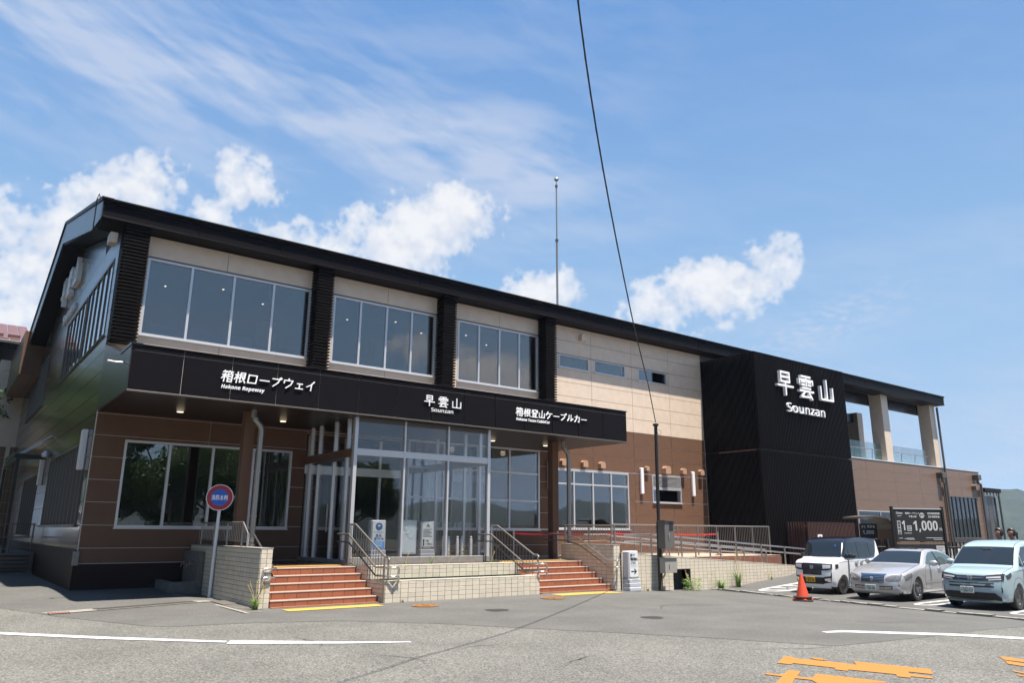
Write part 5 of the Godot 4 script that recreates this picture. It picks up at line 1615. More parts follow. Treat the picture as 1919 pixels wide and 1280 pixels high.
func stand(called: String, label: String, pos: Vector3, turn: float, kind: int) -> void:
	var o := thing(called, label, "sign stand", pos, "", turn)
	var b := MB.new()
	b.bev(-0.235, 0.0, -0.2, 0.235, 0.12, 0.2, 0.02)
	b.bev(-0.225, 0.122, -0.185, 0.225, 0.235, 0.185, 0.012)
	b.bev(-0.215, 0.237, -0.17, 0.215, 0.345, 0.17, 0.012)
	put(o, "water_base", b, M.stand_grey)
	boxpart(o, "grip_slot", M.print_grey, Vector3(-0.1, 0.315, 0.171), Vector3(0.12, 0.335, 0.174))
	var c := MB.new()
	c.bev(-0.205, 0.347, -0.14, 0.205, 1.12, 0.14, 0.03)
	put(o, "sign_body", c, M.stand_grey)
	boxpart(o, "sign_face", M.poster_white, Vector3(-0.17, 0.40, 0.141), Vector3(0.17, 1.08, 0.145))
	var f := at(0, 0, 0.1455)
	if kind == 0:
		small(o, "letter", "第", M.print_black, f * at(-0.14, 0.96, 0), 0.08, Vector2(0.075, 0.085), 0.012, 0.002)
		latin(o, "letter_line", "1P", M.print_black, f * at(-0.055, 0.962, 0), 0.1, 0.075, 0.002, true)
		small(o, "letter", "精算機は", M.print_black, f * at(-0.14, 0.855, 0), 0.075, Vector2(0.07, 0.082), 0.011, 0.002)
		small(o, "letter", "こちら", M.print_black, f * at(-0.14, 0.75, 0), 0.075, Vector2(0.07, 0.08), 0.011, 0.002)
		for i in 3: boxpart(o, "small_line", M.print_grey, Vector3(-0.14, 0.72 - 0.026 * i, 0.1455), Vector3(0.14 - 0.03 * i, 0.728 - 0.026 * i, 0.147))
		small(o, "arrow", "→", M.print_black, f * at(-0.12, 0.44, 0), 0.2, Vector2(0.23, 0.22), 0.03, 0.002)
		boxpart(o, "black_band", M.print_black, Vector3(-0.17, 0.372, 0.141), Vector3(0.17, 0.40, 0.1465))
		boxpart(o, "small_line", M.poster_white, Vector3(-0.13, 0.382, 0.147), Vector3(0.13, 0.391, 0.148))
	elif kind == 1:
		var k := MB.new()
		var up := Transform3D(Basis(Vector3.RIGHT, PI / 2), Vector3(0, 0.95, 0.1455))
		k.lathe([[0.1, 0.0], [0.1, 0.002], [0.082, 0.002], [0.082, 0.0]], 30, up)
		put(o, "round_mark", k, M.print_blue)
		boxpart(o, "car_symbol", M.print_blue, Vector3(-0.042, 0.92, 0.1455), Vector3(0.042, 1.005, 0.147), 0.0006)
		boxpart(o, "car_symbol_window", M.poster_white, Vector3(-0.03, 0.955, 0.1475), Vector3(0.03, 0.99, 0.148))
		boxpart(o, "car_symbol_rail", M.print_blue, Vector3(-0.035, 0.895, 0.1455), Vector3(0.035, 0.905, 0.147))
		small(o, "letter", "ケーブルカー", M.print_blue, f * at(-0.14, 0.78, 0), 0.047, Vector2(0.043, 0.05), 0.006, 0.002)
		small(o, "letter", "現在", M.print_blue, f * at(-0.085, 0.68, 0), 0.095, Vector2(0.075, 0.08), 0.010, 0.002)
		small(o, "letter", "運行中", M.print_blue, f * at(-0.135, 0.585, 0), 0.1, Vector2(0.08, 0.085), 0.010, 0.002)
		boxpart(o, "blue_panel", M.print_sky, Vector3(-0.17, 0.40, 0.1455), Vector3(0.17, 0.565, 0.1475))
		latin(o, "letter_line", "CABLE CAR", M.poster_white, f * at(-0.11, 0.505, 0.0025), 0.22, 0.032, 0.002, true)
		latin(o, "letter_line", "OPEN", M.poster_white, f * at(-0.085, 0.435, 0.0025), 0.17, 0.045, 0.002, true)
	else:
		var k := MB.new()
		for q in [[Vector2(-0.055, 0.94), Vector2(0.0, 1.04)], [Vector2(0.0, 1.04), Vector2(0.055, 0.94)]]:
			var d: Vector2 = (q[1] - q[0]).normalized() * 0.007
			var u := Vector2(-d.y, d.x)
			k.prism(PackedVector2Array([q[0] - u, q[1] - u, q[1] + u, q[0] + u]), 0.0, 0.002, f)
		k.box(-0.012, 0.94, 0.0, 0.012, 1.0, 0.0015, f)
		put(o, "warning_triangle", k, M.print_black)
		for i in 7: boxpart(o, "small_line", M.print_black, Vector3(-0.145, 0.885 - 0.033 * i, 0.1455), Vector3(0.13 - 0.04 * (i * 5 % 3), 0.897 - 0.033 * i, 0.147))
		boxpart(o, "tariff_box", M.print_black, Vector3(-0.15, 0.44, 0.1455), Vector3(-0.10, 0.62, 0.147))
		latin(o, "letter_line", "1", M.print_black, f * at(-0.07, 0.55, 0), 0.025, 0.055, 0.002, true)
		small(o, "letter", "回", M.print_black, f * at(-0.03, 0.545, 0), 0.06, Vector2(0.055, 0.06), 0.007, 0.002)
		latin(o, "letter_line", "1,000", M.print_black, f * at(-0.075, 0.46, 0), 0.16, 0.055, 0.002, true)
		small(o, "letter", "円", M.print_black, f * at(0.1, 0.455, 0), 0.05, Vector2(0.045, 0.045), 0.006, 0.002)
		boxpart(o, "black_band", M.print_black, Vector3(-0.17, 0.372, 0.141), Vector3(0.17, 0.42, 0.1472))
		boxpart(o, "small_line", M.poster_white, Vector3(-0.14, 0.39, 0.1475), Vector3(0.12, 0.403, 0.1485))

# ---------- vehicles: x runs from the nose back, y up, z across
class Car:
	var prof: Array          # side profile of the upper outline, from the front foot over the roof to the rear foot
	var len: float
	var w: float             # half width
	var belt: float
	var tumble: float
	var plan: float          # how far the nose is rounded in plan
	var taper: float
	var ax: Array            # axle positions
	var wr: float            # wheel radius
	var sill: float
	var rnd: float
	var pts := []            # dense profile
	func setup() -> void:
		for i in prof.size() - 1:
			var p0: Vector2 = prof[maxi(i - 1, 0)]
			var p1: Vector2 = prof[i]
			var p2: Vector2 = prof[i + 1]
			var p3: Vector2 = prof[mini(i + 2, prof.size() - 1)]
			var n := maxi(2, int(p1.distance_to(p2) / 0.06))
			for k in n:
				var t := float(k) / n
				var lim := 0.5
				var m1 := (p2 - p0) * lim
				var m2 := (p3 - p1) * lim
				var d := p1.distance_to(p2)
				if m1.length() > d: m1 = m1.normalized() * d
				if m2.length() > d: m2 = m2.normalized() * d
				pts.append(p1 * (2 * t * t * t - 3 * t * t + 1) + m1 * (t * t * t - 2 * t * t + t) + p2 * (-2 * t * t * t + 3 * t * t) + m2 * (t * t * t - t * t))
		pts.append(prof[prof.size() - 1])
	func width(x: float, y: float) -> float:
		var v := w
		v -= 0.05 * w * pow(maxf(0.0, (0.45 - y) / 0.3), 2.0)
		if y > belt: v -= (y - belt) * tumble
		else: v -= 0.03 * pow((belt - y) / 0.5, 2.0) * 0.5
		v -= taper * pow(maxf(0.0, 1.0 - x / 0.9), 2.0)
		v -= taper * 0.8 * pow(maxf(0.0, 1.0 - (len - x) / 0.9), 2.0)
		return v
	func warp(x: float, y: float, z: float) -> Vector3:
		var s := z / w
		var f := plan * s * s * s * s * 0.55 + plan * 0.45 * s * s
		return Vector3(x + f * maxf(0.0, 1.0 - x / 1.4) - 0.7 * f * maxf(0.0, 1.0 - (len - x) / 1.2), y, z)
	func ytop(x: float) -> float:
		var best := -1.0
		for i in pts.size() - 1:
			var a: Vector2 = pts[i]
			var b: Vector2 = pts[i + 1]
			if (a.x <= x and b.x >= x) or (b.x <= x and a.x >= x):
				var t := 0.0 if absf(b.x - a.x) < 1e-6 else (x - a.x) / (b.x - a.x)
				best = maxf(best, lerpf(a.y, b.y, t))
		return best
	func ylow(x: float) -> float:
		var y := sill
		for i in pts.size() - 1:      # the nose and the tail undercut
			var a: Vector2 = pts[i]
			var b: Vector2 = pts[i + 1]
			if i < 6 or i > pts.size() - 8:
				if (a.x <= x and b.x >= x) or (b.x <= x and a.x >= x):
					var t := 0.0 if absf(b.x - a.x) < 1e-6 else (x - a.x) / (b.x - a.x)
					var yy := lerpf(a.y, b.y, t)
					if yy < 0.45: y = maxf(y, yy)
		for c in ax:
			var r := wr * 1.16
			var d := absf(x - c)
			if d < r: y = maxf(y, wr + sqrt(r * r - d * d) * 1.0)
		return y
	func xnose(y: float) -> float:
		for i in pts.size() - 1:
			var a: Vector2 = pts[i]
			var b: Vector2 = pts[i + 1]
			if a.y <= y and b.y >= y: return lerpf(a.x, b.x, (y - a.y) / maxf(b.y - a.y, 1e-6))
		return 0.0
	func inset(x: float, y: float) -> float:
		var d := 9.0
		for i in pts.size() - 1:
			var q := Geometry2D.get_closest_point_to_segment(Vector2(x, y), pts[i], pts[i + 1])
			d = minf(d, q.distance_to(Vector2(x, y)))
		if d >= rnd: return 0.0
		return rnd - sqrt(rnd * rnd - (rnd - d) * (rnd - d))
	func side_point(x: float, y: float, s: float, off := 0.0) -> Vector3:
		return warp(x, y, s * (width(x, y) - inset(x, y) + off))
	func front_point(y: float, zf: float, off := 0.0) -> Vector3:   # zf -1..1 across the nose
		var x := xnose(y)
		var z := zf * (width(x, y) - rnd)
		var p := warp(x, y, z)
		var q := warp(x, y, z + 0.01)
		var t := (q - p).normalized()
		return p + Vector3(-t.z, 0, t.x).normalized() * off
	func body() -> MB:
		var b := MB.new()
		# side sheets
		var cols := []
		for i in range(0, 13): cols.append(len * 0.5 * (1.0 - cos(PI * i / 12.0)) * 0.16)
		var x: float = cols[12] + 0.05
		while x < len * 0.86:
			cols.append(x)
			x += 0.05
		for i in range(0, 9): cols.append(len - len * 0.14 * pow(1.0 - i / 8.0, 1.6))
		for s in [1.0, -1.0]:
			var rows := []
			for cx in cols:
				var row := PackedVector3Array()
				var xx := clampf(cx, 0.004, len - 0.004)
				var hi := ytop(xx) - 0.001
				var lo := minf(ylow(xx), hi - 0.01)
				for k in 17:
					var t := k / 16.0
					t = 1.0 - pow(1.0 - t, 1.7)
					row.append(side_point(xx, lerpf(lo, hi, t), s))
				rows.append(row)
			b.grid(rows, s > 0)
			# inner lip of the wheel openings and the sill
			var r2 := []
			for i in rows.size():
				var p: Vector3 = rows[i][0]
				r2.append(PackedVector3Array([p, p - Vector3(0, 0, s * 0.16)]))
			b.grid(r2, s < 0)
		# top sheet
		var rr := []
		for p: Vector2 in pts:
			var row := PackedVector3Array()
			for k in 13:
				var f := -1.0 + k / 6.0
				var z := f * (width(p.x, p.y) - rnd)
				row.append(warp(p.x, p.y + 0.012 * (1.0 - f * f) * clampf((p.y - 0.7) * 3.0, 0, 1), z))
			rr.append(row)
		b.grid(rr)
		return b
	func top_patch(x0: float, x1: float, z0: float, z1: float, off: float, n := 12) -> MB:   # a sheet over the top outline between two x
		var b := MB.new()
		var rr := []
		for k in n + 1:
			var x := lerpf(x0, x1, float(k) / n)
			var y := ytop(x)
			var dy := (ytop(x + 0.02) - ytop(x - 0.02)) / 0.04
			var nn := Vector3(-dy, 1, 0).normalized() * off
			var row := PackedVector3Array()
			for j in 13:
				var f := lerpf(z0, z1, j / 12.0)
				row.append(warp(x, y + 0.012 * (1.0 - f * f), f * (width(x, y) - rnd)) + nn)
			rr.append(row)
		b.grid(rr)
		return b
	func nose_patch(st: Array, off: float, rows := 5) -> MB:   # stations [zf, ylo, yhi] across the nose
		var b := MB.new()
		var rr := []
		for i in st.size() - 1:
			for k in (4 if i < st.size() - 2 else 5):
				var t := k / 4.0
				var row := PackedVector3Array()
				for j in rows + 1:
					row.append(front_point(lerpf(lerpf(st[i][1], st[i + 1][1], t), lerpf(st[i][2], st[i + 1][2], t), float(j) / rows), lerpf(st[i][0], st[i + 1][0], t), off))
				rr.append(row)
		b.grid(rr, true)
		return b
	func side_patch(st: Array, s: float, off: float, rows := 5, per := 6) -> MB:   # stations [x, ylo, yhi]
		var b := MB.new()
		var rr := []
		for i in st.size() - 1:
			for k in (per if i < st.size() - 2 else per + 1):
				var t := float(k) / per
				var x := lerpf(st[i][0], st[i + 1][0], t)
				var row := PackedVector3Array()
				for j in rows + 1:
					row.append(side_point(x, lerpf(lerpf(st[i][1], st[i + 1][1], t), lerpf(st[i][2], st[i + 1][2], t), float(j) / rows), s, off))
				rr.append(row)
		b.grid(rr, s > 0)
		return b

func wheel(parent: Node3D, c: Vector3, r: float, s: float, rim: Material, spokes: int, dark: bool, width := 0.19) -> void:
	var T := Transform3D(Basis(Vector3(1, 0, 0), Vector3(0, 0, s), Vector3(0, -s, 0)), c)   # local y is the outward axle
	var w := Node3D.new()
	w.name = "wheel"
	parent.add_child(w, true)
	w.transform = T
	var h := width * 0.5
	var t := MB.new()
	t.lathe([[r * 0.66, -h], [r * 0.94, -h], [r, -h * 0.7], [r, h * 0.7], [r * 0.94, h], [r * 0.70, h * 0.98], [r * 0.67, h * 0.8], [r * 0.66, -h]], 36)
	put(w, "tyre", t, M.rubber)
	var k := MB.new()
	k.lathe([[r * 0.68, h * 0.86], [r * 0.66, h * 0.93], [r * 0.62, h * 0.88], [r * 0.60, h * 0.45], [r * 0.2, h * 0.30], [0, h * 0.3]], 36)
	put(w, "rim_well", k, M.black)
	var ring := MB.new()
	ring.lathe([[r * 0.60, h * 0.8], [r * 0.60, h * 0.93], [r * 0.675, h * 0.95], [r * 0.68, h * 0.8]], 36)
	put(w, "rim", ring, rim if not dark else M.lamp_dark)
	for i in spokes:
		var b := MB.new()
		var a := TAU * i / spokes
		var sw := (0.05 if spokes > 8 else 0.11) * r / 0.3
		b.prism(v2([-sw * 0.25, 0.04, sw * 0.25, 0.04, sw * 0.5, r * 0.62, -sw * 0.5, r * 0.62]), h * 0.62, h * 0.86, Transform3D(Basis(Vector3.UP, a) * Basis(Vector3.RIGHT, -PI / 2), Vector3()))
		put(w, "spoke", b, rim)
	var hub := MB.new()
	hub.lathe([[r * 0.2, h * 0.6], [r * 0.19, h * 0.92], [0, h * 0.95]], 18)
	put(w, "hub_cap", hub, rim if not dark else M.lamp_dark)

func plate(parent: Node3D, c: Car, y: float, zf: float, number: String, face: Material, ink: Material, off := 0.03) -> void:
	var p := c.front_point(y, zf, off)
	var T := Transform3D(Basis(Vector3(0, 0, 1), Vector3(0, 1, 0), Vector3(-1, 0, 0)), p)
	var b := MB.new()
	b.bev(-0.165, -0.0825, -0.012, 0.165, 0.0825, 0.0, 0.006, T)
	var o := put(parent, "number_plate", b, face)
	latin(o, "plate_number", number, ink, T * at(-0.085, -0.055, 0.0005), 0.225, 0.075, 0.003, true)
	var k := MB.new()
	for i in 3: glyph(k, "富士山"[i], T * at(-0.09 + 0.04 * i, 0.038, 0.0005), 0.034, 0.033, 0.005, 0.002)
	put(o, "plate_region", k, ink)
	latin(o, "plate_class", "330" if face == M.plate_white else "580", ink, T * at(0.04, 0.04, 0.0005), 0.06, 0.03, 0.002)
	small(o, "plate_kana", "ち", ink, T * at(-0.145, -0.03, 0.0005), 0.05, Vector2(0.035, 0.04), 0.006, 0.002)

func emblem(parent: Node3D, c: Car, y: float, r: float, kind: int, off := 0.025) -> void:
	var p := c.front_point(y, 0.0, off)
	var T := Transform3D(Basis(Vector3(0, 0, 1), Vector3(0, 1, 0), Vector3(-1, 0, 0)), p)
	var b := MB.new()
	if kind == 0:
		for q in [[-0.55, 0.75, -0.30, -0.75], [0.55, 0.75, 0.30, -0.75], [-0.36, 0.0, 0.36, 0.0]]:
			var a := Vector2(q[0], q[1]) * r
			var e := Vector2(q[2], q[3]) * r
			var d := (e - a).normalized() * r * 0.13
			var u := Vector2(-d.y, d.x)
			b.prism(PackedVector2Array([a - u, e - u, e + u, a + u]), 0, 0.012, T)
		b.bev(-r, r * 0.82, 0, r, r * 0.98, 0.008, 0.002, T)
		b.bev(-r, -r * 0.98, 0, r, -r * 0.82, 0.008, 0.002, T)
		b.bev(-r, -r * 0.8, 0, -r * 0.82, r * 0.8, 0.008, 0.002, T)
		b.bev(r * 0.82, -r * 0.8, 0, r, r * 0.8, 0.008, 0.002, T)
	else:
		b.prism(v2([-0.9 * r, 0.7 * r, -0.45 * r, 0.2 * r, 0, 0.95 * r, 0.45 * r, 0.2 * r, 0.9 * r, 0.7 * r, 0.65 * r, -0.5 * r, 0, -r, -0.65 * r, -0.5 * r]), 0, 0.014, T)
	put(parent, "emblem", b, M.alu)

func finish_car(root: Node3D, c: Car, pm: Material, rim: Material, spokes: int, dark: bool) -> void:
	put(root, "body_shell", c.body(), pm)
	var u := MB.new()
	u.box(0.25, 0.2, -c.w + 0.14, c.len - 0.25, 0.5, c.w - 0.14)
	for a in c.ax: u.box(a - c.wr * 1.3, 0.35, -c.w + 0.05, a + c.wr * 1.3, c.wr * 2.3, c.w - 0.20)
	put(root, "underbody", u, M.black)
	for a in c.ax:
		for s in [1.0, -1.0]:
			wheel(root, Vector3(a, c.wr, s * (c.w - 0.115)), c.wr, s, rim, spokes, dark)

func seam(root: Node3D, c: Car, pts: Array, s: float, called := "door_seam") -> void:
	var b := MB.new()
	var l := []
	for i in pts.size() - 1:
		for k in 6:
			var t := k / 6.0
			l.append(c.side_point(lerpf(pts[i][0], pts[i + 1][0], t), lerpf(pts[i][1], pts[i + 1][1], t), s, -0.001))
	l.append(c.side_point(pts[-1][0], pts[-1][1], s, -0.001))
	b.tube(l, 0.0045, 5)
	put(root, called, b, M.black)

func mirror(root: Node3D, c: Car, x: float, y: float, s: float, m: Material) -> void:
	var p := c.side_point(x, y, s, 0.0)
	var b := MB.new()
	var T := Transform3D(Basis(Vector3.UP, 0.15 * s), p + Vector3(0.0, 0.06, s * 0.14))
	var rows := []
	for i in 9:
		var a := PI * i / 8.0
		var row := PackedVector3Array()
		for j in 17:
			var q := TAU * (j % 16) / 16
			row.append(T * Vector3(-cos(a) * 0.06 + 0.0, sin(a) * cos(q) * 0.085, sin(a) * sin(q) * 0.125))
		rows.append(row)
	b.grid(rows, true)
	b.tube([p, p + Vector3(0, 0.03, s * 0.08)], 0.025, 6)
	put(root, "door_mirror", b, m)

func handle(root: Node3D, c: Car, x: float, y: float, s: float, m: Material) -> void:
	var a := c.side_point(x, y, s, 0.012)
	var e := c.side_point(x + 0.19, y + 0.005, s, 0.012)
	tubepart(root, "door_handle", m, [a - Vector3(0, 0, s * 0.02), a + Vector3(0.02, 0, s * 0.012), e - Vector3(0.02, 0, -s * 0.012), e - Vector3(0, 0, s * 0.02)], 0.016, 6)

func build_cars() -> void:
	var sc := 0.90
	# white box-shaped minicar with dark blue roof
	var c := Car.new()
	c.prof = [Vector2(0.09, 0.19), Vector2(0.02, 0.30), Vector2(0.0, 0.55), Vector2(0.01, 0.80), Vector2(0.05, 0.97), Vector2(0.16, 1.045), Vector2(0.48, 1.10), Vector2(0.60, 1.14), Vector2(0.90, 1.60), Vector2(1.05, 1.71), Vector2(1.5, 1.775), Vector2(2.3, 1.79), Vector2(3.1, 1.75), Vector2(3.26, 1.68), Vector2(3.34, 1.3), Vector2(3.385, 0.9), Vector2(3.395, 0.5), Vector2(3.36, 0.3), Vector2(3.30, 0.22)]
	c.len = 3.395; c.w = 0.7375; c.belt = 1.06; c.tumble = 0.14; c.plan = 0.16; c.taper = 0.03; c.ax = [0.47 + 0.13, 2.97]; c.wr = 0.285; c.sill = 0.24; c.rnd = 0.09
	c.setup()
	var o := thing("minicar", "white boxy minicar with dark blue roof and yellow plate beside the traffic cone", "car", Vector3(), "cars parked in the row")
	o.transform = Transform3D(Basis(Vector3.UP, 0.02).scaled(Vector3.ONE * sc), gp(21.0, -13.08, 0.012))
	var wp := paint("paint_white", 0.70, 0.71, 0.72, 0.0, 0.35)
	var nb := paint("paint_navy", 0.006, 0.008, 0.018, 0.2, 0.3)
	finish_car(o, c, wp, M.steel_dull, 10, true)
	var roof := MB.new()
	for s in [1.0, -1.0]:
		var q := c.side_patch([[0.64, 1.17, 1.19], [0.80, 1.12, 1.42], [0.95, 1.12, 1.64], [1.06, 1.12, 1.705], [1.5, 1.12, 1.77], [2.3, 1.12, 1.783], [2.85, 1.16, 1.755], [3.0, 1.35, 1.745], [3.1, 1.6, 1.74]], s, 0.016, 18, 8)
		roof.v.append_array(q.v)
		roof.n.append_array(q.n)
	var q2 := c.top_patch(0.93, 3.27, -1.12, 1.12, 0.005, 30)
	roof.v.append_array(q2.v)
	roof.n.append_array(q2.n)
	put(o, "dark_roof", roof, nb)
	put(o, "windscreen", c.top_patch(0.615, 0.96, -1.08, 1.08, 0.012), M.car_glass)
	for s in [1.0, -1.0]:
		put(o, "side_window", c.side_patch([[0.74, 1.14, 1.27], [0.90, 1.12, 1.50], [0.97, 1.12, 1.55]], s, 0.022), M.car_glass)
		put(o, "side_window", c.side_patch([[1.03, 1.12, 1.60], [1.2, 1.12, 1.64], [1.62, 1.14, 1.65]], s, 0.022), M.car_glass)
		put(o, "side_window", c.side_patch([[1.70, 1.14, 1.65], [2.42, 1.18, 1.64]], s, 0.022), M.car_glass)
		put(o, "side_window", c.side_patch([[2.50, 1.19, 1.63], [2.85, 1.22, 1.60], [2.98, 1.36, 1.56]], s, 0.022), M.car_glass)
		put(o, "headlight", c.nose_patch([[0.50 * s, 0.74, 0.965], [0.8 * s, 0.75, 0.96], [1.06 * s, 0.79, 0.95]] if s > 0 else [[-1.06, 0.79, 0.95], [-0.8, 0.75, 0.96], [-0.50, 0.74, 0.965]], 0.008), M.lamp_dark)
		put(o, "lamp_lens", c.nose_patch([[0.60 * s, 0.80, 0.92], [0.98 * s, 0.82, 0.92]] if s > 0 else [[-0.98, 0.82, 0.92], [-0.60, 0.80, 0.92]], 0.013), M.lamp_glass)
		put(o, "headlight", c.side_patch([[0.08, 0.80, 0.94], [0.26, 0.83, 0.95]], s, 0.006), M.lamp_dark)
		put(o, "fog_lamp_trim", c.nose_patch([[0.66 * s, 0.34, 0.54], [1.02 * s, 0.38, 0.58]] if s > 0 else [[-1.02, 0.38, 0.58], [-0.66, 0.34, 0.54]], 0.008), M.black)
		put(o, "fog_lamp_bar", c.nose_patch([[0.7 * s, 0.44, 0.49], [1.0 * s, 0.38, 0.52]] if s > 0 else [[-1.0, 0.38, 0.52], [-0.7, 0.44, 0.49]], 0.014), M.chrome)
		mirror(o, c, 1.0, 1.14, s, M.lamp_dark)
		handle(o, c, 1.42, 0.99, s, M.chrome)
		handle(o, c, 1.76, 1.0, s, M.chrome)
		seam(o, c, [[0.98, 0.3], [0.96, 1.10]], s)
		seam(o, c, [[1.66, 0.28], [1.66, 1.12]], s)
		seam(o, c, [[2.46, 0.95], [2.46, 1.16]], s)
		seam(o, c, [[0.3, 1.0], [1.0, 1.03], [2.0, 1.03], [3.1, 1.06]], s, "body_crease")
	put(o, "grille", c.nose_patch([[-0.54, 0.60, 0.955], [0.54, 0.60, 0.955]], 0.006), M.lamp_dark)
	put(o, "grille_bar", c.nose_patch([[-0.52, 0.955, 0.975], [0.52, 0.955, 0.975]], 0.014), M.chrome)
	put(o, "lower_intake", c.nose_patch([[-0.66, 0.32, 0.53], [0.66, 0.32, 0.53]], 0.007), M.black)
	emblem(o, c, 0.84, 0.055, 0, 0.012)
	plate(o, c, 0.46, -0.1, "82-78", M.plate_yellow, M.print_black)
	tubepart(o, "wiper", M.black, [c.warp(0.60, 1.15, -0.3) + Vector3(-0.02, 0.02, 0), c.warp(0.62, 1.17, 0.4) + Vector3(-0.02, 0.02, 0)], 0.012, 5)
	boxpart(o, "sticker", M.print_sky, Vector3(0.79, 1.5, 0.42), Vector3(0.81, 1.55, 0.47))

	# silver saloon
	c = Car.new()
	c.prof = [Vector2(0.12, 0.20), Vector2(0.03, 0.28), Vector2(0.0, 0.45), Vector2(0.03, 0.62), Vector2(0.10, 0.74), Vector2(0.24, 0.80), Vector2(0.8, 0.93), Vector2(1.42, 1.01), Vector2(1.50, 1.03), Vector2(2.15, 1.38), Vector2(2.4, 1.445), Vector2(2.75, 1.465), Vector2(3.2, 1.445), Vector2(3.5, 1.38), Vector2(4.15, 1.09), Vector2(4.4, 1.05), Vector2(4.72, 1.02), Vector2(4.80, 0.92), Vector2(4.84, 0.55), Vector2(4.8, 0.35), Vector2(4.72, 0.24)]
	c.len = 4.84; c.w = 0.89; c.belt = 0.93; c.tumble = 0.50; c.plan = 0.30; c.taper = 0.07; c.ax = [0.95, 3.80]; c.wr = 0.325; c.sill = 0.23; c.rnd = 0.11
	c.setup()
	o = thing("saloon_car", "silver four door saloon with chrome grille parked in the middle of the row", "car", Vector3(), "cars parked in the row")
	o.transform = Transform3D(Basis(Vector3.UP, 0.03).scaled(Vector3.ONE * sc), gp(20.25, -10.88, 0.012))
	var sp := paint("paint_silver", 0.40, 0.40, 0.415, 0.45, 0.3)
	finish_car(o, c, sp, M.chrome, 14, false)
	put(o, "windscreen", c.top_patch(1.53, 2.16, -1.06, 1.06, 0.005), M.car_glass)
	put(o, "rear_window", c.top_patch(3.52, 4.1, -1.0, 1.0, 0.005), M.car_glass)
	put(o, "sunroof", c.top_patch(2.35, 2.95, -0.7, 0.7, 0.005), M.lamp_dark)
	for s in [1.0, -1.0]:
		put(o, "side_window", c.side_patch([[1.78, 1.03, 1.07], [2.1, 1.01, 1.26], [2.35, 1.0, 1.36], [2.62, 1.0, 1.385]], s, 0.006), M.car_glass_light)
		put(o, "side_window", c.side_patch([[2.70, 1.0, 1.39], [3.05, 1.01, 1.385], [3.4, 1.03, 1.33], [3.72, 1.06, 1.18]], s, 0.006), M.car_glass_light)
		put(o, "pillar_trim", c.side_patch([[2.615, 0.98, 1.39], [2.705, 0.98, 1.39]], s, 0.007), M.black)
		put(o, "headlight", c.nose_patch([[0.52 * s, 0.60, 0.64], [0.7 * s, 0.56, 0.73], [1.06 * s, 0.60, 0.77]] if s > 0 else [[-1.06, 0.60, 0.77], [-0.7, 0.56, 0.73], [-0.52, 0.60, 0.64]], 0.006), M.lamp_clear)
		put(o, "headlight", c.side_patch([[0.10, 0.58, 0.71], [0.3, 0.62, 0.775], [0.52, 0.70, 0.80]], s, 0.005), M.lamp_clear)
		for k in 2:
			var l := MB.new()
			l.lathe([[0.045, 0], [0.055, 0.02], [0.02, 0.022], [0.0, 0.012]], 14, Transform3D(Basis(Vector3(0, 0, 1), PI / 2), c.front_point(0.665 - 0.005 * k, (0.76 + 0.16 * k) * s, 0.0)))
			put(o, "headlight_bowl", l, M.chrome)
		put(o, "fog_intake", c.nose_patch([[0.30 * s, 0.33, 0.43], [0.95 * s, 0.35, 0.44]] if s > 0 else [[-0.95, 0.35, 0.44], [-0.30, 0.33, 0.43]], 0.006), M.black)
		for k in 2: put(o, "intake_slat", c.nose_patch([[0.32 * s, 0.355 + 0.03 * k, 0.365 + 0.03 * k], [0.76 * s, 0.37 + 0.03 * k, 0.38 + 0.03 * k]] if s > 0 else [[-0.76, 0.37 + 0.03 * k, 0.38 + 0.03 * k], [-0.32, 0.355 + 0.03 * k, 0.365 + 0.03 * k]], 0.011), M.chrome)
		put(o, "fog_lamp", c.nose_patch([[0.8 * s, 0.345, 0.435], [1.05 * s, 0.37, 0.44]] if s > 0 else [[-1.05, 0.37, 0.44], [-0.8, 0.345, 0.435]], 0.012), M.lamp_glass)
		mirror(o, c, 1.92, 1.0, s, sp)
		handle(o, c, 2.42, 0.90, s, M.chrome)
		handle(o, c, 3.40, 0.91, s, M.chrome)
		seam(o, c, [[1.58, 0.30], [1.50, 0.6], [1.62, 0.96]], s)
		seam(o, c, [[2.66, 0.28], [2.66, 0.97]], s)
		seam(o, c, [[3.42, 0.55], [3.70, 1.0]], s)
		seam(o, c, [[0.35, 0.42], [0.50, 0.72]], s, "bumper_seam")
		put(o, "side_moulding", c.side_patch([[1.55, 0.52, 0.55], [3.4, 0.54, 0.57]], s, 0.014), M.chrome)
		put(o, "sill_strip", c.side_patch([[1.5, 0.255, 0.27], [3.3, 0.255, 0.27]], s, 0.006), M.chrome)
		put(o, "marker_lamp", c.side_patch([[1.36, 0.74, 0.765], [1.46, 0.74, 0.765]], s, 0.008), M.chrome)
	put(o, "grille", c.nose_patch([[-0.48, 0.53, 0.745], [0.48, 0.53, 0.745]], 0.007), M.black)
	for k in 5: put(o, "grille_bar", c.nose_patch([[-0.47, 0.55 + 0.042 * k, 0.562 + 0.042 * k], [0.47, 0.55 + 0.042 * k, 0.562 + 0.042 * k]], 0.014), M.chrome)
	put(o, "grille_frame", c.nose_patch([[-0.52, 0.745, 0.775], [0.52, 0.745, 0.775]], 0.016), M.chrome)
	emblem(o, c, 0.645, 0.05, 1, 0.02)
	plate(o, c, 0.375, -0.08, "38-00", M.plate_white, M.plate_green, 0.02)

	# pale blue people carrier, cut by the picture edge
	c = Car.new()
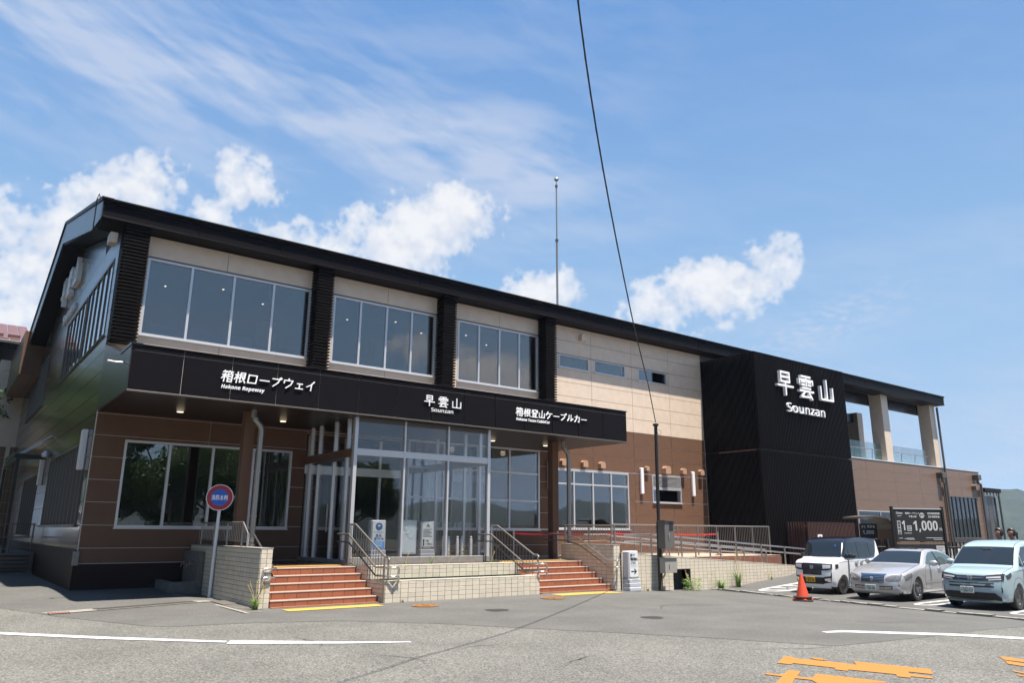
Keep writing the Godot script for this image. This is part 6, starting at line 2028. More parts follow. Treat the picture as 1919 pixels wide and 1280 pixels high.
	c.prof = [Vector2(0.13, 0.19), Vector2(0.03, 0.30), Vector2(0.0, 0.50), Vector2(0.02, 0.72), Vector2(0.07, 0.88), Vector2(0.16, 0.95), Vector2(0.5, 1.02), Vector2(0.86, 1.07), Vector2(0.94, 1.10), Vector2(1.55, 1.56), Vector2(1.75, 1.655), Vector2(2.2, 1.73), Vector2(2.8, 1.755), Vector2(3.6, 1.73), Vector2(4.0, 1.68), Vector2(4.14, 1.5), Vector2(4.26, 1.1), Vector2(4.31, 0.7), Vector2(4.29, 0.4), Vector2(4.2, 0.25)]
	c.len = 4.31; c.w = 0.8475; c.belt = 1.02; c.tumble = 0.22; c.plan = 0.24; c.taper = 0.05; c.ax = [0.86, 3.60]; c.wr = 0.315; c.sill = 0.22; c.rnd = 0.10
	c.setup()
	o = thing("people_carrier", "pale ice blue people carrier at the right end of the row of parked cars", "car", Vector3(), "cars parked in the row")
	o.transform = Transform3D(Basis(Vector3.UP, 0.03).scaled(Vector3.ONE * sc), gp(19.95, -8.32, 0.012))
	var bp := paint("paint_ice", 0.27, 0.36, 0.40, 0.05, 0.38)
	finish_car(o, c, bp, M.chrome, 6, true)
	put(o, "windscreen", c.top_patch(0.965, 1.57, -1.04, 1.04, 0.005), M.car_glass)
	for s in [1.0, -1.0]:
		put(o, "side_window", c.side_patch([[1.12, 1.10, 1.14], [1.4, 1.08, 1.36]], s, 0.006), M.car_glass)
		put(o, "side_window", c.side_patch([[1.46, 1.07, 1.40], [1.75, 1.07, 1.58], [2.28, 1.08, 1.62]], s, 0.006), M.car_glass)
		put(o, "side_window", c.side_patch([[2.35, 1.08, 1.62], [3.3, 1.11, 1.62]], s, 0.006), M.car_glass)
		put(o, "side_window", c.side_patch([[3.36, 1.12, 1.62], [3.9, 1.16, 1.56]], s, 0.006), M.car_glass)
		put(o, "headlight", c.nose_patch([[0.46 * s, 0.735, 0.865], [0.8 * s, 0.735, 0.905], [1.08 * s, 0.76, 0.93]] if s > 0 else [[-1.08, 0.76, 0.93], [-0.8, 0.735, 0.905], [-0.46, 0.735, 0.865]], 0.007), M.lamp_dark)
		put(o, "headlight", c.side_patch([[0.09, 0.78, 0.88], [0.26, 0.81, 0.93], [0.36, 0.88, 0.95]], s, 0.006), M.lamp_dark)
		put(o, "lamp_lens", c.nose_patch([[0.55 * s, 0.80, 0.835], [0.98 * s, 0.82, 0.865]] if s > 0 else [[-0.98, 0.82, 0.865], [-0.55, 0.80, 0.835]], 0.012), M.lamp_glass)
		put(o, "lamp_lens", c.nose_patch([[0.62 * s, 0.75, 0.77], [1.0 * s, 0.775, 0.80]] if s > 0 else [[-1.0, 0.775, 0.80], [-0.62, 0.75, 0.77]], 0.012), M.lamp_glass)
		mirror(o, c, 1.38, 1.10, s, bp)
		handle(o, c, 2.05, 0.98, s, bp)
		handle(o, c, 2.45, 0.99, s, bp)
		seam(o, c, [[1.30, 0.28], [1.26, 0.7], [1.32, 1.04]], s)
		seam(o, c, [[2.31, 0.28], [2.31, 1.05]], s)
		seam(o, c, [[0.42, 0.95], [1.3, 1.0]], s, "bonnet_seam")
		seam(o, c, [[0.40, 0.36], [0.44, 0.62], [0.60, 0.78], [0.86, 0.82], [1.12, 0.76], [1.28, 0.58]], s, "arch_seam")
	put(o, "grille", c.nose_patch([[-0.48, 0.735, 0.865], [0.48, 0.735, 0.865]], 0.007), M.lamp_dark)
	put(o, "grille_bar", c.nose_patch([[-0.46, 0.80, 0.812], [0.46, 0.80, 0.812]], 0.012), M.chrome)
	for q in [[0.66, 0.685, 0.78], [0.575, 0.615, 0.78]]:
		put(o, "bumper_slot", c.nose_patch([[-q[2], q[0], q[1]], [q[2], q[0] - 0.004, q[1]]], 0.012), M.black)
	put(o, "lower_intake", c.nose_patch([[-1.0, 0.30, 0.44], [-0.8, 0.28, 0.46], [0.8, 0.26, 0.44], [1.0, 0.24, 0.32]], 0.02), M.black)
	put(o, "lower_lip", c.nose_patch([[-0.9, 0.245, 0.262], [0.7, 0.235, 0.252]], 0.026), M.chrome)
	put(o, "badge_print", c.nose_patch([[0.52, 0.628, 0.65], [0.68, 0.628, 0.65]], 0.008), M.black)
	emblem(o, c, 0.81, 0.055, 0, 0.016)
	plate(o, c, 0.50, -0.12, "56-17", M.plate_white, M.plate_green, 0.03)
	boxpart(o, "sensor_pod", M.black, Vector3(1.44, 1.46, -0.14), Vector3(1.52, 1.54, 0.14), 0.02)

	# the van on the terrace left of the station
	c = Car.new()
	c.prof = [Vector2(0.10, 0.2), Vector2(0.0, 0.35), Vector2(0.0, 0.7), Vector2(0.06, 0.95), Vector2(0.45, 1.05), Vector2(0.95, 1.72), Vector2(1.3, 1.83), Vector2(3.3, 1.84), Vector2(3.6, 1.7), Vector2(3.7, 1.0), Vector2(3.68, 0.4), Vector2(3.6, 0.25)]
	c.len = 3.7; c.w = 0.83; c.belt = 1.05; c.tumble = 0.16; c.plan = 0.15; c.taper = 0.04; c.ax = [0.75, 3.0]; c.wr = 0.3; c.sill = 0.25; c.rnd = 0.09
	c.setup()
	o = thing("parked_van", "blue grey van half hidden behind the dark fence at the far left", "car", Vector3())
	o.transform = Transform3D(Basis(Vector3.UP, PI / 2 + 0.25).scaled(Vector3.ONE * 0.9), Vector3(1.15, 0.802, -33.2)) * at(0, 0, 0)
	o.transform.basis = Basis(Vector3.UP, PI / 2 + 0.1).scaled(Vector3.ONE * 0.9)
	var vp := paint("paint_van", 0.2, 0.23, 0.29, 0.3, 0.35)
	finish_car(o, c, vp, M.steel_dull, 6, true)
	put(o, "windscreen", c.top_patch(0.48, 0.95, -1.05, 1.05, 0.006), M.car_glass)
	for s in [1.0, -1.0]:
		put(o, "side_window", c.side_patch([[0.85, 1.1, 1.4], [1.2, 1.1, 1.65], [3.2, 1.1, 1.65]], s, 0.006), M.car_glass)
		put(o, "headlight", c.nose_patch([[0.55 * s, 0.72, 0.9], [1.05 * s, 0.74, 0.92]] if s > 0 else [[-1.05, 0.74, 0.92], [-0.55, 0.72, 0.9]], 0.008), M.lamp_glass)
	put(o, "grille", c.nose_patch([[-0.5, 0.7, 0.85], [0.5, 0.7, 0.85]], 0.007), M.black)

# ---------- plants, trees, people
func blade_plant(called: String, label: String, pos: Vector3, n: int, h: float, spread: float, m: Material, heads: int, group := "") -> void:
	var o := thing(called, label, "plant", pos, group)
	for half in 2:
		var b := MB.new()
		for i in n / 2:
			var a := rng.randf() * TAU
			var l := h * (0.45 + 0.55 * rng.randf())
			var d := Vector3(cos(a), 0, sin(a)) * spread * (0.3 + rng.randf())
			var base := Vector3(cos(a + 1.0), 0, sin(a + 1.0)) * spread * 0.22 * rng.randf()
			var sd := Vector3(-sin(a), 0, cos(a)) * 0.007 * (0.7 + rng.randf())
			var prev := base
			for k in 4:
				var t := (k + 1) / 4.0
				var q := base + d * t * t + Vector3(0, l * (t - 0.28 * t * t), 0)
				var w0 := sd * (1.0 - k / 4.0)
				var w1 := sd * (1.0 - t) 
				b.quad(prev - w0, prev + w0, q + w1, q - w1)
				prev = q
		put(o, "blade_tuft", b, m if half == 0 else M.leaf_b)
	for i in heads:
		var a := rng.randf() * TAU
		var e := Vector3(cos(a) * spread * 0.8, h * (0.9 + 0.5 * rng.randf()), sin(a) * spread * 0.8)
		var b := MB.new()
		b.tube([Vector3(), e * Vector3(0.4, 0.6, 0.4), e], 0.0045, 4)
		for k in 12:
			var p := e * (0.82 + 0.18 * k / 12.0)
			var u := Vector3(rng.randf() - 0.5, rng.randf() * 0.6, rng.randf() - 0.5) * 0.07
			b.tri(p, p + u, p + u * 0.5 + Vector3(0.008, 0.012, 0.004))
		put(o, "seed_stem", b, M.straw)

func leafy_plant(label: String, pos: Vector3, r: float, h: float, n: int, stems: int) -> void:
	var o := thing("leafy_weed", label, "plant", pos)
	var lf := [MB.new(), MB.new()]
	for i in n:
		var a := rng.randf() * TAU
		var q := Vector3(cos(a) * r * sqrt(rng.randf()), h * rng.randf(), sin(a) * r * 0.5 * sqrt(rng.randf()))
		var s := 0.02 + 0.02 * rng.randf()
		var T := Transform3D(Basis.from_euler(Vector3(rng.randf() * 2 - 1, rng.randf() * TAU, rng.randf() - 0.5)), q)
		var b: MB = lf[i % 2]
		b.quad(T * Vector3(-s, 0, 0), T * Vector3(0, 0.0, s * 0.5), T * Vector3(s, 0, 0), T * Vector3(0, 0, -s * 0.5))
	put(o, "leaf_mass", lf[0], M.leaf_b)
	put(o, "leaf_mass", lf[1], M.grass)
	for i in stems:
		var a := rng.randf() * TAU
		var e := Vector3(cos(a) * r * 0.7, h * (1.2 + 0.6 * rng.randf()), sin(a) * r * 0.3)
		var b := MB.new()
		b.tube([Vector3(e.x * 0.4, 0, 0), e], 0.005, 4)
		for k in 16:
			var p := e * (0.75 + 0.3 * k / 16.0)
			b.tri(p, p + Vector3(rng.randf() - 0.5, rng.randf() * 0.5, rng.randf() - 0.5) * 0.08, p + Vector3(0.012, 0.02, 0))
		put(o, "seed_stem", b, M.straw)

var leaf_mesh: ArrayMesh
func tree(called: String, label: String, pos: Vector3, h: float, r: float, n: int, m: Material, sd: int, conifer := false) -> void:
	var R0 := RandomNumberGenerator.new()
	R0.seed = sd
	var o := thing(called, label, "tree", pos, "")
	var tr := MB.new()
	tr.tube([Vector3(0, -0.3, 0), Vector3(0.05, h * 0.4, 0), Vector3(-0.05, h * 0.85, 0.05)], 0.035 * h, 9, 0.008 * h)
	put(o, "trunk", tr, M.bark)
	if leaf_mesh == null:
		var b := MB.new()
		for k in 5:
			var T := Transform3D(Basis.from_euler(Vector3(k * 1.3, k * 2.1, k * 0.7)), Vector3(cos(k * 2.4), sin(k * 1.9) * 0.7, sin(k * 2.4)) * 0.09)
			b.quad(T * Vector3(-0.09, 0, 0), T * Vector3(0, 0, 0.04), T * Vector3(0.09, 0, 0), T * Vector3(0, 0, -0.04))
		leaf_mesh = b.done()
	var lumps := []
	for i in 15:
		var a := R0.randf() * TAU
		var y := 0.30 + 0.66 * R0.randf()
		var rad := r * (sqrt(1.0 - pow(absf(y - 0.58) / 0.46, 2.0)) if not conifer else (1.05 - y)) * (0.4 + 0.5 * R0.randf())
		lumps.append([Vector3(cos(a) * rad, h * y, sin(a) * rad), r * (0.26 + 0.24 * R0.randf())])
		var br := MB.new()
		br.tube([Vector3(0, h * (y * 0.6), 0), Vector3(cos(a) * rad, h * y, sin(a) * rad)], 0.012 * h, 5, 0.003 * h)
		put(o, "branch", br, M.bark)
	var mm := MultiMesh.new()
	mm.transform_format = MultiMesh.TRANSFORM_3D
	mm.mesh = leaf_mesh
	mm.instance_count = n
	for i in n:
		var l = lumps[R0.randi() % lumps.size()]
		var d := Vector3(R0.randfn(), R0.randfn() * 0.75, R0.randfn()).normalized() * (l[1] as float) * pow(R0.randf(), 0.35)
		var s := 0.8 + 1.0 * R0.randf()
		mm.set_instance_transform(i, Transform3D(Basis.from_euler(Vector3(R0.randf() * TAU, R0.randf() * TAU, 0)).scaled(Vector3.ONE * s), (l[0] as Vector3) + d))
	var c := MultiMeshInstance3D.new()
	c.name = "crown"
	c.multimesh = mm
	c.material_override = m
	c.set_meta("kind", "stuff")
	o.add_child(c)

func build_green() -> void:
	blade_plant("grass_tuft", "grass tuft with dry seed stems at the front foot of the left tiled wall", gp(5.58, -16.05), 90, 0.42, 0.24, M.grass, 9)
	blade_plant("grass_tuft", "tall pampas like grass clump against the ramp wall right of the niche", gp(21.2, -15.85), 110, 0.85, 0.32, M.grass, 6)
	blade_plant("grass_tuft", "lower bushy grass clump left of the tall grass at the ramp wall", gp(20.3, -15.85), 110, 0.5, 0.38, M.grass, 3)
	blade_plant("grass_tuft", "dark weed at the left picture edge by the road", gp(0.35, -18.6), 40, 0.38, 0.25, M.leaf_dark, 0)
	blade_plant("grass_tuft", "tiny weed tuft at the ramp wall just left of the pole", gp(17.1, -15.98), 30, 0.14, 0.12, M.leaf_dark, 1)
	blade_plant("grass_tuft", "small yellowish weed tuft by the ramp wall near the white minicar", gp(23.2, -15.98), 30, 0.22, 0.12, M.grass, 3)
	blade_plant("grass_tuft", "small green sprig at the foot of the planter's left front corner", gp(8.95, -15.95), 16, 0.12, 0.06, M.leaf_b, 0)
	for i in 6:
		blade_plant("planter_weed", "thin weed on the upper planter, %s from the left" % ["first", "second", "third", "fourth", "fifth", "sixth"][i], Vector3([9.1, 9.7, 10.45, 10.95, 11.5, 12.35][i], 0.70, -17.25), [14, 20, 26, 12, 12, 24][i], [0.22, 0.3, 0.42, 0.22, 0.2, 0.3][i], 0.16, M.grass, 1 if i % 2 else 0, "thin weeds on the upper planter")
	leafy_plant("leafy green weed with reddish stems growing in the niche of the ramp wall", gp(19.0, -15.9), 0.42, 0.36, 420, 5)
	tree("broadleaf_tree", "leafy green tree behind the left wing at the picture's left edge", Vector3(-1.6, 0.5, -50), 12.0, 4.2, 9000, M.leaf_a, 11)
	tree("broadleaf_tree", "tall green tree furthest back beyond the left wing", Vector3(-0.6, 0.5, -66), 13.5, 5.2, 9000, M.leaf_a, 13)
	tree("broadleaf_tree", "broad dark tree closing the lane behind the raised terrace", Vector3(-5.5, 0.5, -58), 11.0, 5.0, 8000, M.leaf_a, 14)
	tree("broadleaf_tree", "lower green tree behind the terrace at the far left", Vector3(-0.6, 0.6, -39), 4.6, 1.9, 5000, M.leaf_b, 12)
	# across the road, behind the photographer: these stand in the window reflections
	for q in [[3.0, 17, 9.5, 3.8, "directly behind the photographer"], [8.5, 19, 10.5, 4.4, "right of the one behind the photographer"], [13.5, 18, 9.2, 4.0, "third from the concrete utility pole"], [18.0, 21, 9.6, 4.4, "fourth from the concrete utility pole"], [23.5, 23, 8.4, 4.2, "opposite the right stairs"], [29.0, 24, 7.0, 4.0, "opposite the parked cars"], [-4.0, 18, 10.0, 4.2, "left of the concrete utility pole"]]:
		tree("roadside_tree", "dense dark tree across the road, " + q[4], Vector3(q[0], -0.1, q[1]), q[2], q[3], 7000, M.leaf_a, int(q[0] * 7) + 40)
	for q in [[-8.0, -15, 13.0, 4.6, "nearest the road"], [-9.0, -22, 15.0, 5.2, "second from the road"], [-8.0, -29, 14.0, 4.8, "third from the road"], [-9.5, -36, 15.0, 5.2, "fourth from the road"], [-9.0, -44, 14.0, 5.0, "nearest the left wing"], [-15.0, -9, 12.0, 4.8, "on the far side of the lane"]]:
		tree("side_tree", "tall broadleaf tree left of the station's side lane, " + q[4], Vector3(q[0], -0.1, q[1]), q[2], q[3], 8500, M.leaf_b if q[0] > -8.5 else M.leaf_a, int(-q[1] * 7) + 140)
	# wooded ridges: far right, and across the valley behind the road
	for q in [[900.0, 56.0, 127.0, 72.0, 2], [1100.0, 128.0, 215.0, 60.0, 3]]:
		var nz := FastNoiseLite.new()
		nz.seed = q[4]
		nz.frequency = 0.006
		nz.fractal_octaves = 5
		var b := MB.new()
		var rows := []
		for k in 26:
			var row := PackedVector3Array()
			var t := k / 25.0
			var N := 200
			for i in N:
				var a := deg_to_rad(lerpf(q[1], q[2], i / (N - 1.0)))
				var d: float = q[0] + 420.0 * t
				var ridge: float = q[3] * (0.70 + 0.5 * nz.get_noise_2d(i * 6.0, 40.0))
				if q[4] == 2: ridge = clampf(56.0 - 3.6 * (rad_to_deg(a) - 68.5), 16.0, 90.0) * (1.0 + 0.12 * nz.get_noise_2d(i * 9.0, 10.0))
				var p := Vector3(sin(a) * d, 0, -cos(a) * d)
				p.y = -25.0 + (ridge + 25.0) * sin(t * PI * 0.62) / 0.93 + 9.0 * nz.get_noise_2d(p.x * 0.9, p.z * 0.9) + 5.0 * nz.get_noise_2d(p.x * 4.0, p.z * 4.0) + 3.5 * nz.get_noise_2d(p.x * 12.0, p.z * 12.0)
				row.append(p)
			rows.append(row)
		b.grid(rows, true)
		struct("hills", b.done(), M.wooded)

# people: one skin from capsules with a smooth join, meshed as surface nets
func person(called: String, label: String, pos: Vector3, turn: float, bones: Array, top: Color, legs: Color, hair_bun: bool) -> void:
	var cell := 0.024
	var lo := Vector3(-0.42, 0, -0.3)
	var dim := Vector3i(35, 76, 25)
	var f := PackedFloat32Array()
	f.resize(dim.x * dim.y * dim.z)
	f.fill(1.0)
	for y in dim.y:
		for z in dim.z:
			for x in dim.x:
				var p := lo + Vector3(x, y, z) * cell
				var d := 1.0
				for b in bones:
					if p.y < b[4] or p.y > b[5]: continue
					var a: Vector3 = b[0]
					var ab: Vector3 = b[1] - a
					var t := clampf((p - a).dot(ab) / maxf(ab.length_squared(), 1e-6), 0, 1)
					var e := (p - a - ab * t).length() - lerpf(b[2], b[3], t)
					var h := clampf(0.5 + 0.5 * (d - e) / 0.045, 0, 1)
					d = lerpf(d, e, h) - 0.045 * h * (1 - h)
				f[(y * dim.z + z) * dim.x + x] = d
	var idx := {}
	var vs := []
	for y in dim.y - 1:
		for z in dim.z - 1:
			for x in dim.x - 1:
				var s := Vector3()
				var n := 0
				var val := []
				for k in 8: val.append(f[((y + (k >> 1 & 1)) * dim.z + z + (k >> 2)) * dim.x + x + (k & 1)])
				for k in 8:
					for ax in 3:
						if k & (1 << ax): continue
						var m := k | (1 << ax)
						if (val[k] < 0) != (val[m] < 0):
							var t: float = val[k] / (val[k] - val[m])
							var q := Vector3(k & 1, k >> 1 & 1, k >> 2)
							q[ax] += t
							s += q
							n += 1
				if n:
					idx[(y * dim.z + z) * dim.x + x] = vs.size()
					vs.append(lo + (Vector3(x, y, z) + s / n) * cell)
	var nr := []
	for v: Vector3 in vs:
		var g := Vector3()
		for ax in 3:
			var dd := [0.0, 0.0]
			for sg in 2:
				var q := v
				q[ax] += 0.02 * (sg * 2 - 1)
				var i := Vector3i(((q - lo) / cell).round()).clamp(Vector3i(), dim - Vector3i.ONE)
				dd[sg] = f[(i.y * dim.z + i.z) * dim.x + i.x]
			g[ax] = dd[1] - dd[0]
		nr.append(g.normalized())
	var b := MB.new()
	b.use_c = true
	for y in range(1, dim.y - 1):
		for z in range(1, dim.z - 1):
			for x in range(1, dim.x - 1):
				var here := f[(y * dim.z + z) * dim.x + x]
				for ax in 3:
					var st: int = [1, dim.x * dim.z, dim.x][ax]
					var at0 := (y * dim.z + z) * dim.x + x
					var there := f[at0 + st]
					if (here < 0) == (there < 0): continue
					var s1: int = [dim.x * dim.z, dim.x, 1][ax]
					var s2: int = [dim.x, 1, dim.x * dim.z][ax]
					var q := [at0 - s1 - s2, at0 - s2, at0, at0 - s1]
					if not (idx.has(q[0]) and idx.has(q[1]) and idx.has(q[2]) and idx.has(q[3])): continue
					var i := [idx[q[0]], idx[q[1]], idx[q[2]], idx[q[3]]]
					if here > 0: i.reverse()
					var py: float = vs[i[0]].y
					b.col = Color(0.22, 0.115, 0.08) if py > 1.47 or (absf(vs[i[0]].x) > 0.2 and py < 0.98 and py > 0.7) else (top if py > 0.93 else (legs if py > 0.08 else Color(0.05, 0.05, 0.05)))
					b.trin(vs[i[0]], vs[i[1]], vs[i[2]], nr[i[0]], nr[i[1]], nr[i[2]])
					b.trin(vs[i[0]], vs[i[2]], vs[i[3]], nr[i[0]], nr[i[2]], nr[i[3]])
	var o := thing(called, label, "person", pos, "", turn)
	var m := StandardMaterial3D.new()
	m.vertex_color_use_as_albedo = true
	m.roughness = 0.75
	put(o, "body", b, m)
	o.scale = Vector3.ONE * 1.07
	var hb := MB.new()
	var rows := []
	for i in 11:
		var a := PI * i / 10.0
		var row := PackedVector3Array()
		for j in 17:
			var q := TAU * (j % 16) / 16
			var p := Vector3(sin(a) * cos(q) * 0.106, 0.02 + cos(a) * 0.135, sin(a) * sin(q) * 0.122 - 0.016)
			if p.z > 0.045 and p.y < 0.065: p.z = 0.03
			row.append(Vector3(0, 1.66, 0) + p)
		rows.append(row)
	hb.grid(rows, true)
	put(o, "hair", hb, M.hair)
	if hair_bun:
		var k := MB.new()
		k.tube([Vector3(0, 1.70, -0.11), Vector3(0, 1.66, -0.2), Vector3(0, 1.5, -0.2)], 0.045, 8, 0.02)
		put(o, "ponytail", k, M.hair)

func build_people() -> void:
	for i in 2:
		var s := 1.0
		var bones := []
		var add := func(a: Vector3, e: Vector3, r0: float, r1: float):
			bones.append([a, e, r0, r1, minf(a.y, e.y) - maxf(r0, r1) - 0.06, maxf(a.y, e.y) + maxf(r0, r1) + 0.06])
		add.call(Vector3(0, 1.66, 0.012), Vector3(0, 1.58, 0.025), 0.088, 0.062)
		add.call(Vector3(0, 1.635, 0.10), Vector3(0, 1.61, 0.112), 0.012, 0.014)
		add.call(Vector3(0, 1.55, -0.01), Vector3(0, 1.44, -0.02), 0.05, 0.055)
		add.call(Vector3(-0.13, 1.38, -0.02), Vector3(0.13, 1.38, -0.02), 0.07, 0.07)
		add.call(Vector3(0, 1.30, 0), Vector3(0, 1.0, 0), 0.13, 0.12)
		add.call(Vector3(-0.05, 0.95, 0), Vector3(0.05, 0.95, 0), 0.125, 0.125)
		for d in [-1.0, 1.0]:
			add.call(Vector3(0.19 * d, 1.38, -0.02), Vector3(0.25 * d, 1.10, -0.03), 0.052, 0.042)
			add.call(Vector3(0.25 * d, 1.10, -0.03), Vector3(0.26 * d, 0.85, 0.05), 0.040, 0.028)
			add.call(Vector3(0.26 * d, 0.85, 0.05), Vector3(0.26 * d, 0.76, 0.08), 0.03, 0.022)
			add.call(Vector3(0.09 * d, 0.92, 0), Vector3(0.10 * d, 0.50, 0.05 * d), 0.09, 0.06)
			add.call(Vector3(0.10 * d, 0.50, 0.05 * d), Vector3(0.10 * d, 0.08, 0.08 * d), 0.055, 0.04)
			add.call(Vector3(0.10 * d, 0.045, 0.08 * d - 0.03), Vector3(0.11 * d, 0.04, 0.08 * d + 0.13), 0.045, 0.035)
		var p := gp([25.45, 25.9][i], [-9.62, -9.45][i])
		person("person", ["person with short dark hair walking behind the ice blue people carrier", "person with dark hair tied back walking behind the ice blue people carrier"][i], p, [-2.0, -1.9][i], bones, [Color(0.02, 0.02, 0.025), Color(0.4, 0.4, 0.42)][i], Color(0.03, 0.035, 0.06), i == 1)

# ---------- what stands left and right of the station
func build_surroundings() -> void:
	var w := thing("left_wing", "beige and ochre panelled wing with a red brown metal roof behind the gable end", "building", Vector3())
	boxpart(w, "wall", M.sealant, Vector3(1.75, 0.3, -58), Vector3(3.6, 10.2, -47.02))
	for j in 17:
		var y := 0.62 + 0.565 * j
		boxpart(w, "wall_panel", M.beige if y > 5.3 else M.wood, Vector3(1.76, y + 0.005, -47.02), Vector3(3.02, y + 0.56, -47.0))
	boxpart(w, "corner_strip", M.beige, Vector3(2.62, 0.3, -46.999), Vector3(2.8, 6.2, -46.95))
	var rb := MB.new()
	rb.prism(v2([0.9, 10.7, 2.9, 10.7, 2.9, 11.2, 0.9, 11.2]), -58.0, -46.35)
	put(w, "eaves", rb, M.roof)
	for i in 4:
		var k := MB.new()
		k.prism(v2([-46.3, 11.2, -52.0, 13.2, -52.0, 13.27, -46.3, 11.27]), 0.0, 0.46, Transform3D(Basis(Vector3(0, 0, 1), Vector3(0, 1, 0), Vector3(-1, 0, 0)), Vector3(2.9 - 0.5 * i, 0, 0)))
		put(w, "roof_sheet", k, M.roof_red)
	for i in 2:
		boxpart(w, "snow_guard", M.roof_red, Vector3(1.1 + 0.75 * i, 11.4, -46.8), Vector3(1.65 + 0.75 * i, 11.62, -46.7), 0.03)
	boxpart(w, "gutter", M.alu_dark, Vector3(0.85, 11.0, -46.35), Vector3(2.95, 11.18, -46.2), 0.03)
	tubepart(w, "hanger_arm", M.rust_wood, [Vector3(1.95, 5.3, -46.98), Vector3(2.15, 6.0, -46.5)], 0.05, 6)
	boxpart(w, "link_block", M.brown, Vector3(2.2, 8.3, -46.9), Vector3(XS - 0.02, 10.3, -39.5))
	# terrace with the parked van
	var t := boxpart(self, "terrace", M.asphalt_dark, Vector3(-9.0, -0.5, -75), Vector3(XS - 0.06, 0.80, -30.3))
	t.set_meta("kind", "structure")
	var lv := thing("louvre_base", "dark horizontal slats closing the edge of the raised terrace at far left", "barrier", Vector3())
	for i in 5: boxpart(lv, "slat", M.alu_dark, Vector3(-3.0, 0.24 + 0.125 * i, -30.29), Vector3(2.92, 0.30 + 0.125 * i, -30.2))
	boxpart(lv, "end_post", M.alu_dark, Vector3(2.86, 0.1, -30.19), Vector3(2.95, 0.85, -30.12))
	boxpart(lv, "footing", M.concrete, Vector3(-3.0, 0.0, -30.2), Vector3(2.96, 0.2, -29.9))
	var fe := thing("terrace_fence", "thin dark railing on the raised terrace in front of the van", "fence", Vector3())
	for y in [0.95, 1.32, 1.74]: tubepart(fe, "rail", M.alu_dark, [Vector3(-3.0, y, -30.35), Vector3(2.9, y, -30.35)], 0.022, 6)
	for i in 9: tubepart(fe, "post", M.alu_dark, [Vector3(2.85 - 0.62 * i, 0.80, -30.35), Vector3(2.85 - 0.62 * i, 1.76, -30.35)], 0.024, 6)
	var po := thing("side_porch", "black steel porch with glass roof and tension rods at the station's side door", "porch", Vector3())
	boxpart(po, "post", M.black, Vector3(2.06, 0.80, -30.75), Vector3(2.16, 4.0, -30.65), 0.01)
	boxpart(po, "beam", M.black, Vector3(2.0, 3.92, -30.8), Vector3(XS - 0.1, 4.06, -30.6), 0.01)
	boxpart(po, "beam", M.black, Vector3(2.06, 3.92, -36.5), Vector3(2.16, 4.04, -30.81), 0.01)
	boxpart(po, "post", M.black, Vector3(2.06, 0.80, -36.5), Vector3(2.16, 3.9, -36.4), 0.01)
	boxpart(po, "roof_pane", M.glass_green, Vector3(1.9, 4.07, -36.6), Vector3(XS - 0.02, 4.085, -30.5))
	for z in [-30.7, -33.5]:
		tubepart(po, "tension_rod", M.steel, [Vector3(2.15, 4.1, z), Vector3(XS - 0.03, 4.75, z)], 0.02, 6)
	var kn := MB.new()
	kn.lathe([[0.0, 3.95], [0.12, 4.0], [0.14, 4.08], [0.05, 4.2], [0.0, 4.22]], 14, at(2.88, 0, -30.55))
	put(po, "rod_anchor", kn, M.alu)
	# low dark shed at the right end
	var sh := thing("end_shed", "small dark flat roofed shed at the far right end of the station", "building", Vector3())
	boxpart(sh, "wall", M.brown_pale, Vector3(55.9, -0.3, -26), Vector3(58.0, 4.1, ZF - 0.02))
	for i in 3: boxpart(sh, "glazed_panel", M.lamp_dark if i != 1 else M.alu_dark, Vector3(55.95 + 0.68 * i, 0.3, ZF - 0.019), Vector3(56.6 + 0.68 * i, 4.05, ZF + 0.01))
	boxpart(sh, "flat_roof", M.roof, Vector3(55.85, 4.36, -26.2), Vector3(58.45, 4.62, ZF + 0.25), 0.02)
	for i in 5: boxpart(sh, "roof_bracket", M.alu, Vector3(56.0 + 0.5 * i, 4.12, ZF + 0.05), Vector3(56.2 + 0.5 * i, 4.34, ZF + 0.15), 0.02)
	tubepart(sh, "downpipe", M.alu_dark, [Vector3(58.2, 4.36, ZF + 0.15), Vector3(58.2, -0.3, ZF + 0.15)], 0.07)

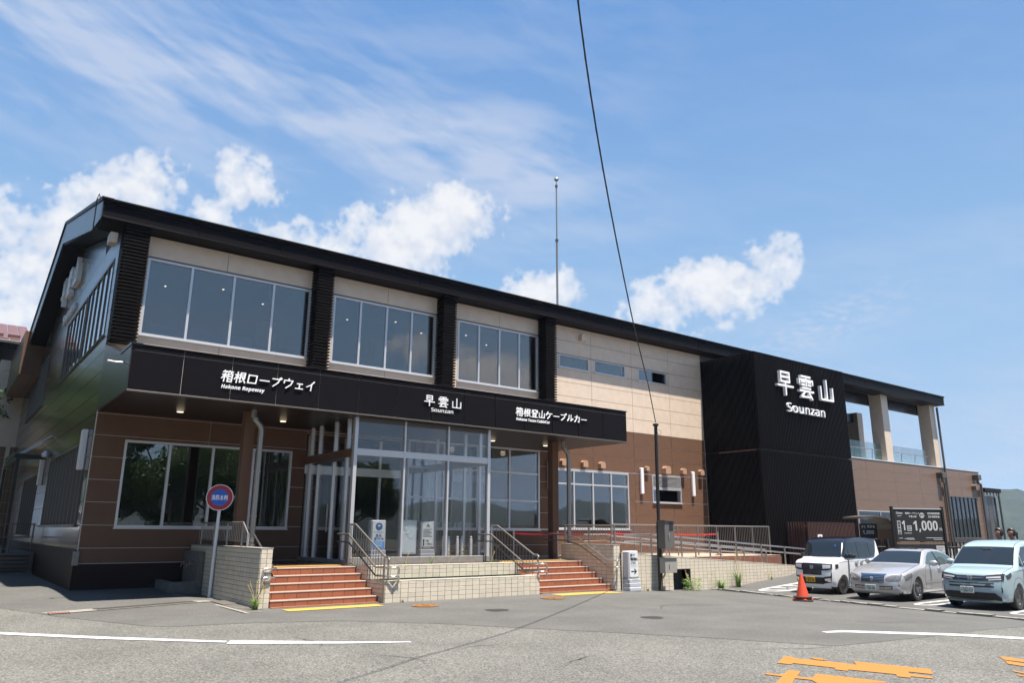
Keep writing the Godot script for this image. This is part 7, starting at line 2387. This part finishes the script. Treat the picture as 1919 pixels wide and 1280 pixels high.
# ---------- sky: air, high streaks and fair weather clouds in every direction
func sky_picture(E: float) -> ImageTexture:
	var W := 4096
	var H := 2048
	var n1 := FastNoiseLite.new()
	n1.seed = 7
	n1.frequency = 1.0
	n1.fractal_octaves = 6
	n1.fractal_gain = 0.55
	var n2 := FastNoiseLite.new()
	n2.seed = 19
	n2.frequency = 1.0
	n2.fractal_octaves = 5
	# cloud heaps: azimuth, elevation, half widths, tilt, weight
	var heaps := [[27.0, 21.0, 7.8, 3.9, 0.5, 0.95], [32.0, 23.6, 4.4, 3.4, 0.1, 0.95], [22.0, 19.2, 5.0, 2.2, 0.5, 0.9], [7.5, 22.4, 5.6, 2.5, 0.5, 0.78], [4.5, 18.6, 5.0, 4.6, 0.2, 0.9], [2.0, 12.0, 5.0, 6.6, 0.0, 0.9], [16.2, 24.2, 3.6, 2.6, -0.4, 0.68], [18.6, 21.2, 4.0, 2.2, -0.4, 0.75], [13.8, 22.0, 2.0, 2.8, 0.7, 0.6],
		[52.8, 18.0, 6.4, 2.7, 0.14, 0.92], [49.4, 16.8, 4.4, 2.4, 0.1, 0.85], [56.4, 19.6, 3.4, 2.0, 0.0, 0.7], [39.2, 17.9, 3.6, 2.6, 0.15, 0.9]]
	var rg := RandomNumberGenerator.new()
	rg.seed = 77
	for i in 24:
		heaps.append([82.0 + 270.0 * rg.randf(), 5.0 + 26.0 * rg.randf(), 4.0 + 6.0 * rg.randf(), 1.6 + 2.2 * rg.randf(), rg.randf() - 0.3, 0.8 + 0.2 * rg.randf()])
	var data := PackedFloat32Array()
	data.resize(W * H * 3)
	var low := Color(0.30, 0.31, 0.30) / E
	for y in range(0, H):
		var el := 90.0 - 180.0 * (y + 0.5) / H
		if el < -3.0:
			for x in W:
				var o := (y * W + x) * 3
				data[o] = low.r
				data[o + 1] = low.g
				data[o + 2] = low.b
			continue
		var near_rows := el < 40.0
		if not near_rows and y % 4 != 0:
			var from := (y - y % 4) * W * 3
			for x in W * 3: data[y * W * 3 + x] = data[from + x]
			continue
		if near_rows and y % 2 != 0 and el < -0.5:
			pass
		var se := sin(deg_to_rad(el))
		var ce := cos(deg_to_rad(el))
		var s := maxf(se, 0.0)
		var base := Vector3(0.53, 0.69, 0.85).lerp(Vector3(0.33, 0.545, 0.825), 1.0 - exp(-s * 9.0)).lerp(Vector3(0.155, 0.335, 0.70), ss(0.16, 0.72, s))
		var row := heaps.filter(func(q): return absf(el - q[1]) < 12.0)
		var x := 0
		while x < W:
			var az := 360.0 * (x + 0.5) / W
			var fine := near_rows and (az < 82.0 or az > 354.0)
			var step := 1 if fine else 4
			var a := deg_to_rad(az)
			var d := Vector3(sin(a) * ce, se, -cos(a) * ce)
			# high streaks
			var azw := wrapf(az - 35.0, -180.0, 180.0) + 35.0
			var wob := 0.45 * n2.get_noise_2d(azw * 0.03, el * 0.07)
			var u := azw * 0.040 + wob * 0.5
			var v := (el + 0.10 * azw) * 0.24 + wob
			var fib := (el * 0.93 + 0.36 * azw) * 0.55
			var st := n2.get_noise_3d(u * 1.4, v * 1.2, 3.0) * 1.2 + 0.45 * n2.get_noise_3d(u * 2.6, fib + wob * 0.4, 8.0) + 0.22 * n2.get_noise_3d(u * 7.0, fib * 2.7, 5.0)
			var mid := 31.6 - 0.0028 * azw * azw
			var band := exp(-pow((el - mid) / (5.2 if el < mid else 4.0), 2.0)) * ss(-70, -20, azw) * (1.0 - ss(36.0, 52.0, azw))
			var ci := clampf(0.16 + st * 0.5, 0.0, 0.5) * 0.42 * (1.0 - 0.75 * ss(44, 56, azw) * ss(18, 26, el)) + band * clampf(0.30 + 0.62 * st, 0.03, 0.62)
			var haze := 0.30 * exp(-pow((el - 5.5 - 1.5 * st) / 4.0, 2.0)) * (0.5 + clampf(st + 0.3, 0, 1))
			var puff := exp(-pow((el - 14.3 - 0.28 * (azw - 60.0)) / 1.5, 2.0)) * exp(-pow((azw - 60.5) / 5.5, 2.0))
			ci += 0.55 * puff * clampf(0.2 + 2.2 * n1.get_noise_3dv(Vector3(d.x, d.y * 2.5, d.z) * 55.0), 0.0, 1.0)
			ci = clampf(ci + haze, 0, 0.75)
			var c := base.lerp(Vector3(0.60, 0.68, 0.84), ci)
			# heaps
			var m := 0.0
			var shade := 0.0
			for q in row:
				var da := wrapf(az - q[0], -180.0, 180.0) * ce
				var de: float = el - q[1]
				var rx: float = (da * cos(q[4]) + de * sin(q[4])) / q[2]
				var ry: float = (-da * sin(q[4]) + de * cos(q[4])) / q[3]
				if ry < 0: ry *= 0.8
				var k: float = q[5] * (1.15 - sqrt(rx * rx + ry * ry))
				if k > m:
					m = k
					shade = ry
			if m > -0.05:
				var f := n1.get_noise_3dv(d * 9.0)
				var f2 := n1.get_noise_3dv(d * 30.0 + Vector3(3, 1, 2))
				var f3 := n1.get_noise_3dv(d * 110.0 + Vector3(1, 5, 2))
				var den := m * 1.15 + (f * 0.72 + f2 * 0.52 + f3 * 0.2) * clampf(m * 3.0 + 0.3, 0, 1) - 0.20
				var al := (0.55 * ss(0.0, 0.30, den) + 0.45 * ss(0.1, 0.8, den)) * 0.97
				var lit := clampf(0.78 + 0.30 * shade + 0.55 * (f2 - n1.get_noise_3dv((d + Vector3(0.004, 0.012, 0)) * 30.0 + Vector3(3, 1, 2))) + 0.35 * f, 0.0, 1.0)
				c = c.lerp(Vector3(0.64, 0.70, 0.82).lerp(Vector3(0.92, 0.925, 0.95), lit), al)
			c /= E
			for k in step:
				if x + k < W:
					var o := (y * W + x + k) * 3
					data[o] = c.x
					data[o + 1] = c.y
					data[o + 2] = c.z
			x += step
	return ImageTexture.create_from_image(Image.create_from_data(W, H, false, Image.FORMAT_RGBF, data.to_byte_array()))
